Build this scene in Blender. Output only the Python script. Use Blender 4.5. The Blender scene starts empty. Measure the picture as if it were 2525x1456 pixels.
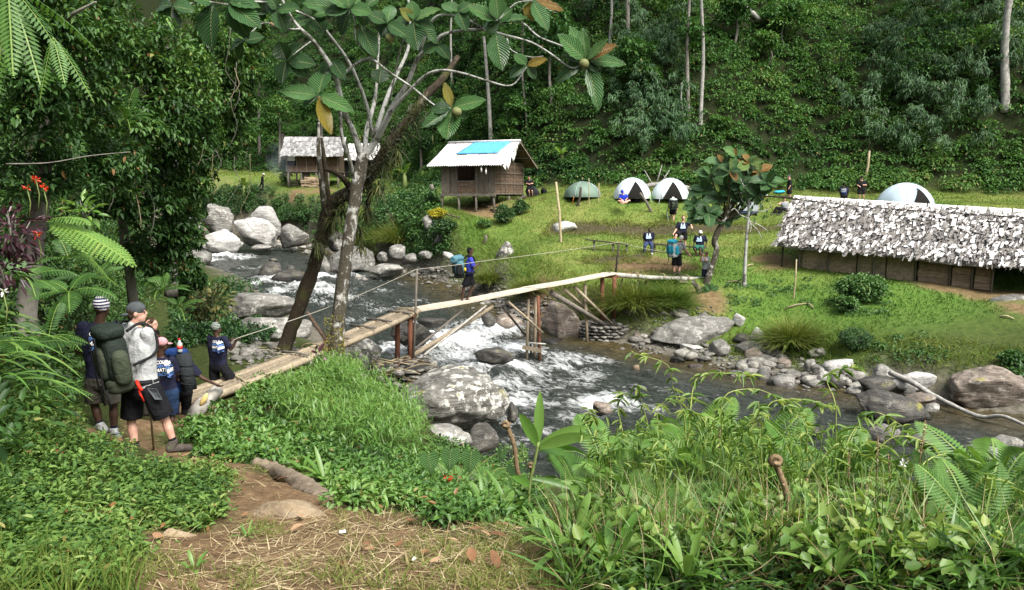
import bpy,bmesh,math,random
import numpy as np
from mathutils import Vector,Matrix,noise as mnoise
from mathutils.bvhtree import BVHTree
R=math.radians
random.seed(11)
rng=np.random.default_rng(7)
scene=bpy.context.scene
# ------------------------------------------------------------------ camera
FPX,CU,CV,PITCH=1850.0,1262.5,728.0,R(7.64)
cam_data=bpy.data.cameras.new('camera')
cam=bpy.data.objects.new('camera',cam_data)
scene.collection.objects.link(cam)
cam_data.sensor_width=36.0
cam_data.lens=36.0*FPX/2525.0
cam_data.clip_start=0.1
cam_data.clip_end=600.0
cam.location=(0,0,0)
cam.rotation_euler=(R(90)-PITCH,0,0)
scene.camera=cam
# ------------------------------------------------------------------ light
SUN_EL,SUN_AZ=R(53),R(142)
world=bpy.data.worlds.new("World")
scene.world=world
world.use_nodes=True
wn=world.node_tree.nodes
wl=world.node_tree.links
wbg=wn['Background']
wsky=wn.new('ShaderNodeTexSky')
wsky.sky_type='NISHITA'
wsky.sun_disc=False
wsky.sun_elevation=SUN_EL
wsky.sun_rotation=SUN_AZ
wsky.air_density=1.6
wsky.dust_density=4.0
whs=wn.new('ShaderNodeHueSaturation')
whs.inputs['Saturation'].default_value=0.45
wl.new(wsky.outputs[0],whs.inputs['Color'])
wl.new(whs.outputs[0],wbg.inputs['Color'])
wbg.inputs['Strength'].default_value=0.15
sun_data=bpy.data.lights.new('sun','SUN')
sun_data.energy=3.4
sun_data.angle=R(28)
sun_data.color=(1.0,0.965,0.90)
sun=bpy.data.objects.new('sun',sun_data)
scene.collection.objects.link(sun)
_sd=Vector((math.sin(SUN_AZ)*math.cos(SUN_EL),math.cos(SUN_AZ)*math.cos(SUN_EL),math.sin(SUN_EL)))
sun.rotation_euler=_sd.to_track_quat('Z','Y').to_euler()
scene.view_settings.view_transform='Standard'
scene.view_settings.look='None'
scene.view_settings.gamma=1.0
scene.view_settings.use_curve_mapping=False
scene.view_settings.exposure=1.0
scene.cycles.max_bounces=6
scene.cycles.diffuse_bounces=3
scene.cycles.glossy_bounces=2
scene.cycles.transmission_bounces=4
scene.cycles.transparent_max_bounces=6
scene.cycles.caustics_reflective=False
scene.cycles.caustics_refractive=False
# ------------------------------------------------------------------ pixel <-> world
CP,SP=math.cos(PITCH),math.sin(PITCH)
def W(u,v,Z):
 """point at horizontal distance Z (world y) seen at (u, v) of the 2525 wide photograph"""
 a,b=(u-CU)/FPX,(CV-v)/FPX
 dy=CP+b*SP
 dz=-SP+b*CP
 return np.array((a/dy*Z,Z,dz/dy*Z))
def V(u,v,Z):return Vector(W(u,v,Z))
# ------------------------------------------------------------------ noise
def _hash(ix,iy,iz):
 n=(ix*374761393+iy*668265263+iz*1440662683)&0xFFFFFFFF
 n=((n ^(n>>13))*1274126177)&0xFFFFFFFF
 n=(n ^(n>>16))&0xFFFF
 return n/65535.0
def vnoise(p):
 p=np.asarray(p,float)
 i=np.floor(p).astype(np.int64);f=p-i
 f=f*f*(3-2*f)
 x,y,z=i[...,0],i[...,1],i[...,2]
 fx,fy,fz=f[...,0],f[...,1],f[...,2]
 r=0
 for a in (0,1):
  for b in (0,1):
   for c in (0,1):
    r=r+_hash(x+a,y+b,z+c)*(fx if a else 1-fx)*(fy if b else 1-fy)*(fz if c else 1-fz)
 return r*2-1
def fbm(p,o=4,l=2.03,g=0.5):
 p=np.asarray(p,float);s=0;a=1.0
 for k in range(o):
  s=s+a*vnoise(p+17.3*k);p=p*l;a*=g
 return s
def fbm2(x,y,sc,o=4,off=0.0):
 return fbm(np.stack([np.asarray(x,float)*sc+off,np.asarray(y,float)*sc-off,np.full(np.shape(x),off)],-1),o)
def smooth(a,b,x):
 t=np.clip((np.asarray(x,float)-a)/(b-a),0,1)
 return t*t*(3-2*t)
# ------------------------------------------------------------------ terrain height
CTRL=[]
def c(u,v,Z):CTRL.append(tuple(W(u,v,Z)))
def cx(x,y,z):CTRL.append((x,y,z))
for x in (-4,-1,1.5,4,7):cx(x,-1,-1.55)
for x in (-1,1.5,4):cx(x,2.5,-1.6)
cx(-2.0,2.4,-1.5);cx(-4,2,-1.0)
c(800,1270,5.0);c(560,1330,4.4);c(620,1180,6.8);c(480,1140,7.8);c(400,1122,8.6);c(250,1075,9.0);c(300,1040,10.4)
c(430,1050,11.5);c(470,1005,14.2);c(590,975,15.2);c(700,862,19.0);c(825,900,17.2)
c(0,1050,6.2);c(0,1300,3.9);c(150,1010,8.6)
c(900,1080,10.5);c(760,1050,11.5);c(640,1050,11.3);c(860,985,13.0);c(960,1160,8.8);c(1150,1280,6.2);c(1000,1240,6.4)
cx(0.4,6.4,-2.75);cx(2.0,6.2,-2.75);cx(4.0,6.2,-2.8);cx(6.5,6.5,-2.9);cx(9,6.5,-3.0)
cx(1.5,4.0,-2.0);cx(3.5,4.0,-2.05);cx(6,4,-2.1)
cx(0,9.5,-4.2);cx(3,9.5,-4.6);cx(7,9.0,-4.9);cx(11,8.0,-5.0)
cx(-1.5,15.5,-5.0);cx(-.8,14,-5.0);cx(.2,12,-4.7);cx(-1.75,12.8,-4.1);cx(-.75,11,-4.1);cx(-2.35,15,-4.2);cx(-2.0,17.5,-5.0);cx(-2.9,18.6,-5.0);cx(-3.1,16.6,-4.2);cx(-3.6,19.5,-4.7)
c(560,800,27);c(480,790,27);c(620,860,22.5);c(760,850,22);c(455,720,36);cx(-22,46,-3.5)
for q in ((1080,688,40.5),(900,672,42.5),(830,645,45),(760,612,56),(700,606,58),(560,600,57),(470,600,56)):c(*q)
c(1220,745,33.5);c(1340,815,29.5);c(1490,850,28.6);c(1600,820,28.2);c(1830,870,26.5);c(2000,900,24.6);c(2100,930,23.2);c(2340,1000,20.4);c(2525,1035,19.0)
c(1200,668,36);c(1300,690,33.5);c(1420,725,31.2);c(1560,735,30.2);c(1640,745,29.8);c(1740,770,28.8);c(1900,800,27.5)
c(1245,632,38);c(1350,600,38);c(1520,640,34.5);c(1600,628,35.2);c(1700,655,33);c(1830,700,30.5);c(1700,620,35.8)
c(1420,572,40);c(1600,575,39.5);c(1800,575,38.5);c(1400,545,41.3);c(1600,540,41);c(1850,545,40.5)
c(1500,497,43);c(1660,497,43);c(1850,497,43.5);c(2080,495,45.5);c(2250,505,42);c(2480,520,40);c(1340,482,47);c(1250,500,46.2)
c(1220,530,44.6);c(1132,521,45.4);c(1185,526,45.0);c(1090,510,46.2);c(1290,500,47.5);c(1160,505,48);c(1060,540,44.0);c(1130,560,42.5);c(960,600,44.5);c(1000,520,50);c(1060,470,56)
c(1970,663,32);c(2450,722,28);c(2200,690,30);c(2230,560,36);c(2500,600,34);c(2100,740,27.5);c(2100,830,24.8);c(2300,880,22.4);c(2520,760,25.0);c(2520,900,21.5);c(1950,800,27)
c(650,466,75);c(760,462,76);c(860,462,76);c(620,440,82);c(700,500,66);c(800,520,60);c(560,500,66);c(930,470,70);c(900,540,54);c(830,590,50);c(700,560,60)
CTRL=np.array(CTRL)
_MQ=0.8
def _phi(d2):return np.sqrt(d2+_MQ*_MQ)
_A=_phi(((CTRL[:,None,:2]-CTRL[None,:,:2])**2).sum(-1))-0
_A=_A+np.eye(len(CTRL))*-0.005
_mean=CTRL[:,2].mean()
_w=np.linalg.solve(_A,CTRL[:,2]-_mean)
def base_h(x,y):
 out=np.full(np.shape(x),_mean)
 for k in range(len(CTRL)):
  out=out+_w[k]*_phi((x-CTRL[k,0])**2+(y-CTRL[k,1])**2)
 return out
RIV=np.array([
 (-34,78,-4.1,5,5),(-24,65,-4.2,6,6),(-17.5,54,-4.35,6,4.6),(-12,46,-4.5,5,5),(-8,38.5,-4.68,5,4.8),(-4.6,31.5,-5.1,4.2,4.6),
 (-1.5,27,-5.5,4.6,4.3),(2,23.5,-5.78,7.0,5.0),(6,20.2,-5.9,8,4.6),(10,17.5,-6.0,7.5,4.2),(16,13.5,-6.15,6,4.6),(28,6,-6.5,6,5),(50,-8,-7.2,6,5)])
def river(x,y):
 """signed offset from the centre line (+ = far side), water level, distance along, half width on that side"""
 x=np.asarray(x,float);y=np.asarray(y,float)
 best=np.full(x.shape,1e9);off=np.zeros(x.shape);lev=np.zeros(x.shape);s=np.zeros(x.shape);wid=np.ones(x.shape)
 acc=0.0
 for i in range(len(RIV)-1):
  a,b=RIV[i],RIV[i+1]
  d=b[:2]-a[:2];L=math.hypot(*d);t=((x-a[0])*d[0]+(y-a[1])*d[1])/(L*L)
  tc=np.clip(t,0,1)
  px,py=a[0]+d[0]*tc,a[1]+d[1]*tc
  dist=np.hypot(x-px,y-py)
  side=np.sign((x-px)*(-d[1])+(y-py)*d[0])
  m=dist<best
  best=np.where(m,dist,best);off=np.where(m,dist*side,off)
  lev=np.where(m,a[2]+(b[2]-a[2])*tc,lev);s=np.where(m,acc+L*tc,s)
  wl_,wr_=a[3]+(b[3]-a[3])*tc,a[4]+(b[4]-a[4])*tc
  wid=np.where(m,np.where(side>0,wr_,wl_),wid)
  acc+=L
 return off,lev,s,wid
def foot_line(x):
 return np.interp(x,[-60,-40,-30,-22,-13,-9,-5,-1,3,8,14,20,26,34,60],[98,96,92,88,81,73,64,56,51,48.3,47.6,48.2,47,44,36])
def left_line(y):
 return np.interp(y,[-5,0,3,5,7,9,11,13,16,20,25,30,38,50,70,100],[-3.6,-3.4,-3.1,-3.6,-4.6,-5.9,-6.9,-7.5,-8.6,-10.3,-12.6,-14.6,-18,-26,-38,-52])
def H(x,y):
 x=np.asarray(x,float);y=np.asarray(y,float)
 b=base_h(x,y)
 hf=y-foot_line(x)
 hill=np.where(hf>0,hf*0.98*smooth(-2,7,hf),0)*(1+0.10*fbm2(x,y,0.06,3,3.1))+smooth(0,8,hf)*1.4*fbm2(x,y,0.16,3,7.7)
 b=np.where(hf>0,np.maximum(b*(1-smooth(0,12,hf))+0.5*smooth(0,12,hf),-1),b)+np.minimum(hill,70)
 lf=left_line(y)-x
 bank=np.where(lf>0,lf*2.4*smooth(-0.5,2.2,lf),0)
 b=np.where(lf>0,np.maximum(b,-4.0),b)+np.minimum(bank,14)+np.maximum(lf-7,0)*.5+smooth(0,2,lf)*0.5*fbm2(x,y,.5,3,1.9)
 off,lev,s,wid=river(x,y)
 d=np.abs(off)-wid
 bed=lev-0.12-0.5*smooth(0.0,-2.5,d)
 k=smooth(1.3,-0.1,d)
 b=np.where(d<1.3,b*(1-k)+np.minimum(bed,b+9)*k,b)
 b=np.where((d>=-0.1)&(d<6),np.maximum(b,lev+0.05+0.1*np.clip(d,0,1)),b)
 b=b+(.045*fbm2(x,y,2.6,3,6.1)+.05*fbm2(x,y,.9,2,2.7))*smooth(9,6,y)
 b=b+0.05*fbm2(x,y,1.1,3,4.2)*smooth(-1,1,d)+0.12*fbm2(x,y,0.35,2,9.2)*smooth(10,20,y)*smooth(-.5,2,d)
 return b
def h(x,y):return float(H(np.array([x]),np.array([y]))[0])
def level(x,y):return float(river(np.array([x]),np.array([y]))[1][0])
_ts=np.concatenate([np.arange(2.0,30,.05),np.arange(30,130,.1)])
def on_slow(u,v,lift=0.0):
 """where the ray through a pixel meets the ground or the water"""
 p=W(u,v,1.0)
 X,Y,Zz=p[0]*_ts,_ts,p[2]*_ts
 g=H(X,Y)
 o,l,s,wdt=river(X,Y)
 g=np.where(np.abs(o)<wdt,np.maximum(g,l),g)
 k=np.argmax(Zz<g)
 if k==0:k=len(_ts)-1
 return Vector((X[k],Y[k],g[k]+lift))
# ------------------------------------------------------------------ materials
def nmat(name):
 m=bpy.data.materials.new(name);m.use_nodes=True
 nt=m.node_tree
 return m,nt,nt.nodes['Principled BSDF'],nt.nodes['Material Output']
def nd(nt,t,**k):
 n=nt.nodes.new(t)
 for a,b in k.items():setattr(n,a,b)
 return n
def ramp(nt,src,stops):
 r=nd(nt,'ShaderNodeValToRGB')
 el=r.color_ramp.elements
 while len(el)<len(stops):el.new(0.5)
 for e,(p,col) in zip(el,stops):
  e.position=p
  e.color=(col[0],col[1],col[2],1) if not isinstance(col,(int,float)) else (col,col,col,1)
 nt.links.new(src,r.inputs[0])
 return r.outputs[0]
def texco(nt,scale=(1,1,1),kind='Object',rot=(0,0,0)):
 t=nd(nt,'ShaderNodeTexCoord');m=nd(nt,'ShaderNodeMapping')
 m.inputs['Scale'].default_value=scale;m.inputs['Rotation'].default_value=rot
 nt.links.new(t.outputs[kind],m.inputs[0])
 return m.outputs[0]
def noise_tex(nt,co,scale,detail=5,rough=0.6,dist=0.0):
 n=nd(nt,'ShaderNodeTexNoise')
 n.inputs['Scale'].default_value=scale;n.inputs['Detail'].default_value=detail
 n.inputs['Roughness'].default_value=rough;n.inputs['Distortion'].default_value=dist
 if co is not None:nt.links.new(co,n.inputs['Vector'])
 return n.outputs['Fac']
def mix(nt,fac,a,b,mode='MIX'):
 n=nd(nt,'ShaderNodeMix',data_type='RGBA',blend_type=mode)
 for i,x in ((0,fac),(6,a),(7,b)):
  if isinstance(x,(int,float)):n.inputs[i].default_value=x if i==0 else (x,x,x,1)
  elif isinstance(x,tuple):n.inputs[i].default_value=(x[0],x[1],x[2],1)
  else:nt.links.new(x,n.inputs[i])
 return n.outputs[2]
def fmath(nt,op,a,b=0.0,clamp=False):
 n=nd(nt,'ShaderNodeMath',operation=op,use_clamp=clamp)
 for i,x in ((0,a),(1,b)):
  if isinstance(x,(int,float)):n.inputs[i].default_value=x
  else:nt.links.new(x,n.inputs[i])
 return n.outputs[0]
def bump(nt,bs,src,strength=0.4,dist=0.02):
 b=nd(nt,'ShaderNodeBump')
 b.inputs['Strength'].default_value=strength;b.inputs['Distance'].default_value=dist
 nt.links.new(src,b.inputs['Height']);nt.links.new(b.outputs[0],bs.inputs['Normal'])
 return b
def attr(nt,name):
 a=nd(nt,'ShaderNodeAttribute',attribute_name=name)
 return a.outputs['Fac']
def objrand(nt):
 return nd(nt,'ShaderNodeObjectInfo').outputs['Random']
def leaf_mat(name,stops,rough=0.45,trans=0.3,spec=0.4,veins=False):
 """foliage: colour by the leaf's own tint, partly translucent"""
 m,nt,bs,out=nmat(name)
 k_={'hillside_leaf':.82,'bamboo_leaf':.84,'bank_leaf':.84,'herb_leaf':.84,'pleated_leaf':.85,'foreground_leaf':.84,'ground_cover_leaf':.88,'strap_leaf':.86,'fern_frond':.86}.get(name,1)
 stops=[(p_,(q_[0]*(k_ if q_[0]<q_[1] else 1),q_[1],q_[2])) for p_,q_ in stops]
 col=ramp(nt,attr(nt,'tint'),stops)
 co=texco(nt)
 n=noise_tex(nt,co,9.0,3)
 col=mix(nt,0.35,col,ramp(nt,n,[(0.3,0.35),(0.7,1.0)]),'MULTIPLY')
 if veins:
  uv=texco(nt,kind='UV')
  sx=nd(nt,'ShaderNodeSeparateXYZ');nt.links.new(uv,sx.inputs[0])
  au=fmath(nt,'ABSOLUTE',fmath(nt,'SUBTRACT',sx.outputs[0],0.5))
  ph=fmath(nt,'SUBTRACT',fmath(nt,'MULTIPLY',sx.outputs[1],13.0),fmath(nt,'MULTIPLY',au,7.0))
  tri=fmath(nt,'PINGPONG',ph,0.5)
  vein=fmath(nt,'LESS_THAN',tri,0.09)
  mid=fmath(nt,'LESS_THAN',au,0.022)
  vv=fmath(nt,'MAXIMUM',fmath(nt,'MULTIPLY',vein,0.35),mid)
  col=mix(nt,vv,col,mix(nt,0.5,col,(0.30,0.33,0.14)))
  bump(nt,bs,tri,0.9,0.035)
 nt.links.new(col,bs.inputs['Base Color'])
 bs.inputs['Roughness'].default_value=rough
 bs.inputs['Specular IOR Level'].default_value=spec
 if trans>0:
  tr=nd(nt,'ShaderNodeBsdfTranslucent');mx=nd(nt,'ShaderNodeMixShader')
  tc=mix(nt,1.0,col,(1.0,1.0,0.55),'MULTIPLY')
  nt.links.new(tc,tr.inputs['Color'])
  mx.inputs[0].default_value=trans
  nt.links.new(bs.outputs[0],mx.inputs[1]);nt.links.new(tr.outputs[0],mx.inputs[2])
  nt.links.new(mx.outputs[0],out.inputs['Surface'])
 return m
def plain(name,col,rough=0.8,spec=0.3,var=0.25,scale=30.0,bmp=0.2,metal=0.0):
 m,nt,bs,out=nmat(name)
 n=noise_tex(nt,texco(nt),scale,4)
 lo=tuple(x*(1-var) for x in col);hi=tuple(min(1,x*(1+var)) for x in col)
 nt.links.new(ramp(nt,n,[(0.3,lo),(0.7,hi)]),bs.inputs['Base Color'])
 bs.inputs['Roughness'].default_value=rough;bs.inputs['Specular IOR Level'].default_value=spec
 bs.inputs['Metallic'].default_value=metal
 if bmp:bump(nt,bs,n,bmp,0.01)
 return m
def wood_mat(name,dark,light,stretch=(14,14,1.2),rough=0.85,perobj=0.25,bmp=0.5):
 m,nt,bs,out=nmat(name)
 co=texco(nt,stretch)
 n=noise_tex(nt,co,2.2,6,0.65,0.4)
 n2=noise_tex(nt,texco(nt),3.0,4)
 col=ramp(nt,n,[(0.25,dark),(0.55,tuple(.5*(a+b) for a,b in zip(dark,light))),(0.78,light)])
 col=mix(nt,0.4,col,ramp(nt,n2,[(0.35,0.45),(0.65,1.1)]),'MULTIPLY')
 r=fmath(nt,'ADD',fmath(nt,'MULTIPLY',objrand(nt),2*perobj),1-perobj)
 cr=nd(nt,'ShaderNodeCombineColor')
 for i in range(3):nt.links.new(r,cr.inputs[i])
 col=mix(nt,1.0,col,cr.outputs[0],'MULTIPLY')
 nt.links.new(col,bs.inputs['Base Color'])
 bs.inputs['Roughness'].default_value=rough;bs.inputs['Specular IOR Level'].default_value=0.2
 bump(nt,bs,n,bmp,0.012)
 return m
def rock_mat(name,dark,mid,light,lichen=0.5,moss=0.0,wet=0.0,band=5.0,perobj=0.3):
 m,nt,bs,out=nmat(name)
 g=texco(nt,(1,1,1))
 st=texco(nt,(1.0,1.0,band),rot=(0.5,0.35,0))
 n1=noise_tex(nt,st,1.6,8,0.68,0.6)
 n2=noise_tex(nt,g,7.0,6,0.7)
 n3=noise_tex(nt,g,1.1,3)
 col=ramp(nt,n1,[(0.28,dark),(0.5,mid),(0.72,light)])
 col=mix(nt,0.5,col,ramp(nt,n2,[(0.35,0.5),(0.65,1.15)]),'MULTIPLY')
 if lichen>0:
  lm=fmath(nt,'MULTIPLY',ramp(nt,noise_tex(nt,g,4.5,6,0.75),[(0.60-0.1*lichen,0),(0.66-0.1*lichen,1)]),ramp(nt,n3,[(0.42,0),(0.58,1)]))
  col=mix(nt,fmath(nt,'MULTIPLY',lm,lichen),col,(0.52,0.51,0.46))
 if moss>0:
  ge=nd(nt,'ShaderNodeNewGeometry');sx=nd(nt,'ShaderNodeSeparateXYZ');nt.links.new(ge.outputs['Normal'],sx.inputs[0])
  mm=fmath(nt,'MULTIPLY',ramp(nt,sx.outputs[2],[(0.3,0),(0.8,1)]),ramp(nt,noise_tex(nt,g,2.3,5),[(0.62-0.15*moss,0),(0.7-0.1*moss,1)]))
  col=mix(nt,mm,col,(0.16,0.15,0.025))
 if perobj:
  r=fmath(nt,'ADD',fmath(nt,'MULTIPLY',objrand(nt),2*perobj),1-perobj)
  cr=nd(nt,'ShaderNodeCombineColor')
  for i in range(3):nt.links.new(r,cr.inputs[i])
  col=mix(nt,1.0,col,cr.outputs[0],'MULTIPLY')
 wetm=ramp(nt,attr(nt,'wet'),[(0.0,0.0),(1.0,1.0)])
 col=mix(nt,wetm,col,mix(nt,1.0,col,(0.30,0.29,0.27),'MULTIPLY'))
 nt.links.new(col,bs.inputs['Base Color'])
 rr=ramp(nt,wetm,[(0.0,0.85-wet),(1.0,0.3)])
 nt.links.new(rr,bs.inputs['Roughness'])
 bs.inputs['Specular IOR Level'].default_value=0.35
 hsum=fmath(nt,'ADD',n1,fmath(nt,'MULTIPLY',n2,0.5))
 bump(nt,bs,hsum,1.0,0.09)
 return m
# ------------------------------------------------------------------ object helpers
col=scene.collection
_off={}
def link(o):
 col.objects.link(o);return o
def tag(o,label=None,cat=None,group=None,kind=None):
 if label:o['label']=label
 if cat:o['category']=cat
 if group:o['group']=group
 if kind:o['kind']=kind
 return o
def thing(name,label,cat,loc=(0,0,0),group=None):
 o=link(bpy.data.objects.new(name,None))
 o.location=loc;o.empty_display_size=0.2
 _off[o.name]=Vector(loc)
 return tag(o,label,cat,group)
def mesh_from(name,vs,fs,smooth_=False):
 me=bpy.data.meshes.new(name)
 me.from_pydata([tuple(v) for v in vs],[],[tuple(f) for f in fs])
 if smooth_:me.polygons.foreach_set('use_smooth',[True]*len(me.polygons))
 me.update()
 return me
def obj(name,me,mat,parent=None,label=None,cat=None,group=None,kind=None,loc=None):
 """link a mesh given in world coordinates as a thing, or as a part of parent"""
 if isinstance(me,MB):me=me.mesh(name)
 o=link(bpy.data.objects.new(name,me))
 if mat is not None and len(me.materials)==0:me.materials.append(mat)
 if parent is not None:
  base=_off.get(parent.name,Vector((0,0,0)))
  me.transform(Matrix.Translation(-base));o.parent=parent
  _off[o.name]=base
 elif loc is not None:
  me.transform(Matrix.Translation(-Vector(loc)));o.location=loc;_off[o.name]=Vector(loc)
 else:
  _off[o.name]=Vector((0,0,0))
 return tag(o,label,cat,group,kind)
def inst(name,me,mat,parent,M,**k):
 """an object that shares mesh data, placed by the world matrix M"""
 o=link(bpy.data.objects.new(name,me))
 if mat is not None and len(me.materials)==0:me.materials.append(mat)
 if parent is not None:
  base=_off.get(parent.name,Vector((0,0,0)))
  o.parent=parent
  o.matrix_basis=Matrix.Translation(-base)@ M
 else:
  o.matrix_basis=M
  _off[o.name]=M.to_translation()
 return tag(o,**k)
class MB:
 """collects shapes, then becomes one mesh"""
 def __init__(s):s.v=[];s.f=[];s.sm=[]
 def add(s,vs,fs,sm=False):
  b=len(s.v);s.v.extend([tuple(x) for x in vs])
  s.f.extend([tuple(i+b for i in f) for f in fs]);s.sm.extend([sm]*len(fs))
  return s
 def box(s,cen,size,rot=None,M=None):
  sx,sy,sz=[q/2 for q in size]
  vs=[Vector((a*sx,b*sy,cc*sz)) for a in (-1,1) for b in (-1,1) for cc in (-1,1)]
  if rot is not None:vs=[rot @ q for q in vs]
  vs=[q+Vector(cen) for q in vs]
  if M is not None:vs=[M @ q for q in vs]
  return s.add(vs,[(0,1,3,2),(4,6,7,5),(0,4,5,1),(2,3,7,6),(0,2,6,4),(1,5,7,3)])
 def beam(s,a,b,w,t,up=(0,0,1)):
  a,b=Vector(a),Vector(b);d=(b-a);L=d.length;d.normalize()
  x=d.cross(Vector(up))
  if x.length<1e-4:x=Vector((1,0,0))
  x.normalize();z=x.cross(d).normalized()
  rot=Matrix((x,d,z)).transposed()
  return s.box((a+b)/2,(w,L,t),rot)
 def tube(s,pts,rad,n=8,caps=True,wob=0.0,seed=0):
  pts=[Vector(p) for p in pts]
  if isinstance(rad,(int,float)):rad=[rad]*len(pts)
  vs=[];fs=[]
  t0=(pts[1]-pts[0]).normalized()
  x=t0.orthogonal().normalized()
  for i,p in enumerate(pts):
   t=(pts[min(i+1,len(pts)-1)]-pts[max(i-1,0)]).normalized()
   x=(x-t*x.dot(t)).normalized();y=t.cross(x)
   for k in range(n):
    a=2*math.pi*k/n
    rr=rad[i]
    if wob:rr*=1+wob*mnoise.noise(Vector((p.x*3+math.cos(a)*1.5,p.y*3+math.sin(a)*1.5,p.z*3+seed)))
    vs.append(p+(x*math.cos(a)+y*math.sin(a))*rr)
  for i in range(len(pts)-1):
   for k in range(n):
    fs.append((i*n+k,i*n+(k+1)% n,(i+1)*n+(k+1)% n,(i+1)*n+k))
  s.add(vs,fs,True)
  if caps:
   b=len(s.v)-len(vs)
   s.f.append(tuple(b+k for k in range(n-1,-1,-1)));s.sm.append(False)
   s.f.append(tuple(b+(len(pts)-1)*n+k for k in range(n)));s.sm.append(False)
  return s
 def ball(s,cen,rad,seg=10,ring=7,M=None):
  r=rad if isinstance(rad,(tuple,list,Vector)) else (rad,)*3
  vs=[(0,0,1)]+[(math.sin(math.pi*i/ring)*math.cos(2*math.pi*k/seg),math.sin(math.pi*i/ring)*math.sin(2*math.pi*k/seg),math.cos(math.pi*i/ring)) for i in range(1,ring) for k in range(seg)]+[(0,0,-1)]
  vs=[Vector((q[0]*r[0],q[1]*r[1],q[2]*r[2])) for q in vs]
  if M is not None:vs=[M @ q for q in vs]
  vs=[q+Vector(cen) for q in vs]
  fs=[(0,1+k,1+(k+1)% seg) for k in range(seg)]
  for i in range(ring-2):
   for k in range(seg):
    a=1+i*seg
    fs.append((a+k,a+seg+k,a+seg+(k+1)% seg,a+(k+1)% seg))
  a=1+(ring-2)*seg
  fs+=[(len(vs)-1,a+(k+1)% seg,a+k) for k in range(seg)]
  return s.add(vs,fs,True)
 def mesh(s,name):
  me=bpy.data.meshes.new(name)
  me.from_pydata(s.v,[],s.f)
  me.polygons.foreach_set('use_smooth',s.sm)
  me.update()
  return me
def curve_pts(ctrl,n=6):
 """Catmull-Rom through control points; extra values (radius) are carried along"""
 P=[np.array(q,float) for q in ctrl];P=[2*P[0]-P[1]]+P+[2*P[-1]-P[-2]]
 out=[]
 for i in range(1,len(P)-2):
  for k in range(n):
   t=k/n
   out.append(0.5*(2*P[i]+(P[i+1]-P[i-1])*t+(2*P[i-1]-5*P[i]+4*P[i+1]-P[i+2])*t*t+(3*P[i]-P[i-1]-3*P[i+1]+P[i+2])*t**3))
 out.append(P[-2])
 return out
# ------------------------------------------------------------------ leaves in bulk (numpy)
def _nrm(a):return a/np.maximum(np.linalg.norm(a,axis=-1,keepdims=True),1e-9)
class VB:
 """many small leaves in one mesh, each with its own tint"""
 def __init__(s):s.vs=[];s.q=[];s.t=[];s.ti=[];s.n=0
 def raw(s,verts,faces,tint):
  """verts (N,k,3); faces: list of index tuples into k; tint (N,)"""
  N,k=verts.shape[:2]
  base=s.n+np.arange(N)[:,None]*k
  for f in faces:
   a=base+np.array(f)[None,:]
   (s.q if len(f)==4 else s.t).append(a)
  s.vs.append(verts.reshape(-1,3));s.ti.append(np.repeat(tint,k));s.n+=N*k
 def leaves(s,p,axis,nor,L,Wd,tint,fold=0.25,droop=0.25,shape='oval'):
  p=np.asarray(p,float);N=len(p)
  axis=_nrm(axis);side=_nrm(np.cross(axis,nor));nor=np.cross(side,axis)
  L=np.broadcast_to(L,(N,))[:,None];Wd=np.broadcast_to(Wd,(N,))[:,None]
  d=lambda t:p+axis*L*t-nor*L*droop*t*t
  e=lambda t,w:d(t)+nor*Wd*w*fold
  if shape=='quad':
   v=np.stack([p,d(.45)+side*Wd*.5+nor*Wd*fold*.5,d(1.0),d(.45)-side*Wd*.5+nor*Wd*fold*.5],1)
   s.raw(v,[(0,1,2),(0,2,3)],tint)
  elif shape=='oval':
   v=np.stack([p,e(.3,1)+side*Wd*.45,e(.65,1)+side*Wd*.42,d(1.0),e(.65,1)-side*Wd*.42,e(.3,1)-side*Wd*.45],1)
   s.raw(v,[(0,1,2,3),(0,3,4,5)],tint)
  elif shape=='blade':
   v=np.stack([p-side*Wd*.35,p+side*Wd*.35,d(.35)+side*Wd*.5,d(.35)-side*Wd*.5,d(.72)+side*Wd*.36,d(.72)-side*Wd*.36,d(1.0)],1)
   s.raw(v,[(0,1,2,3),(3,2,4,5),(5,4,6)],tint)
  elif shape=='grass':
   v=np.stack([p-side*Wd*.5,p+side*Wd*.5,d(.55)+side*Wd*.35,d(.55)-side*Wd*.35,d(1.0)],1)
   s.raw(v,[(0,1,2,3),(3,2,4)],tint)
 def mesh(s,name,mat):
  me=bpy.data.meshes.new(name)
  vs=np.concatenate(s.vs).astype(np.float32)
  q=np.concatenate(s.q).astype(np.int32) if s.q else np.zeros((0,4),np.int32)
  t=np.concatenate(s.t).astype(np.int32) if s.t else np.zeros((0,3),np.int32)
  me.vertices.add(len(vs));me.vertices.foreach_set('co',vs.ravel())
  nl=q.size+t.size
  me.loops.add(nl);me.loops.foreach_set('vertex_index',np.concatenate([q.ravel(),t.ravel()]))
  me.polygons.add(len(q)+len(t))
  st=np.concatenate([np.arange(len(q))*4,q.size+np.arange(len(t))*3]).astype(np.int32)
  me.polygons.foreach_set('loop_start',st)
  me.polygons.foreach_set('loop_total',np.concatenate([np.full(len(q),4),np.full(len(t),3)]).astype(np.int32))
  me.update(calc_edges=True)
  a=me.attributes.new('tint','FLOAT','POINT')
  a.data.foreach_set('value',np.concatenate(s.ti).astype(np.float32))
  if mat is not None:me.materials.append(mat)
  return me
def rdir(n):return _nrm(rng.normal(size=(n,3)))
def set_tint(me,val,name='tint'):
 a=me.attributes.get(name) or me.attributes.new(name,'FLOAT','POINT')
 arr=np.broadcast_to(np.asarray(val,np.float32),(len(me.vertices),)).astype(np.float32)
 a.data.foreach_set('value',np.ascontiguousarray(arr))
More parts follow.
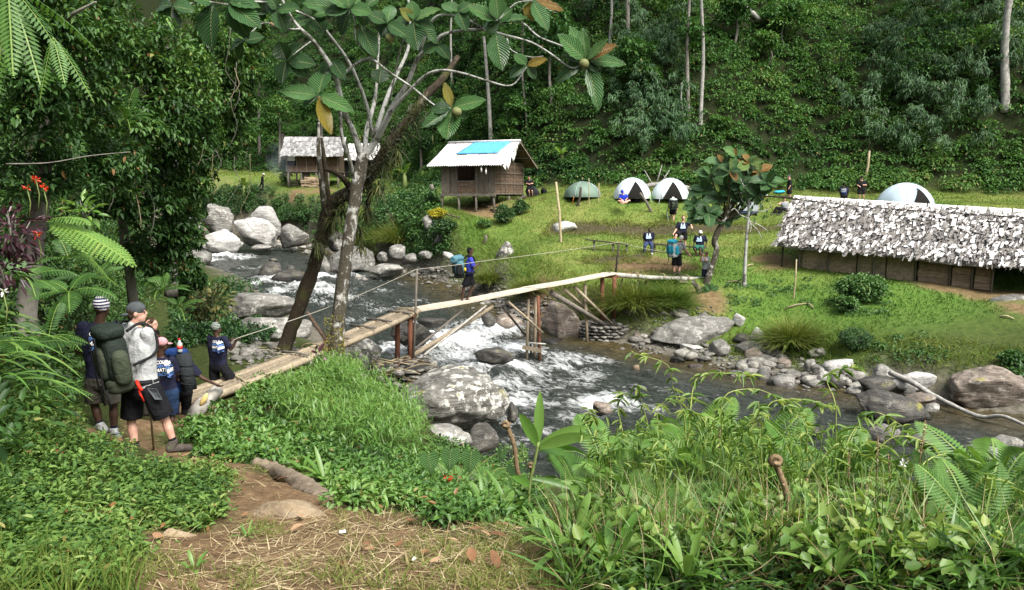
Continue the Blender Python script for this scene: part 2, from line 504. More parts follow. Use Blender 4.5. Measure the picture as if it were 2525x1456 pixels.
# ------------------------------------------------------------------ the ground: one sheet to behind the hills
def axis(parts):
 out=[]
 for a,b,st in parts:out.append(np.arange(a,b,st))
 return np.concatenate(out)
gx=axis([(-70,-24,2.0),(-24,-9,.5),(-9,12,.17),(12,22,.3),(22,40,.8),(40,90,2.5)])
gy=axis([(-14,0,1.0),(0,12,.14),(12,34,.18),(34,50,.3),(50,80,.7),(80,150,2.0)])
GX,GY=np.meshgrid(gx,gy)
GZ=H(GX,GY)
nx,ny=len(gx),len(gy)
idx=np.arange(nx*ny).reshape(ny,nx)
quads=np.stack([idx[:-1,:-1],idx[:-1,1:],idx[1:,1:],idx[1:,:-1]],-1).reshape(-1,4)
gme=bpy.data.meshes.new('ground')
gme.from_pydata(np.stack([GX.ravel(),GY.ravel(),GZ.ravel()],-1).tolist(),[],quads.tolist())
gme.polygons.foreach_set('use_smooth',[True]*len(gme.polygons));gme.update()
_o,_l,_s,_wd=river(GX,GY)
_d=np.abs(_o)-_wd
PATH=np.array([tuple(W(*q)[:2]) for q in ((1000,1440,2.9),(900,1380,3.5),(800,1300,4.7),(700,1230,5.7),(640,1185,6.6),(520,1150,7.4),(430,1120,8.6),(320,1075,9.4),(360,1040,10.8),(430,1050,11.5),(455,1020,13.2),(500,1000,14.4))])
def path_d(x,y):
 b=np.full(np.shape(x),1e9);tt=np.zeros(np.shape(x))
 for i in range(len(PATH)-1):
  a,e=PATH[i],PATH[i+1];d=e-a
  t=np.clip(((x-a[0])*d[0]+(y-a[1])*d[1])/(d @ d),0,1)
  q=np.hypot(x-a[0]-d[0]*t,y-a[1]-d[1]*t)
  tt=np.where(q<b,i+t,tt);b=np.minimum(b,q)
 return b,tt
_pd,_pt=path_d(GX,GY)
_pw=np.interp(_pt,[0,2,4,6,11],[1.5,.95,.42,.38,.6])
dirt=smooth(1.0,0.35,(_pd+0.2*fbm2(GX,GY,1.4,3,2.2))/_pw)
for (u,v,Z,r) in ((430,1350,4.2,.42),(520,1360,4.2,.5),(430,1420,4.2,.4),(600,1370,3.9,.6),(640,1400,3.6,.6),(760,1440,3.2,.8),(520,1440,3.2,.6),(1150,1440,3.1,.5),(720,1200,6.2,.45),(560,1150,7.3,.35),(880,1340,4.3,.7),(345,1124,8.6,.22),(450,1118,8.6,.3),(235,1070,9.3,.25),(285,1082,9.3,.2),(1000,1420,3.2,.9),(870,1440,3.1,.6)):
 x,y,z=on_slow(u,v);dirt=np.maximum(dirt,smooth(1.15,.5,np.hypot(GX-x,GY-y)/r+.3*fbm2(GX,GY,1.9,3,6.6)))
EARTH=[]
for (u,v,Z,r) in ((1200,512,45.5,1.5),(1170,505,46.5,1.3),(1560,655,33,1.1),(1640,652,33.3,1.3),(1480,550,40.3,.0),(2470,740,27,1.6),(2300,708,29,1.1),(1920,640,33,1.2),(2500,780,25,.8),(790,478,73,1.6),(740,480,73,1.2),(1330,760,32.5,.9),(1750,745,29.6,.8)):
 x,y,z=W(u,v,Z);EARTH.append((x,y,r))
for x,y,r in EARTH:
 if r>0:dirt=np.maximum(dirt,.9*smooth(1.2,.5,np.hypot(GX-x,(GY-y)*.7)/r+.35*fbm2(GX,GY,1.3,3,5.5)))
peb=smooth(1.8,0.2,_d+0.5*fbm2(GX,GY,.7,3,8.8))
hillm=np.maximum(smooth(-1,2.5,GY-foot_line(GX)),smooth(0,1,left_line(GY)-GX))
lawn=smooth(22,27,GY)*(1-hillm)*(_o>0)
stepm=np.zeros(GX.shape)
for (a,b) in (((1370,556,40.6),(1480,553,40.3)),((1480,553,40.3),(1600,570,39.6)),((1600,570,39.6),(1760,560,39.4)),((1760,560,39.4),(1915,562,39.0)),((1470,640,34.6),(1560,630,34.9)),((1180,690,34.3),(1300,712,32.4)),((1300,712,32.4),(1450,738,30.7)),((1530,655,33.2),(1680,660,32.8))):
 p,q=W(*a)[:2],W(*b)[:2];d=q-p
 t=np.clip(((GX-p[0])*d[0]+(GY-p[1])*d[1])/(d @ d),0,1)
 dd=np.hypot(GX-p[0]-d[0]*t,GY-p[1]-d[1]*t)
 stepm=np.maximum(stepm,smooth(.95,.3,dd+.25*fbm2(GX,GY,1.6,3,3.3)))
lush=np.clip(smooth(6.5,10.5,GX+.8*fbm2(GX,GY,.3,3,4.4))*smooth(33,28,GY)+.8*smooth(.3,.9,fbm2(GX,GY,.22,3,8.1))+smooth(1.5,-1.5,GX)*smooth(48,40,GY)*.7,0,1)
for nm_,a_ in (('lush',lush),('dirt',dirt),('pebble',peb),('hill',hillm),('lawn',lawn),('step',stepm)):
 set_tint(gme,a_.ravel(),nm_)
m_ground,nt,bs,out=nmat('ground_soil_and_turf')
co=texco(nt)
n1=noise_tex(nt,co,0.5,6,0.65);n2=noise_tex(nt,co,6.0,6,0.7);n3=noise_tex(nt,co,26.0,5,0.7)
lawn_c=ramp(nt,n1,[(0.3,(0.065,0.115,0.02)),(0.5,(0.12,0.165,0.035)),(0.7,(0.18,0.19,0.055))])
lawn_c=mix(nt,0.6,lawn_c,ramp(nt,n2,[(0.35,0.45),(0.65,1.1)]),'MULTIPLY')
lawn_c=mix(nt,fmath(nt,'MULTIPLY',attr(nt,'lush'),.8),lawn_c,ramp(nt,n2,[(.3,(.04,.095,.014)),(.7,(.095,.175,.03))]))
wild_c=ramp(nt,n2,[(0.3,(0.018,0.028,0.008)),(0.7,(0.06,0.075,0.02))])
hill_shade_c=ramp(nt,n2,[(0.3,(0.007,0.012,0.004)),(0.75,(0.026,0.032,0.012))])  # slope soil, with the deep shade between the plants put into its colour
dirt_c=ramp(nt,n2,[(0.25,(0.07,0.043,0.022)),(0.5,(0.155,0.10,0.055)),(0.75,(0.28,0.195,0.11))])
dirt_c=mix(nt,0.5,dirt_c,ramp(nt,n3,[(0.35,0.5),(0.65,1.15)]),'MULTIPLY')
peb_c=ramp(nt,n2,[(0.3,(0.05,0.045,0.035)),(0.7,(0.17,0.155,0.125))])
c0=mix(nt,attr(nt,'lawn'),wild_c,lawn_c)
c0=mix(nt,attr(nt,'hill'),c0,hill_shade_c)
c0=mix(nt,fmath(nt,'MULTIPLY',attr(nt,'step'),0.95),c0,ramp(nt,n2,[(0.3,(0.02,0.016,0.010)),(0.7,(0.075,0.062,0.035))]))
c0=mix(nt,attr(nt,'pebble'),c0,peb_c)
c0=mix(nt,attr(nt,'dirt'),c0,dirt_c)
nt.links.new(c0,bs.inputs['Base Color'])
bs.inputs['Roughness'].default_value=0.95;bs.inputs['Specular IOR Level'].default_value=0.1
bump(nt,bs,fmath(nt,'ADD',n2,fmath(nt,'MULTIPLY',n3,.5)),0.8,0.06)
obj('ground',gme,m_ground,kind='structure')
_gi=[0]
def gmask(arr,x,y):
 """look a mask of the ground grid up at points"""
 ix=np.clip(np.searchsorted(gx,x)-1,0,nx-1);iy=np.clip(np.searchsorted(gy,y)-1,0,ny-1)
 return arr[iy,ix]
# ------------------------------------------------------------------ the river
FOAM=[]
random.seed(5)
for (u,v,r,k) in ((1150,835,1.5,1.1),(1180,800,1.0,1.0),(1220,815,1.2,1.2),(1130,870,1.3,1.0),(1080,880,1.1,.8),(1240,860,1.2,1.0),(1190,910,1.3,.9),(1270,910,1.2,.9),(1230,950,1.0,.9),(1270,985,1.0,.9),(1300,960,1.0,.6),(1050,850,.8,.9),(960,860,.8,.8),(960,905,.7,.8),(1075,800,.6,.8),(1330,1000,.8,.7),(1270,1040,.8,.6),
                     (1500,985,.8,1.0),(1470,1000,.7,1.0),(1420,1000,.7,.5),(1560,1000,.6,.6),(1400,885,1.0,.6),(1370,905,1.0,.6),(1470,890,.8,.5),(1450,920,.9,.4),(1340,870,.8,.5),(1350,940,.9,.5),(1420,940,.8,.4),
                     (720,690,1.3,1.0),(760,705,1.5,1.0),(680,685,1.1,.9),(640,695,1.0,.7),(800,720,1.3,.8),(840,735,1.0,.6),(800,682,.9,1.1),(870,680,.6,.9),(550,632,1.5,1.1),(600,634,1.3,.8),(520,640,1.2,.8),(780,745,1.1,.5),(900,750,1.0,.35),(950,765,.9,.4),(880,790,.9,.4),(1020,745,.8,.35),(1090,755,.9,.4),(540,690,.7,.7),(470,700,.8,.5),
                     (2490,1130,.8,.5),(2440,1105,.7,.45),(1650,960,.7,.3),(1750,985,.6,.2),(1380,960,.9,.45),(1450,950,.8,.4),(1330,900,.9,.6),(1400,1040,.8,.5),(1350,1060,.8,.5),(1550,950,.7,.35),(1620,1010,.7,.35),(1290,1090,.6,.5),(620,660,1.2,.4),(700,720,1.2,.6),(660,730,1.0,.4),(850,700,1.0,.5),(930,720,.9,.35),(600,760,.9,.3),(1010,800,.8,.6),(1060,830,.9,.8),(1110,850,1.0,.9),(1000,870,.7,.7),(1000,700,.8,.25)):
 p=on_slow(u,v);FOAM.append((p.x,p.y,r,k))
wx=np.arange(-44,34,.16);wy=np.arange(2,84,.16)
WX,WY=np.meshgrid(wx,wy)
o_,l_,s_,w_=river(WX,WY)
inside=np.abs(o_)<w_+2.2
keep=inside[:-1,:-1]&inside[1:,:-1]&inside[:-1,1:]&inside[1:,1:]
iy,ix=np.nonzero(keep)
nid=-np.ones(WX.shape,int)
used=np.zeros(WX.shape,bool)
for a,b in ((0,0),(0,1),(1,0),(1,1)):used[iy+a,ix+b]=True
nid[used]=np.arange(used.sum())
ux,uy,us,uo,ul=WX[used],WY[used],s_[used],o_[used],l_[used]
fo=np.zeros(ux.shape)
for x,y,r,k in FOAM:fo=np.maximum(fo,k*np.exp(-((ux-x)**2+(uy-y)**2)/(r*r)))
co2=np.stack([us*.55,uo*1.5,np.zeros_like(us)],-1)
wav=.075*fbm(co2,4)+.05*fbm(np.stack([us*1.7,uo*3.2,np.ones_like(us)],-1),3)
rough_=np.clip(fo,0,1.2)
wav=wav*(.75+1.5*rough_)+rough_*.13*fbm(np.stack([us*1.6,uo*2.0,np.zeros_like(us)+4],-1),4)+rough_*.05
wz=ul+wav
wq=np.stack([nid[iy,ix],nid[iy,ix+1],nid[iy+1,ix+1],nid[iy+1,ix]],-1)
wme=bpy.data.meshes.new('river_water')
wme.from_pydata(np.stack([ux,uy,wz],-1).tolist(),[],wq.tolist())
wme.polygons.foreach_set('use_smooth',[True]*len(wme.polygons));wme.update()
set_tint(wme,fo+.25*fbm(np.stack([us*1.0,uo*2.6,np.zeros_like(us)+9],-1),4)*np.clip(fo*2.2,0,1),'foam')
depth=np.clip(ul-H(ux,uy),0,1)
shal=np.clip(1.25-np.abs(w_[used]-np.abs(uo))/2.4,0,1)*(uo>0)
set_tint(wme,shal,'shallow')
uvl=wme.uv_layers.new(name='flow')
lv=np.zeros(len(wme.loops),np.int32);wme.loops.foreach_get('vertex_index',lv)
uvl.data.foreach_set('uv',np.stack([us[lv],uo[lv]],-1).ravel().astype(np.float32))
m_water,nt,bs,out=nmat('river_water')
uv=texco(nt,(0.9,2.4,1),'UV');uv2=texco(nt,(2.2,4.2,1),'UV')
na=noise_tex(nt,uv,1.5,5,.6,.7);nb=noise_tex(nt,uv2,2.6,5,.65,.8)
nf=noise_tex(nt,texco(nt,(1.3,2.7,1),'UV'),2.3,8,.72,.9)
fm=fmath(nt,'ADD',attr(nt,'foam'),fmath(nt,'MULTIPLY',fmath(nt,'SUBTRACT',nf,.5),2.4))
fmask=ramp(nt,fm,[(0.30,0),(0.55,.5),(0.85,1)])
deep=ramp(nt,na,[(0.3,(0.008,0.011,0.009)),(0.7,(0.038,0.045,0.038))])
bed_c=ramp(nt,noise_tex(nt,texco(nt),2.4,5,.6),[(0.3,(0.022,0.018,0.008)),(0.7,(0.085,0.066,0.026))])
wc=mix(nt,attr(nt,'shallow'),deep,bed_c)
wc=mix(nt,fmask,wc,ramp(nt,nb,[(0.2,(0.55,.58,.58)),(0.6,(0.80,0.82,0.81))]))
nt.links.new(wc,bs.inputs['Base Color'])
nt.links.new(ramp(nt,fmask,[(0,0.09),(1,0.75)]),bs.inputs['Roughness'])
bs.inputs['IOR'].default_value=1.33;bs.inputs['Specular IOR Level'].default_value=0.5
bump(nt,bs,fmath(nt,'ADD',fmath(nt,'ADD',na,fmath(nt,'MULTIPLY',nb,.45)),fmath(nt,'MULTIPLY',fmask,.5)),0.95,0.2)
obj('river_water',wme,m_water,kind='structure')
def _bil(arr,x,y):
 ix=np.clip(np.searchsorted(gx,x)-1,0,nx-2);iy=np.clip(np.searchsorted(gy,y)-1,0,ny-2)
 fx=np.clip((x-gx[ix])/(gx[ix+1]-gx[ix]),0,1);fy=np.clip((y-gy[iy])/(gy[iy+1]-gy[iy]),0,1)
 return (arr[iy,ix]*(1-fx)+arr[iy,ix+1]*fx)*(1-fy)+(arr[iy+1,ix]*(1-fx)+arr[iy+1,ix+1]*fx)*fy
GW=np.where(np.abs(_o)<_wd,np.maximum(GZ,_l),GZ)
def Hq(x,y):return _bil(GZ,np.asarray(x,float),np.asarray(y,float))
def h(x,y):return float(Hq(np.array([x]),np.array([y]))[0])
def on(u,v,lift=0.0):
 p=W(u,v,1.0)
 X,Y,Zz=p[0]*_ts,_ts,p[2]*_ts
 g=_bil(GW,X,Y)
 k=np.argmax(Zz<g)
 if k==0:k=len(_ts)-1
 return Vector((X[k],Y[k],g[k]+lift))
# ------------------------------------------------------------------ rocks
m_rock=rock_mat('river_rock',(0.045,0.043,0.038),(0.15,0.145,0.13),(0.30,0.29,0.265),.55,.0,band=4)
m_rockpale=rock_mat('bleached_rock',(0.13,0.125,0.115),(0.38,0.37,0.35),(0.60,0.59,0.56),.3,0,band=3,perobj=.12)
m_rockdark=rock_mat('dark_wet_rock',(0.012,0.011,0.010),(0.05,0.047,0.04),(0.13,0.12,0.10),.25,.2,.35,band=5)
m_rocklich=rock_mat('lichen_rock',(0.03,0.028,0.025),(0.12,0.115,0.10),(0.25,0.24,0.22),1.0,.2,band=5,perobj=.1)
m_rockbrown=rock_mat('brown_rock',(0.06,0.045,0.033),(0.16,0.13,0.105),(0.28,0.24,0.20),.4,.1,band=6)
m_rockyel=rock_mat('ochre_path_rock',(0.15,0.105,0.06),(0.30,0.225,0.14),(0.48,0.39,0.27),.15,0,band=4,perobj=.1)
_ico={}
def ico(n):
 if n not in _ico:
  bm=bmesh.new();bmesh.ops.create_icosphere(bm,subdivisions=n,radius=1)
  _ico[n]=(np.array([v.co[:] for v in bm.verts]),[tuple(v.index for v in f.verts) for f in bm.faces]);bm.free()
 return _ico[n]
def rock_mesh(name,size,seed,facets=9,sub=3,rough=.075,tilt=0.0):
 r=np.random.default_rng(seed)
 P,F=ico(sub)
 P=P.copy()
 P=P*(1+.15*fbm(P*1.1+seed*3.1,3)[:,None])
 nn=_nrm(r.normal(size=(facets,3))*np.array([1,1,.9]))
 for n_ in nn:
  d=r.uniform(.50,.80)
  ex=P @ n_-d
  P=P-np.where(ex>0,ex*.93,0)[:,None]*n_
 P=P*(1+rough*fbm(P*2.6+seed,4)[:,None])
 P=P+_nrm(P)*(.03*fbm(P*7+seed,3))[:,None]
 lo,hi=P.min(0),P.max(0)
 P=(P-(lo+hi)/2)/(hi-lo)*np.array(size)
 if tilt:
  c_,s_=math.cos(tilt),math.sin(tilt)
  x,z=P[:,0].copy(),P[:,2].copy()
  P[:,0],P[:,2]=x*c_+z*s_,-x*s_+z*c_
  P[:,0]*=size[0]/np.ptp(P[:,0]);P[:,2]*=size[2]/np.ptp(P[:,2])
 return P,F
ROCKS=[]
def boulder(u0,v0,u1,v1,Z,label,mat,seed,deep=.8,sink=.22,facets=9,sub=3,tilt=0.0,name='boulder',group=None):
 w=(u1-u0)*Z/FPX;hh=(v1-v0)*Z/FPX
 hh2=hh*(1+sink)
 cx_,cy_,cz_=W((u0+u1)/2,(v0+v1)/2+(v1-v0)*sink/2,Z)
 dpt=max(w*deep,.8*hh)
 P,F=rock_mesh('boulder',(w*1.03,dpt,hh2*1.03),seed,facets,sub,tilt=tilt)
 cy_+=dpt*.12
 cen=np.array((cx_,cy_,cz_))
 me=mesh_from('boulder',P,F,True)
 lv_=river(P[:,0]+cx_,P[:,1]+cy_)
 inriv=smooth(1.6,.2,np.abs(lv_[0])-lv_[3])
 set_tint(me,inriv*smooth(.30,.04,P[:,2]+cz_-lv_[1]+.12*fbm(P*3+seed,2)),'wet')
 o=obj(name,me,mat,label=label,cat='rock' if name !='boulder' else 'boulder',group=group)
 o.location=cen
 ROCKS.append((cx_,cy_,w/2))
 return o
B=boulder
GU,GR,GF='boulders on the far bank up the river','rocks standing in the rapids','rocks along the far shore'
B(571,537,677,608,56,'big rounded pale boulder with a dark underside at the far water edge',m_rockpale,3,.8,.1,6,4,.12,group=GU)
B(618,510,688,566,60,'white bleached boulder half under the bushes behind the big rounded boulder',m_rockpale,12,.8,.2,7,group=GU)
B(493,504,583,576,59,'tall grey boulder to the left of the big rounded boulder',m_rock,8,.8,.2,8,group=GU)
B(499,567,594,626,54.5,'two humped grey boulder in front of the tall grey one',m_rockpale,22,.8,.15,8,4,-.15,group=GU)
B(428,586,512,628,54,'grey boulder cut by the hanging leaves at the far left of the river',m_rock,14,.8,.2,group=GU)
B(428,617,513,655,47,'low dark brown boulder under the overhanging twigs at the left bank',m_rock,25,.8,.3,group=GU)
B(450,538,497,569,60,'small pale boulder behind the leaves beside the tall grey boulder',m_rockpale,26,group=GU)
B(688,554,760,604,57,'square grey boulder behind the dark leaning trunk',m_rock,17,.8,.2,10,group=GU)
B(673,559,694,583,57.5,'narrow grey stone wedged between the rounded boulder and the square one',m_rock,18,group=GU)
B(618,604,667,619,54.5,'low flat stone at the water below the big rounded boulder',m_rock,19,group=GU)
B(803,571,848,617,49,'black shaded boulder between the two tree trunks',m_rockdark,20,group=GU)
B(820,590,848,620,47,'brown stone leaning under the black shaded boulder',m_rock,24,group=GU)
B(780,626,813,678,43.8,'upright grey rock just left of the pale trunk at the water',m_rock,31,group=GU)
B(803,607,922,682,44.5,'long pale grey boulder crossing behind the pale tree trunk',m_rock,32,.7,.15,7,4,.08,group=GU)
B(636,647,693,686,42,'dark tilted rock pointing up out of the upper rapid',m_rockdark,41,.8,.3,8,3,-.35,group=GR)
B(669,665,748,699,40.5,'broad wet rock beside the dark leaning trunk in the upper rapid',m_rockdark,42,.8,.3,8,group=GR)
B(529,696,616,723,38.3,'smooth flat whale backed rock in the upper rapid',m_rock,43,.7,.3,5,4,group=GR)
B(463,690,523,705,39.6,'black low rock at the left bank of the upper rapid',m_rockdark,44,group=GR)
B(470,701,524,724,37.6,'black broken rock at the left bank in front of the low one',m_rockdark,45,group=GR)
B(528,691,563,706,39.9,'small dark red rock touching the whale backed rock',m_rockdark,46,group=GR)
B(661,637,685,645,46,'thin black stone barely above the calm upper water',m_rockdark,47,group=GR)
B(707,654,726,667,43,'small black stone beside the broad wet rock',m_rockdark,48,group=GR)
B(540,727,732,790,28.3,'wide pale peaked rock on the near bank above the slab',m_rock,51,.6,.2,8,4,.05)
B(590,781,768,834,25.5,'long flat grey slab on the near bank beside the leaning trunk',m_rock,52,.6,.25,9,4)
B(612,826,652,855,24,'small rounded pale stone below the long flat slab',m_rockpale,53)
B(557,781,590,802,27,'small grey stone left of the long flat slab',m_rock,54)
B(560,798,594,815,26,'flat brownish stone beneath the small grey stone on the near bank',m_rockbrown,55)
B(642,842,700,870,22.6,'brown half buried rock left of the foot of the leaning trunk',m_rockbrown,56)
B(664,822,706,845,24,'dark stone tucked under the end of the flat slab',m_rock,57)
B(828,836,942,918,21.0,'rounded speckled boulder right behind the pale trunk under the poles',m_rocklich,58,.9,.2,7,4)
B(900,905,950,935,20.0,'flat brown stone between the pale trunk and the basket of stones',m_rockbrown,59)
B(962,792,1066,843,25.2,'dark rounded rock with water sliding over behind the first bridge pier',m_rockdark,61,.8,.3,6,4,group=GR)
B(1028,784,1102,805,27,'flat ledge of rock with a small fall below it',m_rockdark,62,.6,.3,group=GR)
B(1170,857,1271,888,24.2,'smooth dark rock lying midstream in the white water',m_rockdark,63,.6,.3,5,4,group=GR)
B(1186,770,1224,798,29.3,'mossy black rock under the middle of the planks',m_rockdark,64,.8,.3,group=GR)
B(938,888,982,910,21.0,'dark stone at the foot of the first pier',m_rockdark,65)
B(1060,905,1100,932,19.6,'dark stone behind the top of the huge lichen boulder',m_rockdark,66)
B(942,921,1257,1051,17.6,'huge slanting boulder with white lichen spots and yellow moss',m_rocklich,77,.75,.12,9,5,-.10)
B(1035,1049,1166,1112,14.3,'smooth pale grey boulder below the huge lichen boulder',m_rock,72,.8,.3,6,4)
B(1155,1040,1232,1102,15.3,'dark wedge of rock leaning below the right end of the huge boulder',m_rockdark,73,.8,.3,9)
B(1118,1160,1214,1224,9.4,'grey rock half hidden behind the strappy leaves in the foreground',m_rock,74,.8,.5,8)
B(1462,990,1511,1022,18.8,'brown rock with foam breaking round it in midstream',m_rockbrown,75,.9,.3,group=GR)
B(1250,992,1278,1040,17.4,'upright black rock in the water right of the huge boulder',m_rockdark,76,.9,.2,group=GR)
B(1336,748,1451,848,29.4,'tall wedge shaped boulder behind the middle posts of the bridge',m_rockbrown,81,.8,.12,8,4,.18,group=GF)
B(1219,773,1297,813,30.3,'rounded brown rock under the planks at the water',m_rockbrown,82,.8,.2,group=GF)
B(1486,779,1588,819,30.0,'brown boulder lying behind the stacked stone pier',m_rockbrown,83,.7,.25,group=GF)
B(1605,786,1817,859,27.7,'large folded grey boulder at the far water edge right of the stone pier',m_rock,84,.6,.12,8,5,-.12,group=GF)
B(1558,820,1588,845,28.2,'pinkish round stone between the stone pier and the folded boulder',m_rockbrown,85,group=GF)
B(1751,836,1800,875,26.2,'pale pitted stone leaning on the folded boulder',m_rock,86,.9,.2,9,3,-.4,group=GF)
B(1807,773,1843,802,27.8,'whitish stone on the bank above the folded boulder',m_rockpale,87,group=GF)
B(1336,834,1408,864,28.2,'dark flat slab at the water below the wedge shaped boulder',m_rockdark,88,.7,.3,group=GF)
B(1653,879,1690,898,25.8,'dark stone in the shallows in front of the folded boulder',m_rockdark,89,group=GF)
B(1697,899,1736,915,25,'oval brown stone in the shallows right of the dark stone',m_rockbrown,90,group=GF)
B(1718,876,1758,891,25.8,'flat grey stone in the shallows close to the pitted stone',m_rock,91,group=GF)
B(1558,901,1580,926,24.6,'small ochre stone standing in the middle of the shallows',m_rockyel,92,group=GF)
B(1573,912,1623,933,24.3,'pale low stone just right of the small ochre stone',m_rock,93,group=GF)
B(1793,913,1840,940,24,'round speckled stone alone in the shallow water',m_rocklich,94,group=GF)
B(1678,849,1734,865,27,'pale flat stone at the foot of the folded boulder',m_rockpale,95,group=GF)
B(1848,808,1885,850,27,'upright pale stone under the grassy edge',m_rockpale,96,.8,.2,group=GF)
B(1816,842,1884,875,26.2,'smooth whitish stone below the upright pale one',m_rock,97,group=GF)
B(1836,859,1883,894,25.4,'angular brown and white stone in front of the smooth whitish one',m_rockbrown,98,group=GF)
B(1806,822,1862,850,27,'long dark slab beside the upright pale stone',m_rockdark,99,group=GF)
B(1900,921,1976,973,22.8,'long pale rock slanting down into the shallows',m_rock,101,.7,.2,7,3,.3,group=GF)
B(1860,909,1900,948,23.6,'pale stone standing behind the long slanting rock',m_rock,102,group=GF)
B(1988,847,2065,877,25.4,'layered grey rock under the drooping tuft of grass',m_rock,103,.7,.2,9,group=GF)
B(2027,886,2109,924,23.8,'pale sloping slab below the grass edge',m_rockpale,104,.6,.2,6,group=GF)
B(1983,886,2012,914,24.0,'pointed grey stone, first of three beside the pale sloping slab',m_rock,105,group=GF)
B(2000,899,2033,926,23.4,'rounded grey stone, middle of three beside the pale sloping slab',m_rock,106,group=GF)
B(2016,915,2042,938,22.9,'white stone, lowest of three beside the pale sloping slab',m_rockpale,107,group=GF)
B(2040,921,2097,963,22.6,'dark split stone in front of the pale sloping slab',m_rock,108,group=GF)
B(1917,884,1952,916,24.6,'tan angular stone among the shallows pebbles',m_rockbrown,109,group=GF)
B(2114,928,2215,968,21.8,'dark layered rock at the tip of the driftwood branch',m_rockdark,111,.6,.2,9,group=GF)
B(2155,901,2208,936,22.4,'round grey boulder behind the dark layered rock',m_rock,112,group=GF)
B(2195,918,2306,958,21.8,'long pale flat rock behind the driftwood branch',m_rockpale,113,.5,.2,6,group=GF)
B(2116,970,2301,1042,19.6,'large dark smooth rock in front of the driftwood branch',m_rockdark,114,.6,.15,7,4,.2,group=GF)
B(2226,957,2262,985,20.8,'dark stone under the driftwood branch',m_rockdark,115,group=GF)
B(2232,974,2311,995,20.4,'low brown slab beneath the driftwood branch',m_rockbrown,116,group=GF)
B(2278,995,2318,1012,19.8,'small grey stone right of the large dark smooth rock',m_rock,117,group=GF)
B(2336,901,2535,1008,20.8,'very large brown boulder at the right edge of the picture',m_rockbrown,118,.7,.12,8,5,.1,group=GF)
B(2323,869,2409,908,22.4,'dark flat topped rock in the grass above the very large brown boulder',m_rock,119,.7,.3,group=GF)
B(2475,847,2502,890,22.8,'thin upright grey stone on the grass at the right',m_rock,120,.5,.3,group=GF)
B(2458,876,2502,896,22.2,'bluish low stone at the foot of the thin upright stone',m_rock,121,group=GF)
B(2140,1046,2222,1088,17.9,'flat grey rock in the water above the fern tips',m_rock,122,.6,.4,group=GR)
B(2248,1070,2318,1096,17.3,'low grey rock right of the flat rock above the fern tips',m_rock,123,.6,.4,group=GR)
B(2430,1073,2540,1106,17.4,'flat slab in the water at the right edge of the picture',m_rock,124,.5,.3,group=GR)
B(1958,1044,2036,1072,17.7,'dark flat rock hidden behind the yellow green stems',m_rockdark,125,.6,.4,group=GR)
B(1221,598,1269,643,38,'standing grey stone with a white foot alone on the grass bank',m_rocklich,131,.6,.2,9,4,-.3)
B(1364,546,1424,571,40.4,'smooth pale rounded rock at the end of the eroded step',m_rockpale,132,.7,.3,5)
B(2437,727,2540,769,26,'bluish grey boulder on the dirt beside the long hut',m_rock,133,.7,.25,7,4)
B(1066,579,1122,606,43.2,'grey boulder under the dark creeping bush on the bank',m_rock,134)
B(1041,531,1066,562,44,'small mossy stone at the end of the log under the yellow shrub',m_rock,135)
B(958,603,1000,635,43,'rounded grey boulder at the top of the stony shore',m_rock,136)
B(993,625,1028,648,42,'blocky grey stone below the rounded one on the stony shore',m_rock,137)
B(908,651,993,680,41,'split pale block of rock at the water on the stony shore',m_rock,138,.7,.2,10)
B(928,621,955,644,43,'grey stone beside the green grass hummock',m_rock,139)
B(1031,619,1066,636,42,'dark flat stone at the grass edge of the stony shore',m_rock,140)
B(1091,621,1119,637,40.5,'pale broken stone in the grass behind the man on the bridge',m_rockpale,141)
B(363,1310,492,1358,4.45,'flat sandy slab set into the dirt path in the foreground',m_rockyel,151,.9,.5,7,4)
B(588,1238,818,1302,5.1,'broad ochre slab forming a step across the path',m_rockyel,153,.5,.5,8,5)
STONES=[]
for k in range(7):
 s_=((1,.8,.5),(1,.6,.35),(1,.9,.7),(1,.7,.45),(1,.55,.4),(1,.85,.4),(1,.7,.6))[k]
 P,F=rock_mesh('stone',s_,300+k,6,2)
 STONES.append((P,F,mesh_from('stone',P,F,True)))
m_stone=rock_mat('shore_stone',(0.07,0.066,0.056),(0.20,0.19,0.165),(0.36,0.345,0.31),.4,0,band=3,perobj=.42)
spots=[]
def strip(n,pix,rad,lo,hi):
 for k in range(n):
  u,v=random.choice(pix);u+=random.gauss(0,rad[0]);v+=random.gauss(0,rad[1])
  p=on(u,v);spots.append((p.x,p.y,p.z,random.uniform(lo,hi)))
beach=[(1090,680),(1130,690),(1170,705),(1200,720),(1240,735),(1280,745),(1320,755),(1200,750),(1250,765),(1300,790),(1330,780),(1060,665),(1020,655),(1000,665)]
shore=[(1620,770),(1560,765),(1650,830),(1720,865),(1780,880),(1830,900),(1880,905),(1930,900),(1960,890),(2000,935),(2060,945),(2120,950),(1900,860),(1700,780),(1600,850)]
upper=[(720,605),(690,600),(740,612),(770,608),(660,608),(790,618),(880,690)]
near=[(700,900),(650,895),(600,880),(560,850),(600,850),(640,830),(570,820),(700,870),(620,870),(560,790),(900,915),(870,930)]
strip(92,beach,(22,10),.16,.5);strip(122,shore,(30,10),.18,.75);strip(32,upper,(18,5),.25,.8);strip(46,near,(24,14),.14,.5)
for i,(x,y,z,s_) in enumerate(spots):
 P,F,me=STONES[i % 7]
 M=Matrix.Translation((x,y,z+s_*.1))@ Matrix.Rotation(random.uniform(0,6.28),4,'Z')@ Matrix.Rotation(random.uniform(-.3,.3),4,'X')@ Matrix.Diagonal((s_,s_,s_,1))
 inst('stone',me,m_stone,None,M,label='small grey loose stone lying on the stony river shore',cat='stone',group='small loose stones along the river')
vs=[];fs=[];nb_=0
P0,F0=rock_mesh('g',(1,.8,.5),410,5,1);P1,F1=rock_mesh('g',(1,.6,.4),411,5,1)
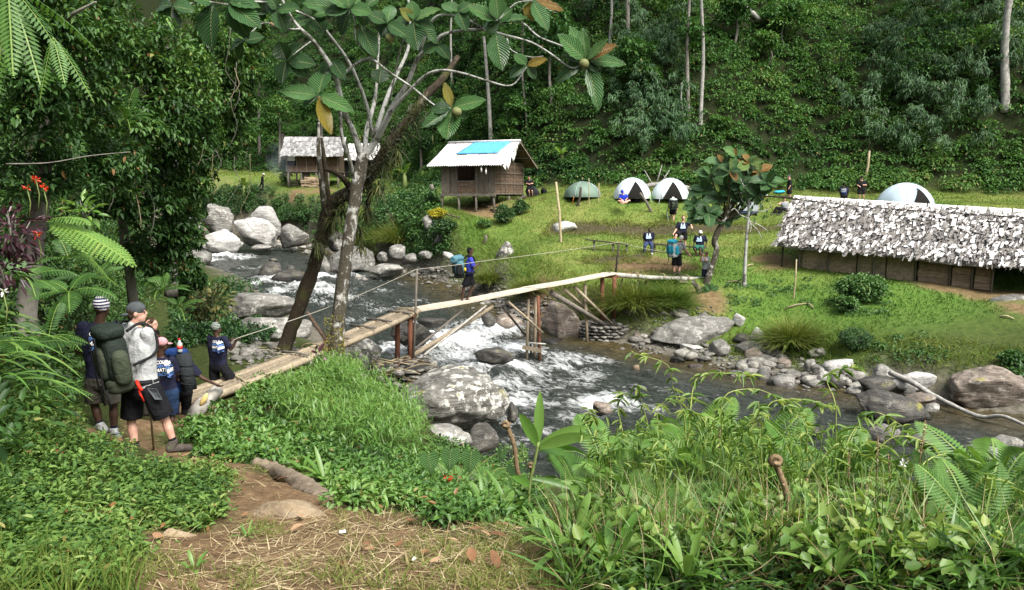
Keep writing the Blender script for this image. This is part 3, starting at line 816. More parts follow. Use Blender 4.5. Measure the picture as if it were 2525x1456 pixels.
F0=np.array(F0);allv=[];allf=[]
def gravel(n,pix,rad,lo,hi):
 global nb_
 for k in range(n):
  u,v=random.choice(pix);u+=random.gauss(0,rad[0]);v+=random.gauss(0,rad[1])
  p=on(u,v);s_=random.uniform(lo,hi);a=random.uniform(0,6.28)
  Q=(P0 if k % 2 else P1)*s_
  q=np.stack([Q[:,0]*math.cos(a)-Q[:,1]*math.sin(a),Q[:,0]*math.sin(a)+Q[:,1]*math.cos(a),Q[:,2]],-1)+np.array((p.x,p.y,p.z+s_*.06))
  allv.append(q);allf.append(F0+nb_);nb_+=len(q)
gravel(1300,beach,(30,14),.06,.2);gravel(1100,shore,(42,13),.06,.2);gravel(140,upper,(25,6),.1,.3);gravel(420,near,(30,18),.06,.2)
me=mesh_from('gravel',np.concatenate(allv),np.concatenate(allf).tolist(),True)
obj('gravel',me,m_stone,kind='stuff',label='grey gravel and pebbles between the stones of the shore')
# ------------------------------------------------------------------ vegetation of the slopes
G_DARK,G_MID,G_LITE,G_YEL=(0.016,0.036,0.010),(0.045,0.095,0.020),(0.095,0.165,0.035),(0.17,0.215,0.05)
m_hill=leaf_mat('hillside_leaf',[(0.0,(0.022,0.05,0.016)),(0.35,(0.052,0.115,0.028)),(0.65,(0.095,0.18,0.04)),(0.9,(0.16,0.235,0.055)),(1.0,(0.28,0.23,0.11))],.6,.3,.2)
m_bamboo=leaf_mat('bamboo_leaf',[(0.0,(0.024,0.058,0.022)),(0.5,(0.06,0.125,0.04)),(0.85,(0.12,0.19,0.06)),(1.0,(0.24,0.21,0.13))],.5,.2)
m_bank=leaf_mat('bank_leaf',[(0.0,(0.018,0.042,0.014)),(0.4,(0.05,0.105,0.025)),(0.7,(0.11,0.19,0.04)),(0.93,(0.20,0.27,0.06)),(1.0,(0.28,0.15,0.06))],.5,.3,.3)
m_grass=leaf_mat('turf_blade',[(0.0,(0.06,0.14,0.022)),(0.5,(0.155,0.205,0.042)),(0.8,(0.21,0.235,0.065)),(1.0,(0.30,0.26,0.12))],.7,.35,.1)
m_herb=leaf_mat('herb_leaf',[(0.0,(0.02,0.05,0.016)),(0.5,(0.06,0.13,0.028)),(0.8,(0.12,0.21,0.045)),(1.0,(0.22,0.27,0.07))],.5,.25)
m_bark=wood_mat('grey_bark',(0.06,0.055,0.045),(0.26,0.24,0.21),(3,3,1),.9,.2)
m_barkpale=wood_mat('pale_bark',(0.13,0.125,0.11),(0.46,0.44,0.41),(4,4,2.0),.85,.1)
def clumps(vb,cen,rad,nl,L,tint,jit=.16,flat=.8,shape='oval',asp=.5,droop=.35,down=.25,up=.0,fill=.55):
 """leaves in loose balls: cen (N,3), rad (N,), nl leaves each"""
 cen=np.asarray(cen,float);N=len(cen)
 rad=np.broadcast_to(rad,(N,));tint=np.broadcast_to(tint,(N,))
 k=np.repeat(np.arange(N),nl)
 d=rdir(len(k));d[:,2]=np.where(d[:,2]<-.25,-d[:,2],d[:,2])
 rr=rad[k]*(fill+(1-fill)*rng.random(len(k)))
 p=cen[k]+d*rr[:,None]*np.array([1,1,flat])
 ax=d*.8+rdir(len(k))*.7;ax[:,2]-=down;ax[:,2]+=up
 nor=d*.6+np.array([0,0,1.0])+rdir(len(k))*.35
 LL=L*rng.uniform(.6,1.35,len(k))
 t=np.clip(tint[k]+rng.normal(0,jit,len(k)),0,.96)
 t=np.where(rng.random(len(k))<.012,1.0,t)
 vb.leaves(p,ax,nor,LL,LL*asp,t,.2,droop,shape)
def in_view(x,y,z,mu=1.12,mv=1.15):
 dz=z;dy=y
 f=dy*CP-dz*SP;up_=dy*SP+dz*CP
 f=np.maximum(f,.01)
 return (np.abs(x/f)<1262.5/FPX*mu)&(np.abs(up_/f)<728/FPX*mv)&(f>.5)
_qc=np.stack([GX,GY,GZ],-1)
_qp=(_qc[:-1,:-1]+_qc[1:,1:])/2
_qa=np.linalg.norm(np.cross(_qc[1:,1:]-_qc[:-1,:-1],_qc[1:,:-1]-_qc[:-1,1:]),axis=-1)/2
_vis=in_view(_qp[...,0],_qp[...,1],_qp[...,2])
def scatter(mask,n,spread=1.0):
 """n points on the ground sheet where mask (per quad) holds, by true area"""
 w=(_qa*mask*_vis).ravel();w=w/w.sum()
 k=rng.choice(len(w),n,p=w)
 j,i=np.divmod(k,nx-1)
 x=gx[i]+(gx[i+1]-gx[i])*rng.random(n);y=gy[j]+(gy[j+1]-gy[j])*rng.random(n)
 return np.stack([x,y,Hq(x,y)],-1)
def qm(a):return (a[:-1,:-1]+a[1:,1:])/2
_hillq=(qm(GY-foot_line(GX))>.3)&(_qp[...,0]>qm(left_line(GY))+1)
_leftq=(qm(left_line(GY)-GX)>.1)&(_qp[...,1]<40)
# -- the far slopes: ferns, vines and bushes that nobody could count
P=scatter(_hillq,6200)
ln=fbm(P*.13,3);ln2=fbm(P*.5+40,2)
ht=(P[:,1]-foot_line(P[:,0]))
vb=VB()
rad=rng.uniform(.3,.85,len(P))*(1+.35*ln)
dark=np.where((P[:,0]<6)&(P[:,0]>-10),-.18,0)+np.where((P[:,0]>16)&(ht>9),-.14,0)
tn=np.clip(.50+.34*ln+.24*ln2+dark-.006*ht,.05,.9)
P[:,2]+=rad*.3
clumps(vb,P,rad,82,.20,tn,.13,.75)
Pt=scatter(_hillq&(qm(GY-foot_line(GX))>4),150);Pt[:,2]+=rng.uniform(.8,2.6,len(Pt))
for q_ in range(6):
 clumps(vb,Pt+rng.normal(0,.75,Pt.shape),rng.uniform(.45,.95,len(Pt)),60,.2,np.clip(.55+.4*fbm(Pt*2.3,2),.1,.93),.1,.6)
P2=scatter(_hillq&(qm(GY-foot_line(GX))<14),2200)
P2[:,2]+=.25
clumps(vb,P2,rng.uniform(.3,.6,len(P2)),60,.15,np.clip(.6+.2*fbm(P2*.4,2),.2,.9),.1,.6,asp=.7)
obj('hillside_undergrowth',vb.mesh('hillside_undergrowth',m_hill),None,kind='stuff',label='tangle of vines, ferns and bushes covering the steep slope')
# -- drooping bamboo on the slope
vb=VB()
Q=[]
def zone(n,boxes,lift=(0,.5)):
 out=[]
 for k in range(n):
  b=random.choice(boxes);p=on(random.uniform(b[0],b[2]),random.uniform(b[1],b[3]))
  out.append((p.x,p.y,p.z+random.uniform(*lift)))
 return np.array(out)
bz=zone(190,[(2080,120,2480,330),(2150,20,2525,200),(2120,200,2400,430),(1500,180,1700,420),(1450,20,1700,200)],(.2,.8))
pp=[];aa=[]
for q in bz:
 H_=random.uniform(1.6,3.6);dx,dy=random.uniform(-1.3,1.3),random.uniform(-1.6,-.3);m=20
 t_=np.sort(rng.uniform(.25,1,m));c_=q+np.stack([dx*t_**1.6,dy*t_**1.6,H_*(t_*1.5-t_**2.4*1.05)],-1)
 pp.append(np.repeat(c_+rng.normal(0,.16,(m,3)),7,0));aa.append(np.repeat(np.stack([dx*t_,dy*t_,.3-1.3*t_],-1),7,0))
p=np.concatenate(pp);ax=np.concatenate(aa)*.5+rdir(len(p))*.75+np.array([0,0,-.35])
vb.leaves(p+rng.normal(0,.06,p.shape),ax,rdir(len(p))*.6+np.array([0,-.4,.9]),.36*rng.uniform(.6,1.3,len(p)),.06,np.clip(.45+.3*np.repeat(rng.random(len(bz))-.4,140)+rng.normal(0,.14,len(p)),0,1),.1,.4,'quad')
obj('bamboo_thicket',vb.mesh('bamboo_thicket',m_bamboo),None,kind='stuff',label='drooping bamboo leaves hanging over the dark part of the slope')
def trunk_tree(name,label,cat,base,top,r0,r1,mat,bend=.3,crown=None,group=None,leafmat=None,seed=0,limbs=0):
 base,top=Vector(base),Vector(top)
 t=thing(name,label,cat,base,group)
 r_=random.Random(seed)
 mid=(base+top)/2+Vector((r_.uniform(-bend,bend),r_.uniform(-bend,bend),0))
 pts=curve_pts([tuple(base-Vector((0,0,.3)))+(r0*1.25,),tuple(base.lerp(mid,.2))+(r0,),tuple(mid)+((r0+r1)/2,),tuple(top)+(r1,)],5)
 mb=MB().tube([q[:3] for q in pts],[q[3] for q in pts],8,True,.25,seed)
 for k in range(limbs):
  a=base.lerp(top,r_.uniform(.55,.95));an=r_.uniform(0,6.28)
  e=a+Vector((math.cos(an)*1.2,math.sin(an)*1.2,r_.uniform(.3,1.2)))
  mb.tube([a,a.lerp(e,.5)+Vector((0,0,.15)),e],[r1*.6,r1*.4,r1*.15],5)
 obj('trunk',mb,mat,t)
 if crown:
  vb=VB()
  for (cen,rad,n,L,tint,kw) in crown:
   cen=np.array(cen,float)
   N=max(3,int(n/70))
   cc=cen+rdir(N)*np.array(rad)*(rng.random((N,1))**.4)*.8
   clumps(vb,cc,np.mean(rad)*.34*rng.uniform(.7,1.4,N),70,L,tint+rng.normal(0,.09,N),.12,**kw)
  obj('crown',vb.mesh('crown',leafmat or m_hill),None,t)
 return t
def px_tree(name,label,u,v,ut,vt,wpx,mat,crown=None,group=None,lean=0.0,**k):
 b=on(u,v)
 Z=b.y
 top=V(ut,vt,Z+lean)
 w=wpx*Z/FPX/2
 cr=None
 if crown:
  cr=[]
  for (cu,cv,rp,n,L,tint) in crown:
   rr=rp*Z/FPX
   cr.append((W(cu,cv,Z+lean*.7),(rr,rr,rr*.85),n,L,tint,{}))
 return trunk_tree(name,label,'tree',b,top,w,w*.62,mat,crown=cr,group=group,**k)
GT='trees on the slope behind the huts and tents'
px_tree('slope_tree','tall pale straight trunk at the right edge with its crown above the picture',2478,275,2508,-120,20,m_barkpale,[(2500,-260,170,2600,.3,.4)],GT,seed=1)
px_tree('slope_tree','thin white curved trunk, right of the pair above the young tree',1727,305,1726,-60,10,m_barkpale,[(1726,-120,90,1200,.26,.5)],GT,seed=2)
px_tree('slope_tree','thin grey trunk with a fern tuft, left of the pair above the young tree',1697,292,1704,-60,10,m_bark,[(1703,85,45,700,.24,.4),(1702,-130,90,1200,.26,.45)],GT,seed=3)
px_tree('dead_stump','broken bare stump left of the two thin trunks on the slope',1684,292,1681,205,7,m_barkpale,None,GT,seed=4)
px_tree('slope_tree','slim pale trunk rising directly behind the blue tarped hut',1212,392,1193,90,11,m_barkpale,[(1190,20,110,1500,.26,.35)],GT,seed=5)
px_tree('slope_tree','straight white trunk at the top of the slope left of the bamboo',1503,120,1504,-80,8,m_barkpale,[(1504,-140,100,1000,.28,.4)],GT,seed=6)
px_tree('slope_tree','thick dark trunk just right of the straight white trunk',1549,125,1551,-80,12,m_bark,[(1551,-150,110,1200,.28,.35)],GT,seed=7)
px_tree('slope_tree','thin pale trunk at the top between the branches of the big leaved tree',1114,230,1116,-60,6,m_barkpale,[(1116,-100,90,900,.26,.4)],GT,seed=8)
px_tree('slope_tree','small round topped tree with light leaves to the right of the blue tarped hut roof',1260,405,1262,320,5,m_bark,[(1258,310,34,900,.22,.62),(1280,268,40,900,.22,.55)],GT,seed=9)
px_tree('slope_tree','dark bushy tree at the foot of the slope left of the blue tarped hut',1040,440,1035,330,8,m_bark,[(1030,320,60,1600,.24,.22),(1060,370,50,1200,.24,.2)],GT,seed=10)
px_tree('slope_tree','light green bushy tree behind the left shingled hut',690,420,690,290,7,m_bark,[(688,280,50,1500,.30,.62),(650,320,42,1100,.3,.5)],GT,seed=11)
px_tree('slope_tree','rounded green tree above the ridge of the left shingled hut',790,400,795,250,8,m_bark,[(800,240,60,1700,.32,.5),(760,280,45,1100,.3,.42)],GT,seed=12)
px_tree('slope_tree','dark green tree at the valley head between the overhanging bank and the leaning trunk',640,380,640,200,8,m_bark,[(640,180,70,1900,.32,.32),(690,210,50,1200,.3,.38)],GT,seed=13)
px_tree('slope_tree','mid green tree high on the slope right of the fallen log',1935,130,1938,40,6,m_bark,[(1938,40,60,1700,.26,.55)],GT,seed=14)
px_tree('slope_tree','yellowish bushy tree below the fallen log on the slope',1890,170,1892,110,5,m_bark,[(1890,108,42,1200,.24,.72)],GT,seed=15)
px_tree('slope_tree','leafy vine covered bush left of the bare patch of slope',1775,330,1775,300,5,m_bark,[(1775,300,30,1000,.2,.62),(1772,335,28,800,.2,.55)],GT,seed=16)
px_tree('slope_tree','fern topped green tree left of the two thin trunks',1560,260,1560,150,6,m_bark,[(1560,150,60,1800,.26,.45),(1600,200,45,1200,.24,.58)],GT,seed=17)
px_tree('slope_tree','dark tree at the top centre behind the branch tips',1360,260,1362,90,8,m_bark,[(1362,90,80,2200,.28,.3)],GT,seed=18)
px_tree('slope_tree','bright bush above the third tent on the slope',1660,400,1660,375,4,m_bark,[(1660,375,34,1000,.2,.66)],GT,seed=19)
px_tree('slope_tree','green tree at the top of the slope above the young big leaved tree',1810,120,1812,20,7,m_bark,[(1812,20,60,1600,.26,.42)],GT,seed=20)
px_tree('slope_tree','thin trunk with hanging creepers behind the largest hanging leaf',1300,330,1290,40,6,m_bark,[(1290,20,80,1500,.26,.35)],GT,seed=21)
px_tree('slope_tree','small pale tree on the slope behind the far left man',605,400,608,330,4,m_bark,[(608,325,30,800,.26,.55)],GT,seed=22)
p,q=on(1795,22),on(1868,74)
mb=MB().tube([p+Vector((0,-.2,.7)),p.lerp(q,.5)+Vector((0,-.5,.75)),q+Vector((0,-.4,.5))],[.20,.24,.16],9,True,.3)
tag(obj('fallen_log',mb,m_barkpale,loc=p),'pale fallen log sticking out of the slope at the top right','log')
# -- banana plants
m_banana=leaf_mat('banana_leaf',[(0.0,(0.05,0.11,0.02)),(0.6,(0.14,0.25,0.045)),(1.0,(0.28,0.33,0.09))],.4,.4)
m_stalk=plain('green_stalk',(0.13,0.17,0.05),.6)
def broad_leaf(base,d,nor,L,w,droop=.5,n=6,tint=.5):
 """one broad leaf: a strip bent along its rib, with a fold"""
 d=Vector(d).normalized();side=d.cross(Vector(nor)).normalized();nn=side.cross(d).normalized()
 vs=[];fs=[]
 for i in range(n+1):
  t=i/n
  c_=Vector(base)+d*L*t*(1-.12*droop*t)-Vector((0,0,1))*(droop*L*t*t*.6)
  ww=w*(math.sin(math.pi*min(1,t*.93+.07))**.7)*.5 if i<n else w*.03
  vs+=[c_-side*ww+nn*ww*.35,c_,c_+side*ww+nn*ww*.35]
 for i in range(n):
  a=i*3
  fs+=[(a,a+1,a+4,a+3),(a+1,a+2,a+5,a+4)]
 return vs,fs
def banana(u,v,hpx,label,seed):
 b=on(u,v);s=hpx*b.y/FPX;r_=random.Random(seed)
 t=thing('banana_plant',label,'plant',b,'banana plants')
 obj('stem',MB().tube([b,b+Vector((.03,0,s*.3)),b+Vector((0,0,s*.55))],[.09*s,.07*s,.04*s],8),m_stalk,t)
 for k in range(6):
  a=k*1.05+r_.uniform(-.3,.3);el=r_.uniform(.5,1.25)
  d=(math.cos(a)*math.cos(el),math.sin(a)*math.cos(el),math.sin(el))
  vs,fs=broad_leaf(b+Vector((0,0,s*(.45+.02*k))),d,(0,0,1) if el<1.1 else (math.cos(a),math.sin(a),-.2),s*r_.uniform(.45,.7),s*.17,r_.uniform(.3,.9))
  me=mesh_from('leaf',vs,fs,True);set_tint(me,r_.uniform(.4,.9));obj('leaf',me,m_banana,t)
banana(1385,418,62,'banana plant with pale leaves standing at the foot of the slope behind the green tent',1)
banana(998,470,78,'banana plant with drooping leaves left of the blue tarped hut',2)
banana(603,500,70,'banana plant beside the overhanging bank, left of the walking far man',3)
banana(965,452,40,'small banana plant to the left of the drooping banana plant',4)
# -- turf of the field
okq=(qm(lawn)>.5)&(qm(dirt)<.4)&(qm(peb)<.4)&(qm(stepm)<.5)
P=scatter(okq&(_qp[...,1]<50),62000)
vb=VB()
cl=fbm(P*.35,3);cl2=fbm(P*1.7,2)
ax=rdir(len(P))*.75+np.array([0,0,1.0])
tl=np.clip(.48+.30*cl+.18*cl2+rng.normal(0,.13,len(P))-.5*gmask(lush,P[:,0],P[:,1]),0,1)
vb.leaves(P-np.array([0,0,.01]),ax,rdir(len(P)),rng.uniform(.05,.13,len(P))*(1+.5*np.clip(cl2,0,1)),rng.uniform(.018,.034,len(P)),tl,.0,.6,'quad')
P=scatter(okq&(_qp[...,1]>=50),9000)
vb.leaves(P,rdir(len(P))*.7+np.array([0,0,1.0]),rdir(len(P)),rng.uniform(.1,.22,len(P)),.06,np.clip(.4+.2*fbm(P*.3,2)+rng.normal(0,.1,len(P)),0,1),0,.5,'quad')
obj('field_turf',vb.mesh('field_turf',m_grass),None,kind='stuff',label='short trodden grass of the camping field')
stq=(qm(stepm)>.15)&(qm(stepm)<.75)&(_qp[...,1]<46)&(qm(peb)<.6)
P=scatter(stq,4500)
vb=VB()
ax=rdir(len(P))*.6+np.array([0,-.6,.45])
vb.leaves(P+np.array([0,0,.03]),ax,np.array([0,0,1.0])+rdir(len(P))*.3,rng.uniform(.18,.42,len(P)),.026,np.clip(.7+rng.normal(0,.2,len(P)),0,1),0,.8,'grass')
egq=(qm(_d)>.9)&(qm(_d)<2.6)&(_qp[...,1]>17)&(_qp[...,1]<45)&(qm(_o)>0)
P=scatter(egq,9000)
vb.leaves(P,rdir(len(P))*.8+np.array([0,-.3,.8]),rdir(len(P)),rng.uniform(.12,.34,len(P)),.024,np.clip(.42+.25*fbm(P*.6,2)+rng.normal(0,.15,len(P)),0,1),0,.7,'grass')
obj('edge_grass',vb.mesh('edge_grass',m_grass),None,kind='stuff',label='longer grass hanging over the earth edges of the field')
# -- creeping herbs between the far boulders and the huts
vb=VB()
z1=zone(520,[(560,470,780,540),(700,500,1060,560),(900,430,1060,520),(880,540,1040,600),(640,520,760,555),(930,480,1080,530),(1030,400,1090,470)],(.0,.25))
clumps(vb,z1,rng.uniform(.3,.7,len(z1)),60,.17,np.clip(.42+.25*fbm(z1*.5,2),.05,.9),.14,.6,asp=.6)
z1=zone(260,[(430,470,620,520),(430,500,560,545)],(.0,.5))
clumps(vb,z1,rng.uniform(.3,.8,len(z1)),50,.2,.35,.14,.7)
z1=zone(110,[(1790,690,2000,760),(2050,700,2200,780),(1540,700,1640,745),(2480,880,2525,930),(2150,830,2330,900)],(.0,.06))
clumps(vb,z1,rng.uniform(.15,.32,len(z1)),50,.09,.5,.14,.5)
z1=zone(240,[(990,550,1065,625),(605,470,650,525),(1030,585,1110,640),(680,555,900,605),(1000,610,1060,640)],(.0,.2))
clumps(vb,z1,rng.uniform(.2,.5,len(z1)),60,.14,np.clip(.5+.25*fbm(z1*.5,2),.05,.9),.15,.7,asp=.5)
z1=zone(330,[(440,700,640,760),(430,760,560,860),(500,800,660,850),(425,610,500,700)],(.0,.3))
clumps(vb,z1,rng.uniform(.12,.4,len(z1)),50,.12,np.clip(.38+.3*fbm(z1*.8,2),.05,.9),.15,.8,asp=.5)
obj('bank_herbs',vb.mesh('bank_herbs',m_herb),None,kind='stuff',label='low leafy herbs and creepers between the boulders and the huts')
def bush(u,v,wpx,hpx,label,tint,mat=None,n=1400,L=.1,name='bush',lift=.45,group=None,seed=0,**kw):
 b=on(u,v);rx=wpx*b.y/FPX/2;rz=hpx*b.y/FPX/2
 t=thing(name,label,'bush',b,group)
 vb=VB();N=max(4,n//60)
 cc=np.array(b)+np.array([0,0,rz*2*lift])+rdir(N)*np.array([rx*.72,rx*.6,rz*.72])
 clumps(vb,cc,min(rx,rz)*rng.uniform(.35,.6,N),60,L,tint+rng.normal(0,.08,N),.12,**kw)
 obj('foliage',vb.mesh('foliage',mat or m_herb),None,t)
 mb=MB()
 for k in range(4):
  e=b+Vector((random.uniform(-.6,.6)*rx,random.uniform(-.4,.4)*rx,rz*1.1));mb.tube([b-Vector((0,0,.1)),b.lerp(e,.5)+Vector((0,0,.06)),e],[.02,.016,.006],5)
 obj('stem',mb,m_bark,t)
 return t
m_yelleaf=leaf_mat('yellow_leaf',[(0,(0.16,.17,.02)),(.5,(.40,.36,.02)),(1,(.6,.52,.05))],.5,.3)
m_redfl=leaf_mat('red_petal',[(0,(.55,.02,.01)),(1,(.85,.10,.03))],.5,.3)
m_whitefl=leaf_mat('white_petal',[(0,(.7,.7,.66)),(1,(.85,.83,.82))],.6,.2)
bush(1081,541,58,26,'low clipped yellow shrub in front of the blue tarped hut',.55,m_yelleaf,1800,.09)
bush(1245,552,46,48,'dark green rounded bush below the right corner of the blue tarped hut',.3,None,1800,.11)
bush(1285,530,36,40,'bush with whitish flowers right of the hut stilts',.35,None,1400,.10)
bush(1060,512,26,36,'small dark flowering bush left of the hut stilts',.25,None,900,.1)
bush(1098,583,92,40,'dark creeping bush over the grey boulder on the bank',.22,None,2200,.12)
bush(705,460,30,70,'slender blue green bush beside the left shingled hut',.35,None,1200,.16)
bush(2125,745,130,70,'bright green leafy bush in front of the long hut',.62,None,5200,.10,group=None)
bush(2088,770,60,40,'smaller green bush at the left foot of the bright leafy bush',.6,None,1800,.09)
bush(2108,862,84,56,'dark blue green feathery bush near the shore',.30,None,3400,.075,asp=.3)
bush(1195,562,40,22,'pale flowering herb patch above the dark creeping bush',.6,None,900,.08)
bush(2495,905,60,40,'green herb clump behind the very large brown boulder',.45,None,1600,.1)
bush(735,548,110,50,'twiggy brown green bush over the boulders by the leaning trunk',.4,m_herb,2200,.12)
for (u,v,w,hh,n,lab) in ((905,612,80,74,900,'tall clump of green grass right of the pale trunk'),(985,600,110,62,1100,'wide clump of yellowish grass on the bank right of the tall clump'),(918,642,36,36,900,'round bright green grass hummock sitting on the long pale boulder'),
                         (1560,760,120,90,1500,'big hummock of pale drooping grass under the log walkway'),(1650,755,80,66,1100,'bright green grass tuft left of the leaning tree root'),(1955,850,100,80,1400,'drooping tuft of yellow green grass over the layered rock'),(1640,700,90,28,600,'low green grass tuft under the end of the walkway'),(1210,700,90,46,1100,'shaggy grass overhang at the edge of the stony beach'),(1310,722,90,40,1000,'shaggy grass overhang right of the beach end')):
 b=on(u,v);s=b.y/FPX;vb=VB()
 P=np.array(b)+np.stack([rng.normal(0,w*s*.2,n),rng.normal(0,w*s*.15,n),np.zeros(n)],-1)
 dd=(P-np.array(b));ax=np.stack([dd[:,0]*1.4/(w*s),dd[:,1]*1.4/(w*s)-.15,np.full(n,.75)],-1)+rdir(n)*.3
 vb.leaves(P,ax,np.array([0,0,1.0])+rdir(n)*.3,hh*s*rng.uniform(.6,1.2,n),.026,np.clip((.15 if 'green' in lab and 'yellow' not in lab else .55)+rng.normal(0,.2,n),0,1),0,.75,'grass')
 tag(obj('grass_clump',vb.mesh('grass_clump',m_grass),None,loc=None),lab,'grass clump','grass clumps on the far bank')
# ------------------------------------------------------------------ huts
m_plank=wood_mat('weathered_plank',(0.055,0.047,0.038),(0.23,0.195,0.155),(9,9,1.4),.9,.3)
m_board=wood_mat('brown_bark_board',(0.045,0.030,0.021),(0.18,0.122,0.085),(2,2,9),.9,.25)
m_post=wood_mat('grey_post',(0.06,0.05,0.042),(0.24,0.215,0.18),(10,10,1.2),.9,.25)
m_postdark=wood_mat('dark_post',(0.018,0.015,0.012),(0.075,0.062,0.05),(8,8,1.5),.9,.2)
m_tin=wood_mat('weathered_roof_sheet',(0.30,0.295,0.29),(0.66,0.65,0.64),(1.5,6,1.5),.55,.12,.15)
m_shing=wood_mat('grey_shingle',(0.10,0.098,0.095),(0.42,0.415,0.41),(9,9,2),.9,.4)
m_shingw=wood_mat('bleached_bark_shingle',(0.42,0.40,0.38),(0.74,0.725,0.71),(6,6,2),.85,.18,.3)
m_shingd=wood_mat('dark_bark_shingle',(0.16,0.145,0.13),(0.46,0.435,0.41),(8,8,2),.9,.4)
m_tarp=plain('blue_tarp',(0.07,0.29,0.52),.5,.4,.15,3,.3)
m_rag=plain('white_plastic_rag',(0.68,0.67,0.65),.6,.3,.12,6,.3)
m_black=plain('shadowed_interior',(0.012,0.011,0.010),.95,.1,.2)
class Frame:
 """local axes: x to the right along the front wall, y to the back, z up"""
 def __init__(s,o,ang):s.o=Vector(o);s.x=Vector((math.cos(ang),math.sin(ang),0));s.y=Vector((-math.sin(ang),math.cos(ang),0));s.z=Vector((0,0,1));s.M=Matrix((s.x,s.y,s.z)).transposed()
 def __call__(s,x,y,z):return s.o+s.x*x+s.y*y+s.z*z
 def box(s,x0,x1,y0,y1,z0,z1,mb=None):
  return (mb or MB()).box(s((x0+x1)/2,(y0+y1)/2,(z0+z1)/2),(x1-x0,y1-y0,z1-z0),s.M)
# ---- the blue tarped hut (origin: front right corner of the floor)
c0_=W(1218,476,44.8)
F=Frame(c0_,R(-24))
Wd_,D_=3.55,4.4
hut=thing('stilt_hut','brown wooden stilt hut with a pale corrugated roof and a blue tarp on it','hut',F(0,0,-1.2))
obj('floor',F.box(-Wd_,0,0,D_,-.09,0),m_plank,hut)
obj('floor_beam',F.box(-Wd_-.1,.1,-.03,.07,-.2,-.092),m_post,hut)
obj('floor_beam',F.box(-Wd_-.1,.1,D_-.08,D_+.02,-.2,-.092),m_post,hut)
for k,(x,y) in enumerate(((0,0.02),(-1.17,0),(-2.35,.02),(-Wd_+.05,.02),(0,2.2),(0,D_-.1),(-1.2,2.2),(-2.4,2.2),(-Wd_+.05,2.2),(-Wd_+.05,D_-.1),(-1.8,D_-.1))):
 a=F(x-.06,y+.06,-.2);g=h(a.x,a.y)
 obj('stilt',MB().tube([(a.x,a.y,g-.3),(a.x+.02,a.y,(g+a.z)/2),(a.x,a.y,a.z)],[.075,.07,.065],7,True,.2,k),m_post,hut)
n_=0
def planks(x0,x1,z0,z1,n,mat,nm='plank',y=0.0):
 w=(x1-x0)/n
 for k in range(n):
  j=random.uniform(-.012,.012);e=random.uniform(-.03,.03)
  obj(nm,F.box(x0+k*w+.006,x0+(k+1)*w-.006,y-.018+j,y+.012+j,z0+e*.5,z1+e),mat,hut)
planks(-Wd_,-2.44,.0,1.72,8,m_plank);planks(-1.22,0,.0,1.72,9,m_plank)
planks(-2.43,-1.23,.0,.66,6,m_board);
obj('sill',F.box(-2.45,-1.2,-.05,.03,.66,.72),m_post,hut);obj('rail',F.box(-2.45,-1.2,-.045,-.02,.42,.46),m_post,hut)
obj('lintel',F.box(-Wd_,0.02,-.03,.05,1.68,1.76),m_post,hut)
obj('jamb',F.box(-2.47,-2.42,-.04,.03,.72,1.68),m_post,hut);obj('jamb',F.box(-1.24,-1.19,-.04,.03,.72,1.68),m_post,hut)
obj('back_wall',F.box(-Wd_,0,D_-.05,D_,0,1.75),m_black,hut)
obj('left_wall',F.box(-Wd_,-Wd_+.04,.03,D_-.05,0,1.75),m_board,hut)
nb=10
for k in range(nb):
 z0=1.85*k/nb
 j=random.uniform(0,.02)
 obj('board',F.box(-.03+j,.005+j,.03,D_-.06,z0+.004,z0+1.85/nb-.006),m_board,hut)
for y in (.05,.95,1.6,2.9,D_-.1):obj('batten',F.box(.03,.055,y-.025,y+.025,-.05,1.9),m_post,hut)
for z in (.55,1.2,1.83):obj('rail',F.box(.056,.075,.05,D_-.1,z-.02,z+.02),m_post,hut)
for y in (1.3,2.1,2.9):obj('gable_stick',F.box(-.02,.02,y-.025,y+.025,1.86,2.75-abs(y-2.15)*.55),m_post,hut)
ry,rz=2.15,3.10;ex0,ex1=-Wd_-.65,.75
def slope(y0,z0,y1,z1,x0,x1,mat,nm,amp=.034,nw=None):
 """a corrugated sheet between the ridge line (y0,z0) and the eave (y1,z1)"""
 n=5;vs=[];fs=[]
 up=F.z
 for i in range(n*2+1):
  x=x0+(x1-x0)*i/(n*2)
  d=amp*math.cos(i*math.pi)
  for (y,z) in ((y0,z0),((y0+y1)/2,(z0+z1)/2-.03),(y1,z1)):vs.append(F(x,y,z+d))
 m_=len(vs)
 for i in range(n*2+1):
  for q in range(3):vs.append(vs[i*3+q]-up*.02)
 for i in range(n*2):
  for q in range(2):
   a=i*3+q;fs.append((a,a+3,a+4,a+1));fs.append((m_+a,m_+a+1,m_+a+4,m_+a+3))
 for i in range(n*2):fs.append((i*3+2,i*3+5,m_+i*3+5,m_+i*3+2));fs.append((i*3+3,i*3,m_+i*3,m_+i*3+3))
 for q in range(2):
  a=q;fs.append((a,a+1,m_+a+1,m_+a));a=n*6+q;fs.append((a+1,a,m_+a,m_+a+1))
 return obj(nm,mesh_from(nm,vs,fs,False),mat,hut)
ns=7
for k in range(ns):
 x0=ex0+(ex1-ex0)*k/ns;x1=ex0+(ex1-ex0)*(k+1)/ns+.05
 o_=.012*(k % 2)
 slope(ry,rz+o_,-.62+random.uniform(-.05,.05),1.60+o_,x0,x1,m_tin,'roof_sheet')
 slope(ry,rz+o_-.01,D_+.55,1.62+o_,x0,x1,m_board,'rear_roof_sheet')
obj('ridge_cap',MB().tube([F(ex0,ry,rz+.06),F(ex1+.03,ry,rz+.06)],.075,8),m_tin,hut)
obj('verge_board',MB().beam(F(ex1+.02,ry,rz-.06),F(ex1+.02,D_+.55,1.55),.03,.10),m_plank,hut)
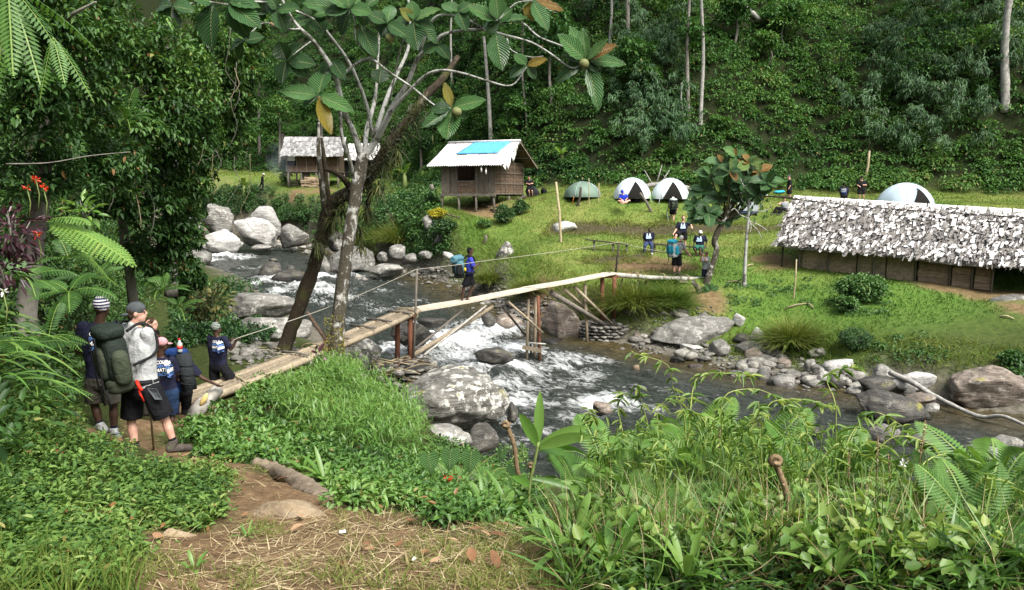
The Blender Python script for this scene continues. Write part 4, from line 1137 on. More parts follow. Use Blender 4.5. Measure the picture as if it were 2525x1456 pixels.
obj('verge_board',MB().beam(F(ex1+.02,ry,rz-.06),F(ex1+.02,-.62,1.52),.03,.07),m_post,hut)
for y in (-.3,.6,1.4,2.9,3.7):
 z_=rz-.09-(abs(y-ry))*(rz-1.6)/2.77
 obj('purlin',MB().tube([F(ex0+.05,y,z_),F(ex1-.03,y,z_)],.035,6),m_post,hut)
def roofz(y):return rz+(1.60-rz)*(ry-y)/(ry+.62)
vs=[];fs=[];NX,NY=16,10
for j in range(NY+1):
 for i in range(NX+1):
  s_,t_=i/NX,j/NY
  x=(-2.35+.0*t_)*(1-s_)+(.18-.02*t_)*s_-.62*t_*(1-s_)*.9-.28*t_*s_
  y=ry-.02-(ry+.62)*.52*t_
  vs.append(F(x,y,roofz(y)+.05+.018*mnoise.noise(Vector((i*.7,j*.5,3)))))
for j in range(NY):
 for i in range(NX):a=j*(NX+1)+i;fs.append((a,a+1,a+NX+2,a+NX+1))
tp=mesh_from('tarp',vs,fs,True)
o=obj('tarp',tp,m_tarp,label='bright blue tarp spread over the ridge side of the corrugated roof',cat='tarp')
md=o.modifiers.new('thickness','SOLIDIFY');md.thickness=.006
vs=[];fs=[]
for i in range(9):
 t_=i/8
 for j in range(7):
  q=j/6
  ln=[.6,.35,.75,.25,.5,.9,.4,.6,.2][i]*q
  y=1.55-2.0*t_
  vs.append(F(ex1+.05+.05*math.sin(i*2+j),y+.06*math.sin(j*1.3+i),roofz(y)+.06-ln))
for i in range(8):
 for j in range(6):a=i*7+j;fs.append((a,a+1,a+8,a+7))
o=obj('plastic_rag',mesh_from('plastic_rag',vs,fs,True),m_rag,label='torn white plastic sheet hanging from the gable edge of the tarped hut',cat='plastic sheet')
o.modifiers.new('thickness','SOLIDIFY').thickness=.006
for k in range(2):
 p=F(-.55+.3*k,-.55,1.2-.12*k);
 tag(obj('bottle',MB().tube([p,p+Vector((0,0,.22)),p+Vector((0,0,.27)),p+Vector((0,0,.3)),p+Vector((.01,0,.38))],[.045,.045,.02,.02,.004],8),m_rag),'clear bottle hanging from the front eave of the tarped hut, %s one' %('left','right')[k],'bottle','bottles hanging from the eave')
for k,(u,v,u2,v2) in enumerate(((1172,505,1206,512),(1208,519,1232,521),(1276,496,1297,486),(1086,527,1133,540))):
 a,b=on(u,v,.05),on(u2,v2,.05)
 tag(obj('board',MB().beam(a,b,.16,.05),m_plank),('weathered board lying in the dirt under the tarped hut','short board against the front right stilt of the hut','pale board leaning at the back corner of the tarped hut','dark log lying below the yellow shrub')[k],'board')
# ---- the left shingled hut
c0_=W(834,421,76)
F1=Frame(c0_,R(4));w1,d1=5.05,4.2
F=F1
hut1=thing('shingled_hut','dark stilt hut with a grey wooden shingle roof behind the tree trunks','hut',F(0,0,-1.7))
hut=hut1
obj('floor',F.box(-w1-.05,.05,-.05,d1,-.16,0),m_plank,hut1)
for x,y in ((-w1+.1,0),(-w1+1.35,0),(-2.2,0),(-1.0,0),(-.06,0),(-w1+.1,d1-.2),(-2.2,d1-.2),(-.06,d1-.2)):
 a=F(x,y+.08,-.16);g=h(a.x,a.y)
 obj('stilt',MB().tube([(a.x,a.y,g-.3),(a.x,a.y,a.z)],.10,6),m_post,hut1)
for k in range(7):obj('board',F.box(-w1+(.95 if k>1 and k<6 else 0),0,-.03+.01*(k % 2),.02+.01*(k % 2),.235*k+.005,.235*(k+1)-.01),m_board,hut1)
for x in (-w1+.02,-w1+.98,-3.1,-2.1,-1.0,-.03):obj('batten',F.box(x-.04,x+.04,-.07,-.031,-.05,1.64),m_post,hut1)
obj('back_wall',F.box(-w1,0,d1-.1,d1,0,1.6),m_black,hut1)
obj('side_wall',F.box(-.04,0,.05,d1-.1,0,1.6),m_board,hut1);obj('side_wall',F.box(-w1,-w1+.04,.05,d1-.1,0,1.6),m_board,hut1)
obj('lower_wall',F.box(-w1+1.4,-w1+2.2,.4,.45,-1.6,-.2),m_plank,hut1)
obj('window',F.box(-2.28,-1.98,-.045,-.03,.5,1.35),m_black,hut1)
o=obj('plastic_sheet',F.box(-w1+.12,-w1+.85,-.06,-.03,.95,1.5),m_rag,label='white plastic sheet over the left opening of the shingled hut',cat='plastic sheet')
r0,rz1,e1y,e1z,e2y=1.6,3.35,-.75,1.42,d1+.5
rx0,rx1=-w1-.38,.62
mb=MB()
mb.add([F(rx0,r0,rz1),F(rx1,r0,rz1),F(rx1,e1y,e1z),F(rx0,e1y,e1z),F(rx0,r0,rz1-.1),F(rx1,r0,rz1-.1),F(rx1,e1y,e1z-.1),F(rx0,e1y,e1z-.1)],[(0,3,2,1),(4,5,6,7),(0,1,5,4),(2,3,7,6),(1,2,6,5),(0,4,7,3)])
obj('roof_deck',mb,m_shingd,hut1)
mb=MB()
mb.add([F(rx0,r0,rz1),F(rx1,r0,rz1),F(rx1,e2y,1.5),F(rx0,e2y,1.5),F(rx0,r0,rz1-.1),F(rx1,r0,rz1-.1),F(rx1,e2y,1.4),F(rx0,e2y,1.4)],[(0,1,2,3),(4,7,6,5),(0,4,5,1),(2,6,7,3),(1,5,6,2),(0,3,7,4)])
obj('rear_roof',mb,m_shing,hut1)
def shingle_mesh(w,l,t,seed):
 r_=random.Random(seed)
 vs=[]
 for z in (0,t):
  for (x,y) in ((-w/2,0),(w/2,0),(w/2*r_.uniform(.8,1),-l*r_.uniform(.9,1)),(0,-l*r_.uniform(.88,1.05)),(-w/2*r_.uniform(.8,1),-l*r_.uniform(.9,1))):vs.append((x,y,z+.02*r_.uniform(-1,1)*(y !=0)))
 return mesh_from('shingle',vs,[(4,3,2,1,0),(5,6,7,8,9),(0,1,6,5),(1,2,7,6),(2,3,8,7),(3,4,9,8),(4,0,5,9)])
SH=[shingle_mesh(.30,.62,.03,k) for k in range(6)]
sl=Vector((0,e1y-r0,e1z-rz1));sl_len=sl.length
def slopeM(Fr,x,f,r0,rz,ey,ez,lift,rot,tilt):
 """matrix on a roof slope: local -y runs down the slope"""
 p=Fr(x,r0+(ey-r0)*f,rz+(ez-rz)*f)
 dn=(Fr.y*(ey-r0)+Fr.z*(ez-rz)).normalized();nx_=Fr.x;nz_=nx_.cross(-dn).normalized()
 M=Matrix((nx_,-dn,nz_)).transposed().to_4x4()
 return Matrix.Translation(p+nz_*lift)@ M @ Matrix.Rotation(rot,4,'Z')@ Matrix.Rotation(tilt,4,'X')
rows=9
for r_ in range(rows):
 n=26
 for k in range(n):
  x=rx0+(rx1-rx0)*(k+.5+random.uniform(-.25,.25))/n
  f=r_/rows-.02+random.uniform(-.03,.03)
  big=1.35 if r_==0 else 1
  M=slopeM(F,x,max(f,0),r0,rz1,e1y,e1z,.03+.015*(k % 3),random.gauss(0,.07),-.05+random.gauss(0,.04))@ Matrix.Diagonal((random.uniform(.7,1.15),big,1,1))
  inst('shingle',SH[(k+r_)% 6],m_shing,hut1,M)
ld=thing('ladder','dark pole ladder standing under the shingled hut','ladder',F(-w1+.65,-.15,-1.6))
for x in (-w1+.3,-w1+1.02):obj('rail',MB().tube([F(x,-.3,-1.7),F(x,-.02,-.1)],.05,6),m_postdark,ld)
for k in range(5):obj('rung',MB().tube([F(-w1+.3,-.28+.05*k,-1.45+.3*k),F(-w1+1.02,-.28+.05*k,-1.45+.3*k)],.035,6),m_postdark,ld)
wp=thing('woodpile','stack of split pale firewood beneath the shingled hut','firewood',F(-2.9,-.3,-1.65))
m_split=wood_mat('split_wood',(.16,.11,.07),(.48,.38,.26),(2,8,8),.9,.3)
for k in range(38):
 r_=k//6
 x=-3.6+(k % 6)*.27+random.uniform(-.05,.05)+(r_>4)*.3
 p=F(x,-.4+random.uniform(-.1,.1),-1.62+.15*r_);q=F(x+random.uniform(.8,1.1),-.35+random.uniform(-.25,.1),-1.62+.15*r_+random.uniform(-.04,.06))
 obj('log',MB().beam(p,q,.13,.12),m_split,wp)
# ---- the second, lower roof behind the pale trunk
c0_=W(940,412,84);F2=Frame(c0_,R(-6))
hut2=thing('bark_roofed_hut','low hut with a whitish bark roof half hidden behind the pale trunk','hut',F2(-2,0,-1.6))
F=F2
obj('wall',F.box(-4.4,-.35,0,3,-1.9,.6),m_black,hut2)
mb=MB();mb.add([F(-4.9,1.5,2.6),F(-.6,1.5,2.6),F(.1,-.5,.7),F(-4.9,-.5,.7),F(-4.9,3.5,.7),F(.1,3.5,.7)],[(0,3,2,1),(0,1,5,4),(1,2,5),(0,4,3),(2,3,4,5)])
obj('roof_deck',mb,m_shingd,hut2)
SW=[shingle_mesh(.26,.5,.03,40+k) for k in range(6)]
for r_ in range(7):
 for k in range(18):
  f=max(0,r_/7+random.uniform(-.04,.04));x1_=-.5+.55*f
  x=-4.9+(x1_+4.9)*(k+random.random())/18
  inst('shingle',SW[(k+r_)% 6],m_shingw,hut2,slopeM(F,x,f,1.5,2.6,-.5,.7,.03+.03*random.random(),random.gauss(0,.25),-.08+random.gauss(0,.06)))
b=on(699,405);mb=MB().tube([b,b+Vector((.05,0,2.2)),b+Vector((-.1,0,3.6))],[.36,.33,.30],9,True,.35,4)
tag(obj('tree_stump',mb,m_bark,loc=b),'broken dead tree trunk standing behind the left end of the shingled hut','tree stump')
# ---- the long hut with the messy bark roof
PL,PR=Vector(W(1970,663,32)),Vector(W(2450,722,28))
dv=(PR-PL);dv.z=0;L3=dv.length;dv.normalize();nb3=Vector((-dv.y,dv.x,0))
class F3c:
 x=dv;y=nb3;z=Vector((0,0,1))
 def __call__(s,x,y,z):return Vector((PL.x,PL.y,0))+dv*x+nb3*y+Vector((0,0,z-3.18-.062*x))
F3=F3c();F=F3
hut3=thing('long_hut','long low hut with woven walls under a shaggy roof of white bark pieces','hut',F(L3/2,0,0))
def q3(x0,x1,y0,y1,z0,z1):
 mb=MB();vs=[F(x,y,z) for x in (x0,x1) for y in (y0,y1) for z in (z0,z1)]
 return mb.add(vs,[(0,1,3,2),(4,6,7,5),(0,4,5,1),(2,3,7,6),(0,2,6,4),(1,5,7,3)])
m_weave,nt,bs,out=nmat('woven_bamboo_wall')
co=texco(nt,(1,1,1))
br=nd(nt,'ShaderNodeTexBrick');br.inputs['Scale'].default_value=9.0;br.inputs['Mortar Size'].default_value=.03;br.inputs['Brick Width'].default_value=.9;br.inputs['Row Height'].default_value=.30
mp=nd(nt,'ShaderNodeMapping');mp.inputs['Rotation'].default_value=(R(90),0,math.atan2(dv.y,dv.x));nt.links.new(nd(nt,'ShaderNodeTexCoord').outputs['Object'],mp.inputs[0]);
sx=nd(nt,'ShaderNodeSeparateXYZ');nt.links.new(nd(nt,'ShaderNodeTexCoord').outputs['Object'],sx.inputs[0])
cb=nd(nt,'ShaderNodeCombineXYZ');nt.links.new(fmath(nt,'SUBTRACT',sx.outputs[0],sx.outputs[1]),cb.inputs[0]);nt.links.new(sx.outputs[2],cb.inputs[1]);nt.links.new(cb.outputs[0],br.inputs['Vector'])
br.inputs['Color1'].default_value=(.46,.36,.24,1);br.inputs['Color2'].default_value=(.27,.21,.145,1);br.inputs['Mortar'].default_value=(.05,.04,.03,1)
nn_=noise_tex(nt,co,2.0,5);nv=noise_tex(nt,texco(nt,(1,1,14)),3.0,4)
cc_=mix(nt,.7,br.outputs['Color'],ramp(nt,nn_,[(.3,.35),(.7,1.2)]),'MULTIPLY');cc_=mix(nt,.6,cc_,ramp(nt,nv,[(.3,.5),(.7,1.2)]),'MULTIPLY')
nt.links.new(cc_,bs.inputs['Base Color']);bs.inputs['Roughness'].default_value=.9;bump(nt,bs,br.outputs['Fac'],.6,.02)
for k in range(4):obj('woven_panel',q3(.12+k*1.09,.12+(k+1)*1.09-.05,.0,.03,.0,.98),m_weave,hut3)
obj('woven_panel',q3(.12,4.4,.008,.02,.98,1.12),m_weave,hut3)
m_bark3=wood_mat('brown_bark_panel',(.08,.058,.04),(.34,.26,.18),(2,2,12),.9,.3)
for b_,(x0,x1) in enumerate(((4.5,5.6),(5.68,6.35),(6.42,7.0))):
 for k in range(4):obj('board',q3(x0+random.uniform(0,.03),x1-random.uniform(0,.03),-.01+.008*(k % 2),.02+.008*(k % 2),.02+.25*k,.02+.25*(k+1)-.012),m_bark3,hut3)
for x in (0.0,1.18,2.9,4.42,5.6,6.34,7.0):obj('post',MB().tube([F(x,-.06,-.25),F(x+.01,-.05,.7),F(x,-.02,1.35)],.036,7),m_post,hut3)
for x in (7.0,7.35):obj('post',MB().tube([F(x,3.3,-.25),F(x,3.3,1.4)],.06,7),m_postdark,hut3)
obj('post',MB().tube([F(-.62,-.35,-.3),F(-.62,-.35,1.25)],.045,7),m_postdark,hut3)
obj('wall_rail',MB().tube([F(-.1,-.07,1.0),F(7.1,-.07,1.0)],.035,6),m_postdark,hut3)
obj('back_wall',q3(.05,6.3,3.5,3.55,-.2,1.3),m_black,hut3)
obj('end_wall',q3(.04,.08,.05,3.5,0,.9),m_weave,hut3)
RL3=12.0
ryy,rzz,eyy,ezz=1.8,3.02,-.62,1.06
def dz3(x):return 0
mb=MB()
n=12
for sgn,ey_,ez_ in ((1,eyy,ezz),(-1,4.3,1.1)):
 vs=[];fs=[]
 for i in range(n+1):
  x=-.85+(RL3+.85)*i/n
  sg=-.05*math.sin(i*1.3)
  vs+=[F(x+.0,ryy,rzz+sg),F(x,ey_,ez_+sg),F(x,ey_,ez_+sg-.12),F(x,ryy,rzz+sg-.14)]
 for i in range(n):
  a=i*4
  for q in range(4):
   f_=(a+q,a+(q+1)% 4,a+4+(q+1)% 4,a+4+q);fs.append(f_ if sgn>0 else f_[::-1])
 fs+=[(0,3,2,1),(n*4,n*4+1,n*4+2,n*4+3)]
 mb.add(vs,fs)
obj('roof_deck',mb,m_shingd,hut3)
S3=[shingle_mesh(.15,.46,.018,60+k) for k in range(8)]
cand=[]
rows=15
for r_ in range(rows):
 for k in range(108):
  x=-.85+(RL3+.75)*(k+random.random())/108
  f=(r_+random.uniform(-.3,.3))/rows
  if 0.02<f<1.0:cand.append((x,f))
random.shuffle(cand)
vis=[q for q in cand if q[0]<8.6];
vb_d=[];
def curl(me_,seed):
 return me_
accv=[];accf=[];nn0=0
accv2=[];accf2=[];nn2=0
SV=[(np.array([v.co[:] for v in m_.vertices]),[tuple(p_.vertices) for p_ in m_.polygons]) for m_ in S3]
npart=0
for i,(x,f) in enumerate(cand):
 rot=random.gauss(-.12,.17);tilt=-.10+random.gauss(0,.14)
 s_=random.uniform(.55,1.25)
 M=slopeM(F,x,f,ryy,rzz,eyy,ezz,.02+.06*random.random(),rot,tilt)@ Matrix.Diagonal((s_*random.uniform(.4,1.05),s_*random.uniform(.6,1.05),1,1))
 if x<8.7 and npart<300 and i % 4==0:
  inst('shingle',S3[i % 8],m_shingw,hut3,M);npart+=1
 else:
  P,Fc=SV[i % 8]
  Q=np.array([(M @ Vector(p_))[:] for p_ in P])
  if i % 5<2:accf2+=[tuple(k+nn2 for k in f_) for f_ in Fc];accv2.append(Q);nn2+=len(Q)
  else:accf+=[tuple(k+nn0 for k in f_) for f_ in Fc];accv.append(Q);nn0+=len(Q)
for i in range(3200):
 x=-.9+(RL3+.8)*random.random();f=random.random()**.9
 M=slopeM(F,x,f,ryy,rzz,eyy,ezz,.015+.04*random.random(),random.gauss(-.1,.5),-.15+random.gauss(0,.2))@ Matrix.Diagonal((random.uniform(.12,.4),random.uniform(.3,.9),1,1))
 P,Fc=SV[i % 8];Q=np.array([(M @ Vector(p_))[:] for p_ in P])
 accf+=[tuple(k+nn0 for k in f_) for f_ in Fc];accv.append(Q);nn0+=len(Q)
obj('bark_shreds',mesh_from('bark_shreds',np.concatenate(accv),accf),m_shingd,hut3,kind='stuff')
obj('small_shingles',mesh_from('small_shingles',np.concatenate(accv2),accf2),m_shingw,hut3,kind='stuff')
for k in range(46):
 x=-.8+k*.265+random.uniform(-.02,.02)
 mb=MB();w=.25
 vs=[F(x,ryy+.22,rzz-.16),F(x+w,ryy+.22,rzz-.16),F(x+w,ryy,rzz+.07),F(x,ryy,rzz+.07+random.uniform(-.01,.02)),F(x+w*.98,ryy-.32,rzz-.20+random.uniform(-.02,.02)),F(x+.01,ryy-.32,rzz-.20)]
 vs+=[v-Vector((0,0,.025)) for v in vs]
 mb.add(vs,[(0,1,2,3),(3,2,4,5),(6,9,8,7),(9,11,10,8),(0,3,9,6),(3,5,11,9),(1,7,8,2),(2,8,10,4),(5,4,10,11),(0,6,7,1)])
 obj('ridge_tile',mb,m_shingw,hut3)
for k,off in enumerate((-.34,-.40)):
 obj('ridge_pole',MB().tube(curve_pts([F(-1.6+.3*k,ryy+off+.2,rzz-.05),F(2,ryy+off,rzz-.22),F(6,ryy+off-.05,rzz-.24),F(RL3,ryy+off,rzz-.22)],6),.022,6),m_postdark,hut3)
obj('eave_pole',MB().tube([F(-2.6,ryy+.1,rzz-.05),F(-.2,ryy+.25,rzz-.03)],.035,6),m_postdark,hut3)
# ------------------------------------------------------------------ tents
def tent(u0,u1,vtop,vbase,Z,yaw,label,m_fly,m_skirt,seed,door=True,lowset=1.0,deep=1.0):
 w=(u1-u0)*Z/FPX;hh=(vbase-vtop)*Z/FPX
 cx_,cy_,cz_=W((u0+u1)/2,vbase,Z)
 c_=Vector((cx_,cy_+.9*deep,h(cx_,cy_+.9)-.02))
 hh+=max(0,cz_-c_.z) if abs(cz_-c_.z)<.3 else 0
 t=thing('dome_tent',label,'tent',c_,'dome tents on the field')
 ca,sa=math.cos(yaw),math.sin(yaw)
 a_,b_=w/2*1.0,w/2*.92*deep
 def S(th,ph,off=0.0):
  e=.72
  cx2=math.copysign(abs(math.cos(th))**e,math.cos(th));sx2=math.copysign(abs(math.sin(th))**e,math.sin(th))
  r_=math.cos(ph)**1.02
  x,y,z=a_*r_*cx2,b_*r_*sx2,hh*math.sin(ph)**1.05
  nn=Vector((x/a_,y/b_,z/hh)).normalized()
  x,y,z=x+nn.x*off,y+nn.y*off,z+nn.z*off
  return c_+Vector((x*ca-y*sa,x*sa+y*ca,z))
 n,m=40,12;vs=[];fs=[]
 for j in range(m+1):
  for i in range(n):vs.append(S(2*math.pi*i/n,math.pi/2*min(j/m,.999),.012*math.sin(i*1.7+j)))
 for j in range(m):
  for i in range(n):fs.append((j*n+i,j*n+(i+1)% n,(j+1)*n+(i+1)% n,(j+1)*n+i))
 obj('flysheet',mesh_from('flysheet',vs,fs,True),m_fly,t)
 fr=-math.pi/2-.15
 if door:
  vs=[];fs=[];m2=8
  for j in range(m2+1):
   f=j/m2;ph=f*.95;hw=.42*(1-f)+.02
   for i in range(5):vs.append(S(fr+hw*(i/2-1)+.12*f,ph+.01,.03))
  for j in range(m2):
   for i in range(4):fs.append((j*5+i,j*5+i+1,(j+1)*5+i+1,(j+1)*5+i))
  obj('doorway',mesh_from('doorway',vs,fs,True),m_black,t)
  for s_ in (-1,1):
   vs=[]
   obj('door_edge',MB().tube([S(fr+s_*.42*(1-f)+.12*f,f*.95+.02,.04) for f in np.linspace(0,1,7)],.018,5),m_fly,t)
 if m_skirt:
  vs=[];fs=[];k0,k1=-1.0,.55
  for j in range(5):
   for i in range(11):
    th=k0+(k1-k0)*i/10;vs.append(S(th,.34*j/4*(1-abs(i/5-1)*.75),.02))
  for j in range(4):
   for i in range(10):fs.append((j*11+i,j*11+i+1,(j+1)*11+i+1,(j+1)*11+i))
  obj('skirt',mesh_from('skirt',vs,fs,True),m_skirt,t)
 for k,th in enumerate((math.pi/4+.1,3*math.pi/4)):
  pts=[S(th,ph,.015) for ph in np.linspace(.0,1.5,8)]+[S(th+math.pi,ph,.015) for ph in np.linspace(1.5,0,8)]
  obj('pole',MB().tube(pts,.014,5),m_tentseam,t)
 obj('seam',MB().tube([S(-.9,ph,.012) for ph in np.linspace(.25,1.35,8)],.01,4),m_tentseam,t)
 obj('seam',MB().tube([S(-.45,ph,.012) for ph in np.linspace(.25,1.35,8)],.01,4),m_tentseam,t)
 for k in range(4):
  g=S(math.pi/4+k*math.pi/2,0);e=c_+(g-c_)*1.13;e.z=h(e.x,e.y)
  obj('guy_loop',MB().tube([g+Vector((0,0,.04)),e],.012,4),m_orange if m_skirt is None else m_fly,t)
 return t
m_tentw=plain('pale_tent_fabric',(0.52,0.57,0.59),.55,.4,.05,2,.1)
m_tentg=plain('green_tent_skirt',(0.22,0.36,0.16),.6,.3,.1,3,.1)
m_tentk=plain('olive_tent_fabric',(0.10,0.155,0.115),.6,.4,.1,3,.1)
m_tentb=plain('blue_grey_tent_fabric',(0.38,0.47,0.53),.5,.4,.06,2,.1)
m_tentseam=plain('tent_seam',(0.30,0.34,0.36),.6)
m_orange=plain('orange_webbing',(0.6,0.2,0.04),.7)
tent(1396,1483,449,487,43.5,.25,'low olive green dome tent nearest the tarped hut',m_tentk,None,1,False,1,1.1)
tent(1520,1609,447,498,42.6,.2,'pale dome tent with the man in blue sitting at its dark doorway',m_tentw,m_tentg,2)
tent(1615,1705,448,499,42.6,.1,'pale dome tent with green skirt behind the hiker walking away',m_tentw,m_tentg,3)
tent(2186,2316,456,524,40.0,.35,'pale blue dome tent showing above the ridge of the long hut',m_tentb,None,4)
tent(1822,1902,456,495,45.0,-.2,'pale tent half hidden behind the young big leaved tree',m_tentw,None,5)
# ------------------------------------------------------------------ benches and posts of the field
def seat_plank(name,label,a,b,legs,w=.26,t=.05,tilt=0):
 a,b=Vector(a),Vector(b)
 th=thing(name,label,'bench',(a+b)/2,'plank benches on the field')
 obj('seat',MB().beam(a,b,w,t),m_postdark,th)
 for f,sp in legs:
  p=a.lerp(b,f);g=h(p.x,p.y)
  obj('leg',MB().tube([(p.x+sp,p.y,g-.2),(p.x,p.y,p.z-t/2-.002)],.05,7),m_post,th)
 return th
bA=on(1450,618);zb=bA.y
seat_plank('plank_bench','empty plank bench on three posts left of the sitting men',V(1443,591,zb),V(1554,604,zb-.3),((.2,-.02),(.62,.0),(.92,.02)))
p0=V(1606,602,35.8);p1=V(1742,612,34.9)
bench2=seat_plank('plank_bench','plank bench with two men sitting on it and one foot on it',p0,p1,((.06,0),(.55,0),(.93,.03)))
def stake(u,v,ut,vt,wpx,label,mat,name='post',n=4):
 b=on(u,v);e=V(ut,vt,b.y);w=wpx*b.y/FPX/2
 m_=b.lerp(e,.5)+Vector((w*.6,0,0))
 return tag(obj(name,MB().tube([b-Vector((0,0,.2)),b,m_,e],[w,w,w*.9,w*.75],7,True,.15),mat,loc=b),label,name.replace('_',' '))
m_cane=wood_mat('dry_cane',(.20,.16,.09),(.42,.36,.23),(9,9,1),.8,.2)
stake(1383,597,1371,449,7,'thin dry bamboo pole standing in the grass left of the olive tent',m_cane,'bamboo_pole')
stake(1424,510,1432,462,8,'short dark post in front of the olive green tent',m_postdark)
stake(1606,524,1578,476,7,'short grey post leaning left in front of the pale tents',m_post)
stake(2132,448,2144,372,7,'thin bamboo pole standing behind the man in black on the far side',m_cane,'bamboo_pole')
stake(1957,738,1964,640,4,'thin brown stick standing beside the left corner of the long hut',m_cane,'stick')
stake(1475,500,1477,452,2.5,'thin stick to the right of the olive tent',m_cane,'stick')
stake(1452,505,1452,440,2.5,'thin upright stick right behind the dark post',m_cane,'stick')
stake(1065,483,1063,455,11,'grey weathered stump standing left of the tarped hut',m_post,'tree_stump')
stake(1195,601,1197,580,9,'small broken stump in the grass above the man on the bridge',m_post,'tree_stump')
stake(676,1118,672,1090,6,'short wooden stake in the greenery beside the path',m_post,'stake')
stake(726,1110,733,1075,9,'second wooden stake behind the broad grassy leaves',m_board,'stake')
a,b=on(1590,471),on(1715,474)
mb=MB().tube(curve_pts([tuple(a+Vector((0,0,.25)))+(.09,),tuple(a.lerp(b,.35)+Vector((0,0,.42)))+(.13,),tuple(a.lerp(b,.7)+Vector((0,0,.30)))+(.14,),tuple(b+Vector((0,0,.1)))+(.16,)],5) and [q[:3] for q in curve_pts([tuple(a+Vector((0,0,.25))),tuple(a.lerp(b,.35)+Vector((0,0,.42))),tuple(a.lerp(b,.7)+Vector((0,0,.30))),tuple(b+Vector((0,0,.1)))],5)],.13,8,True,.3)
for f,dx,dz_ in ((.15,-.5,.9),(.3,.55,.9),(.22,.35,1.2),(.5,-.4,.6)):
 p=a.lerp(b,f)+Vector((0,0,.35));mb.tube([p,p+Vector((dx,.1,dz_))],[.05,.02],6)
tag(obj('fallen_tree',mb,m_barkpale,loc=a),'grey fallen tree with bare branches lying behind the pale tents','log')
a=on(1842,533);F=Frame(a,R(-8))
ct=thing('camp_table','low camp table covered with pale sheets behind the thin bare tree','table',a)
obj('cover',F.box(-.55,.6,-.05,.7,.78,.86),m_tentw,ct);obj('front_cloth',F.box(-.52,.57,-.08,-.052,.25,.77),m_tentseam,ct)
for x in (-.5,.5):
 for y in (0,.6):obj('leg',MB().tube([F(x,y,-.05),F(x,y,.78)],.03,6),m_postdark,ct)
obj('lower_shelf',F.box(-.52,.57,-.05,.6,.12,.2),plain('navy_cloth',(.03,.05,.11),.8),ct)
pts=[V(2193,918,22.0),V(2250,944,21.4),V(2300,975,20.8),V(2360,1005,20.0),V(2420,1028,19.4),V(2470,1026,19.0),V(2530,1050,18.4)]
for q in pts:q.z=max(q.z,h(q.x,q.y)+.08,level(q.x,q.y)+.05)
tag(obj('driftwood_branch',MB().tube(curve_pts(pts,4),[.085-.045*i/24 for i in range(25)],8,True,.35),m_barkpale,loc=pts[0]),'long pale driftwood branch slanting over the rocks at the right shore','driftwood')
for k,(u,v,u2,v2,lab) in enumerate(((1935,765,1990,752,'bent dry palm stalk on the grass below the long hut'),(1990,752,2006,764,'short broken stalk at the end of the bent dry stalk'),(2465,785,2500,792,'pale split wood lying on the dirt at the right edge'),(1838,663,1858,655,'pale stick on the grass left of the long hut'),(1803,548,1822,543,'grey piece of wood lying on the field behind the young tree'),(1790,700,1835,700,'pale piece of log in the grass at the foot of the thin tree'))):
 a,b=on(u,v,.04),on(u2,v2,.04)
 tag(obj('stick',MB().tube([a,a.lerp(b,.5)+Vector((0,0,.05)),b],[.03,.035,.02],6),m_cane,loc=a),lab,'stick')
# ------------------------------------------------------------------ the footbridge
m_pole=wood_mat('peeled_pole',(.13,.10,.065),(.38,.32,.23),(10,10,1),.8,.25)
m_newplank=wood_mat('sawn_plank',(.36,.31,.23),(.66,.60,.49),(8,8,1),.75,.1)
m_redpost=wood_mat('reddish_post',(.09,.035,.02),(.22,.095,.055),(9,9,1.2),.85,.15)
m_birch=wood_mat('pale_barked_log',(.16,.15,.13),(.55,.53,.48),(3,3,2.5),.85,.12)
br=thing('footbridge','rough footbridge of poles and planks crossing the stream','bridge',W(1010,765,20.5))
A0,A1=V(438,992,14.3),V(1012,765,20.6)
B1=V(1506,676,30.0)
def side_of(a,b):
 d=Vector(b)-Vector(a);return Vector((d.y,-d.x,0)).normalized()
n1_=side_of(A0,A1)
for k,(o_,z_,r_,e0,e1) in enumerate(((-.32,.0,.062,.03,.0),(-.19,.02,.07,0,-.01),(-.05,.0,.068,.01,.01),(.09,.03,.064,-.02,0),(.22,0,.074,.0,.015),(.34,-.03,.08,.03,.01),(.03,-.12,.075,.02,-.02),(.2,-.13,.07,.0,-.02))):
 a=A0.lerp(A1,e0)+n1_*o_*1.0+Vector((0,0,z_));b=A0.lerp(A1,1+e1)+n1_*o_*.75+Vector((0,0,z_*.8))
 pts=[a.lerp(b,t)+Vector((0,0,-.07*math.sin(math.pi*t)+.012*math.sin(k*2+t*9))) for t in np.linspace(0,1,9)]
 obj('pole',MB().tube(pts,[r_*(1.1-.25*t) for t in np.linspace(0,1,9)],9,True,.12,k),m_pole,br)
for f in (.42,.60,.735,.82,.935):
 p=A0.lerp(A1,f)+Vector((0,0,.055));obj('cleat',MB().tube([p-n1_*.42+Vector((0,-.06,0)),p+Vector((0,0,.02)),p+n1_*.42+Vector((0,.02,.0))],.028,7),m_post,br)
for f in (.18,.5,.97):
 p=A0.lerp(A1,f)+Vector((0,0,-.06))
 ring=[p+n1_*(.43*math.cos(t))+Vector((0,0,.17*math.sin(t))) for t in np.linspace(0,2*math.pi,15)]
 obj('lashing',MB().tube(ring,.02,5),m_cane,br)
n2_=side_of(A1,B1)
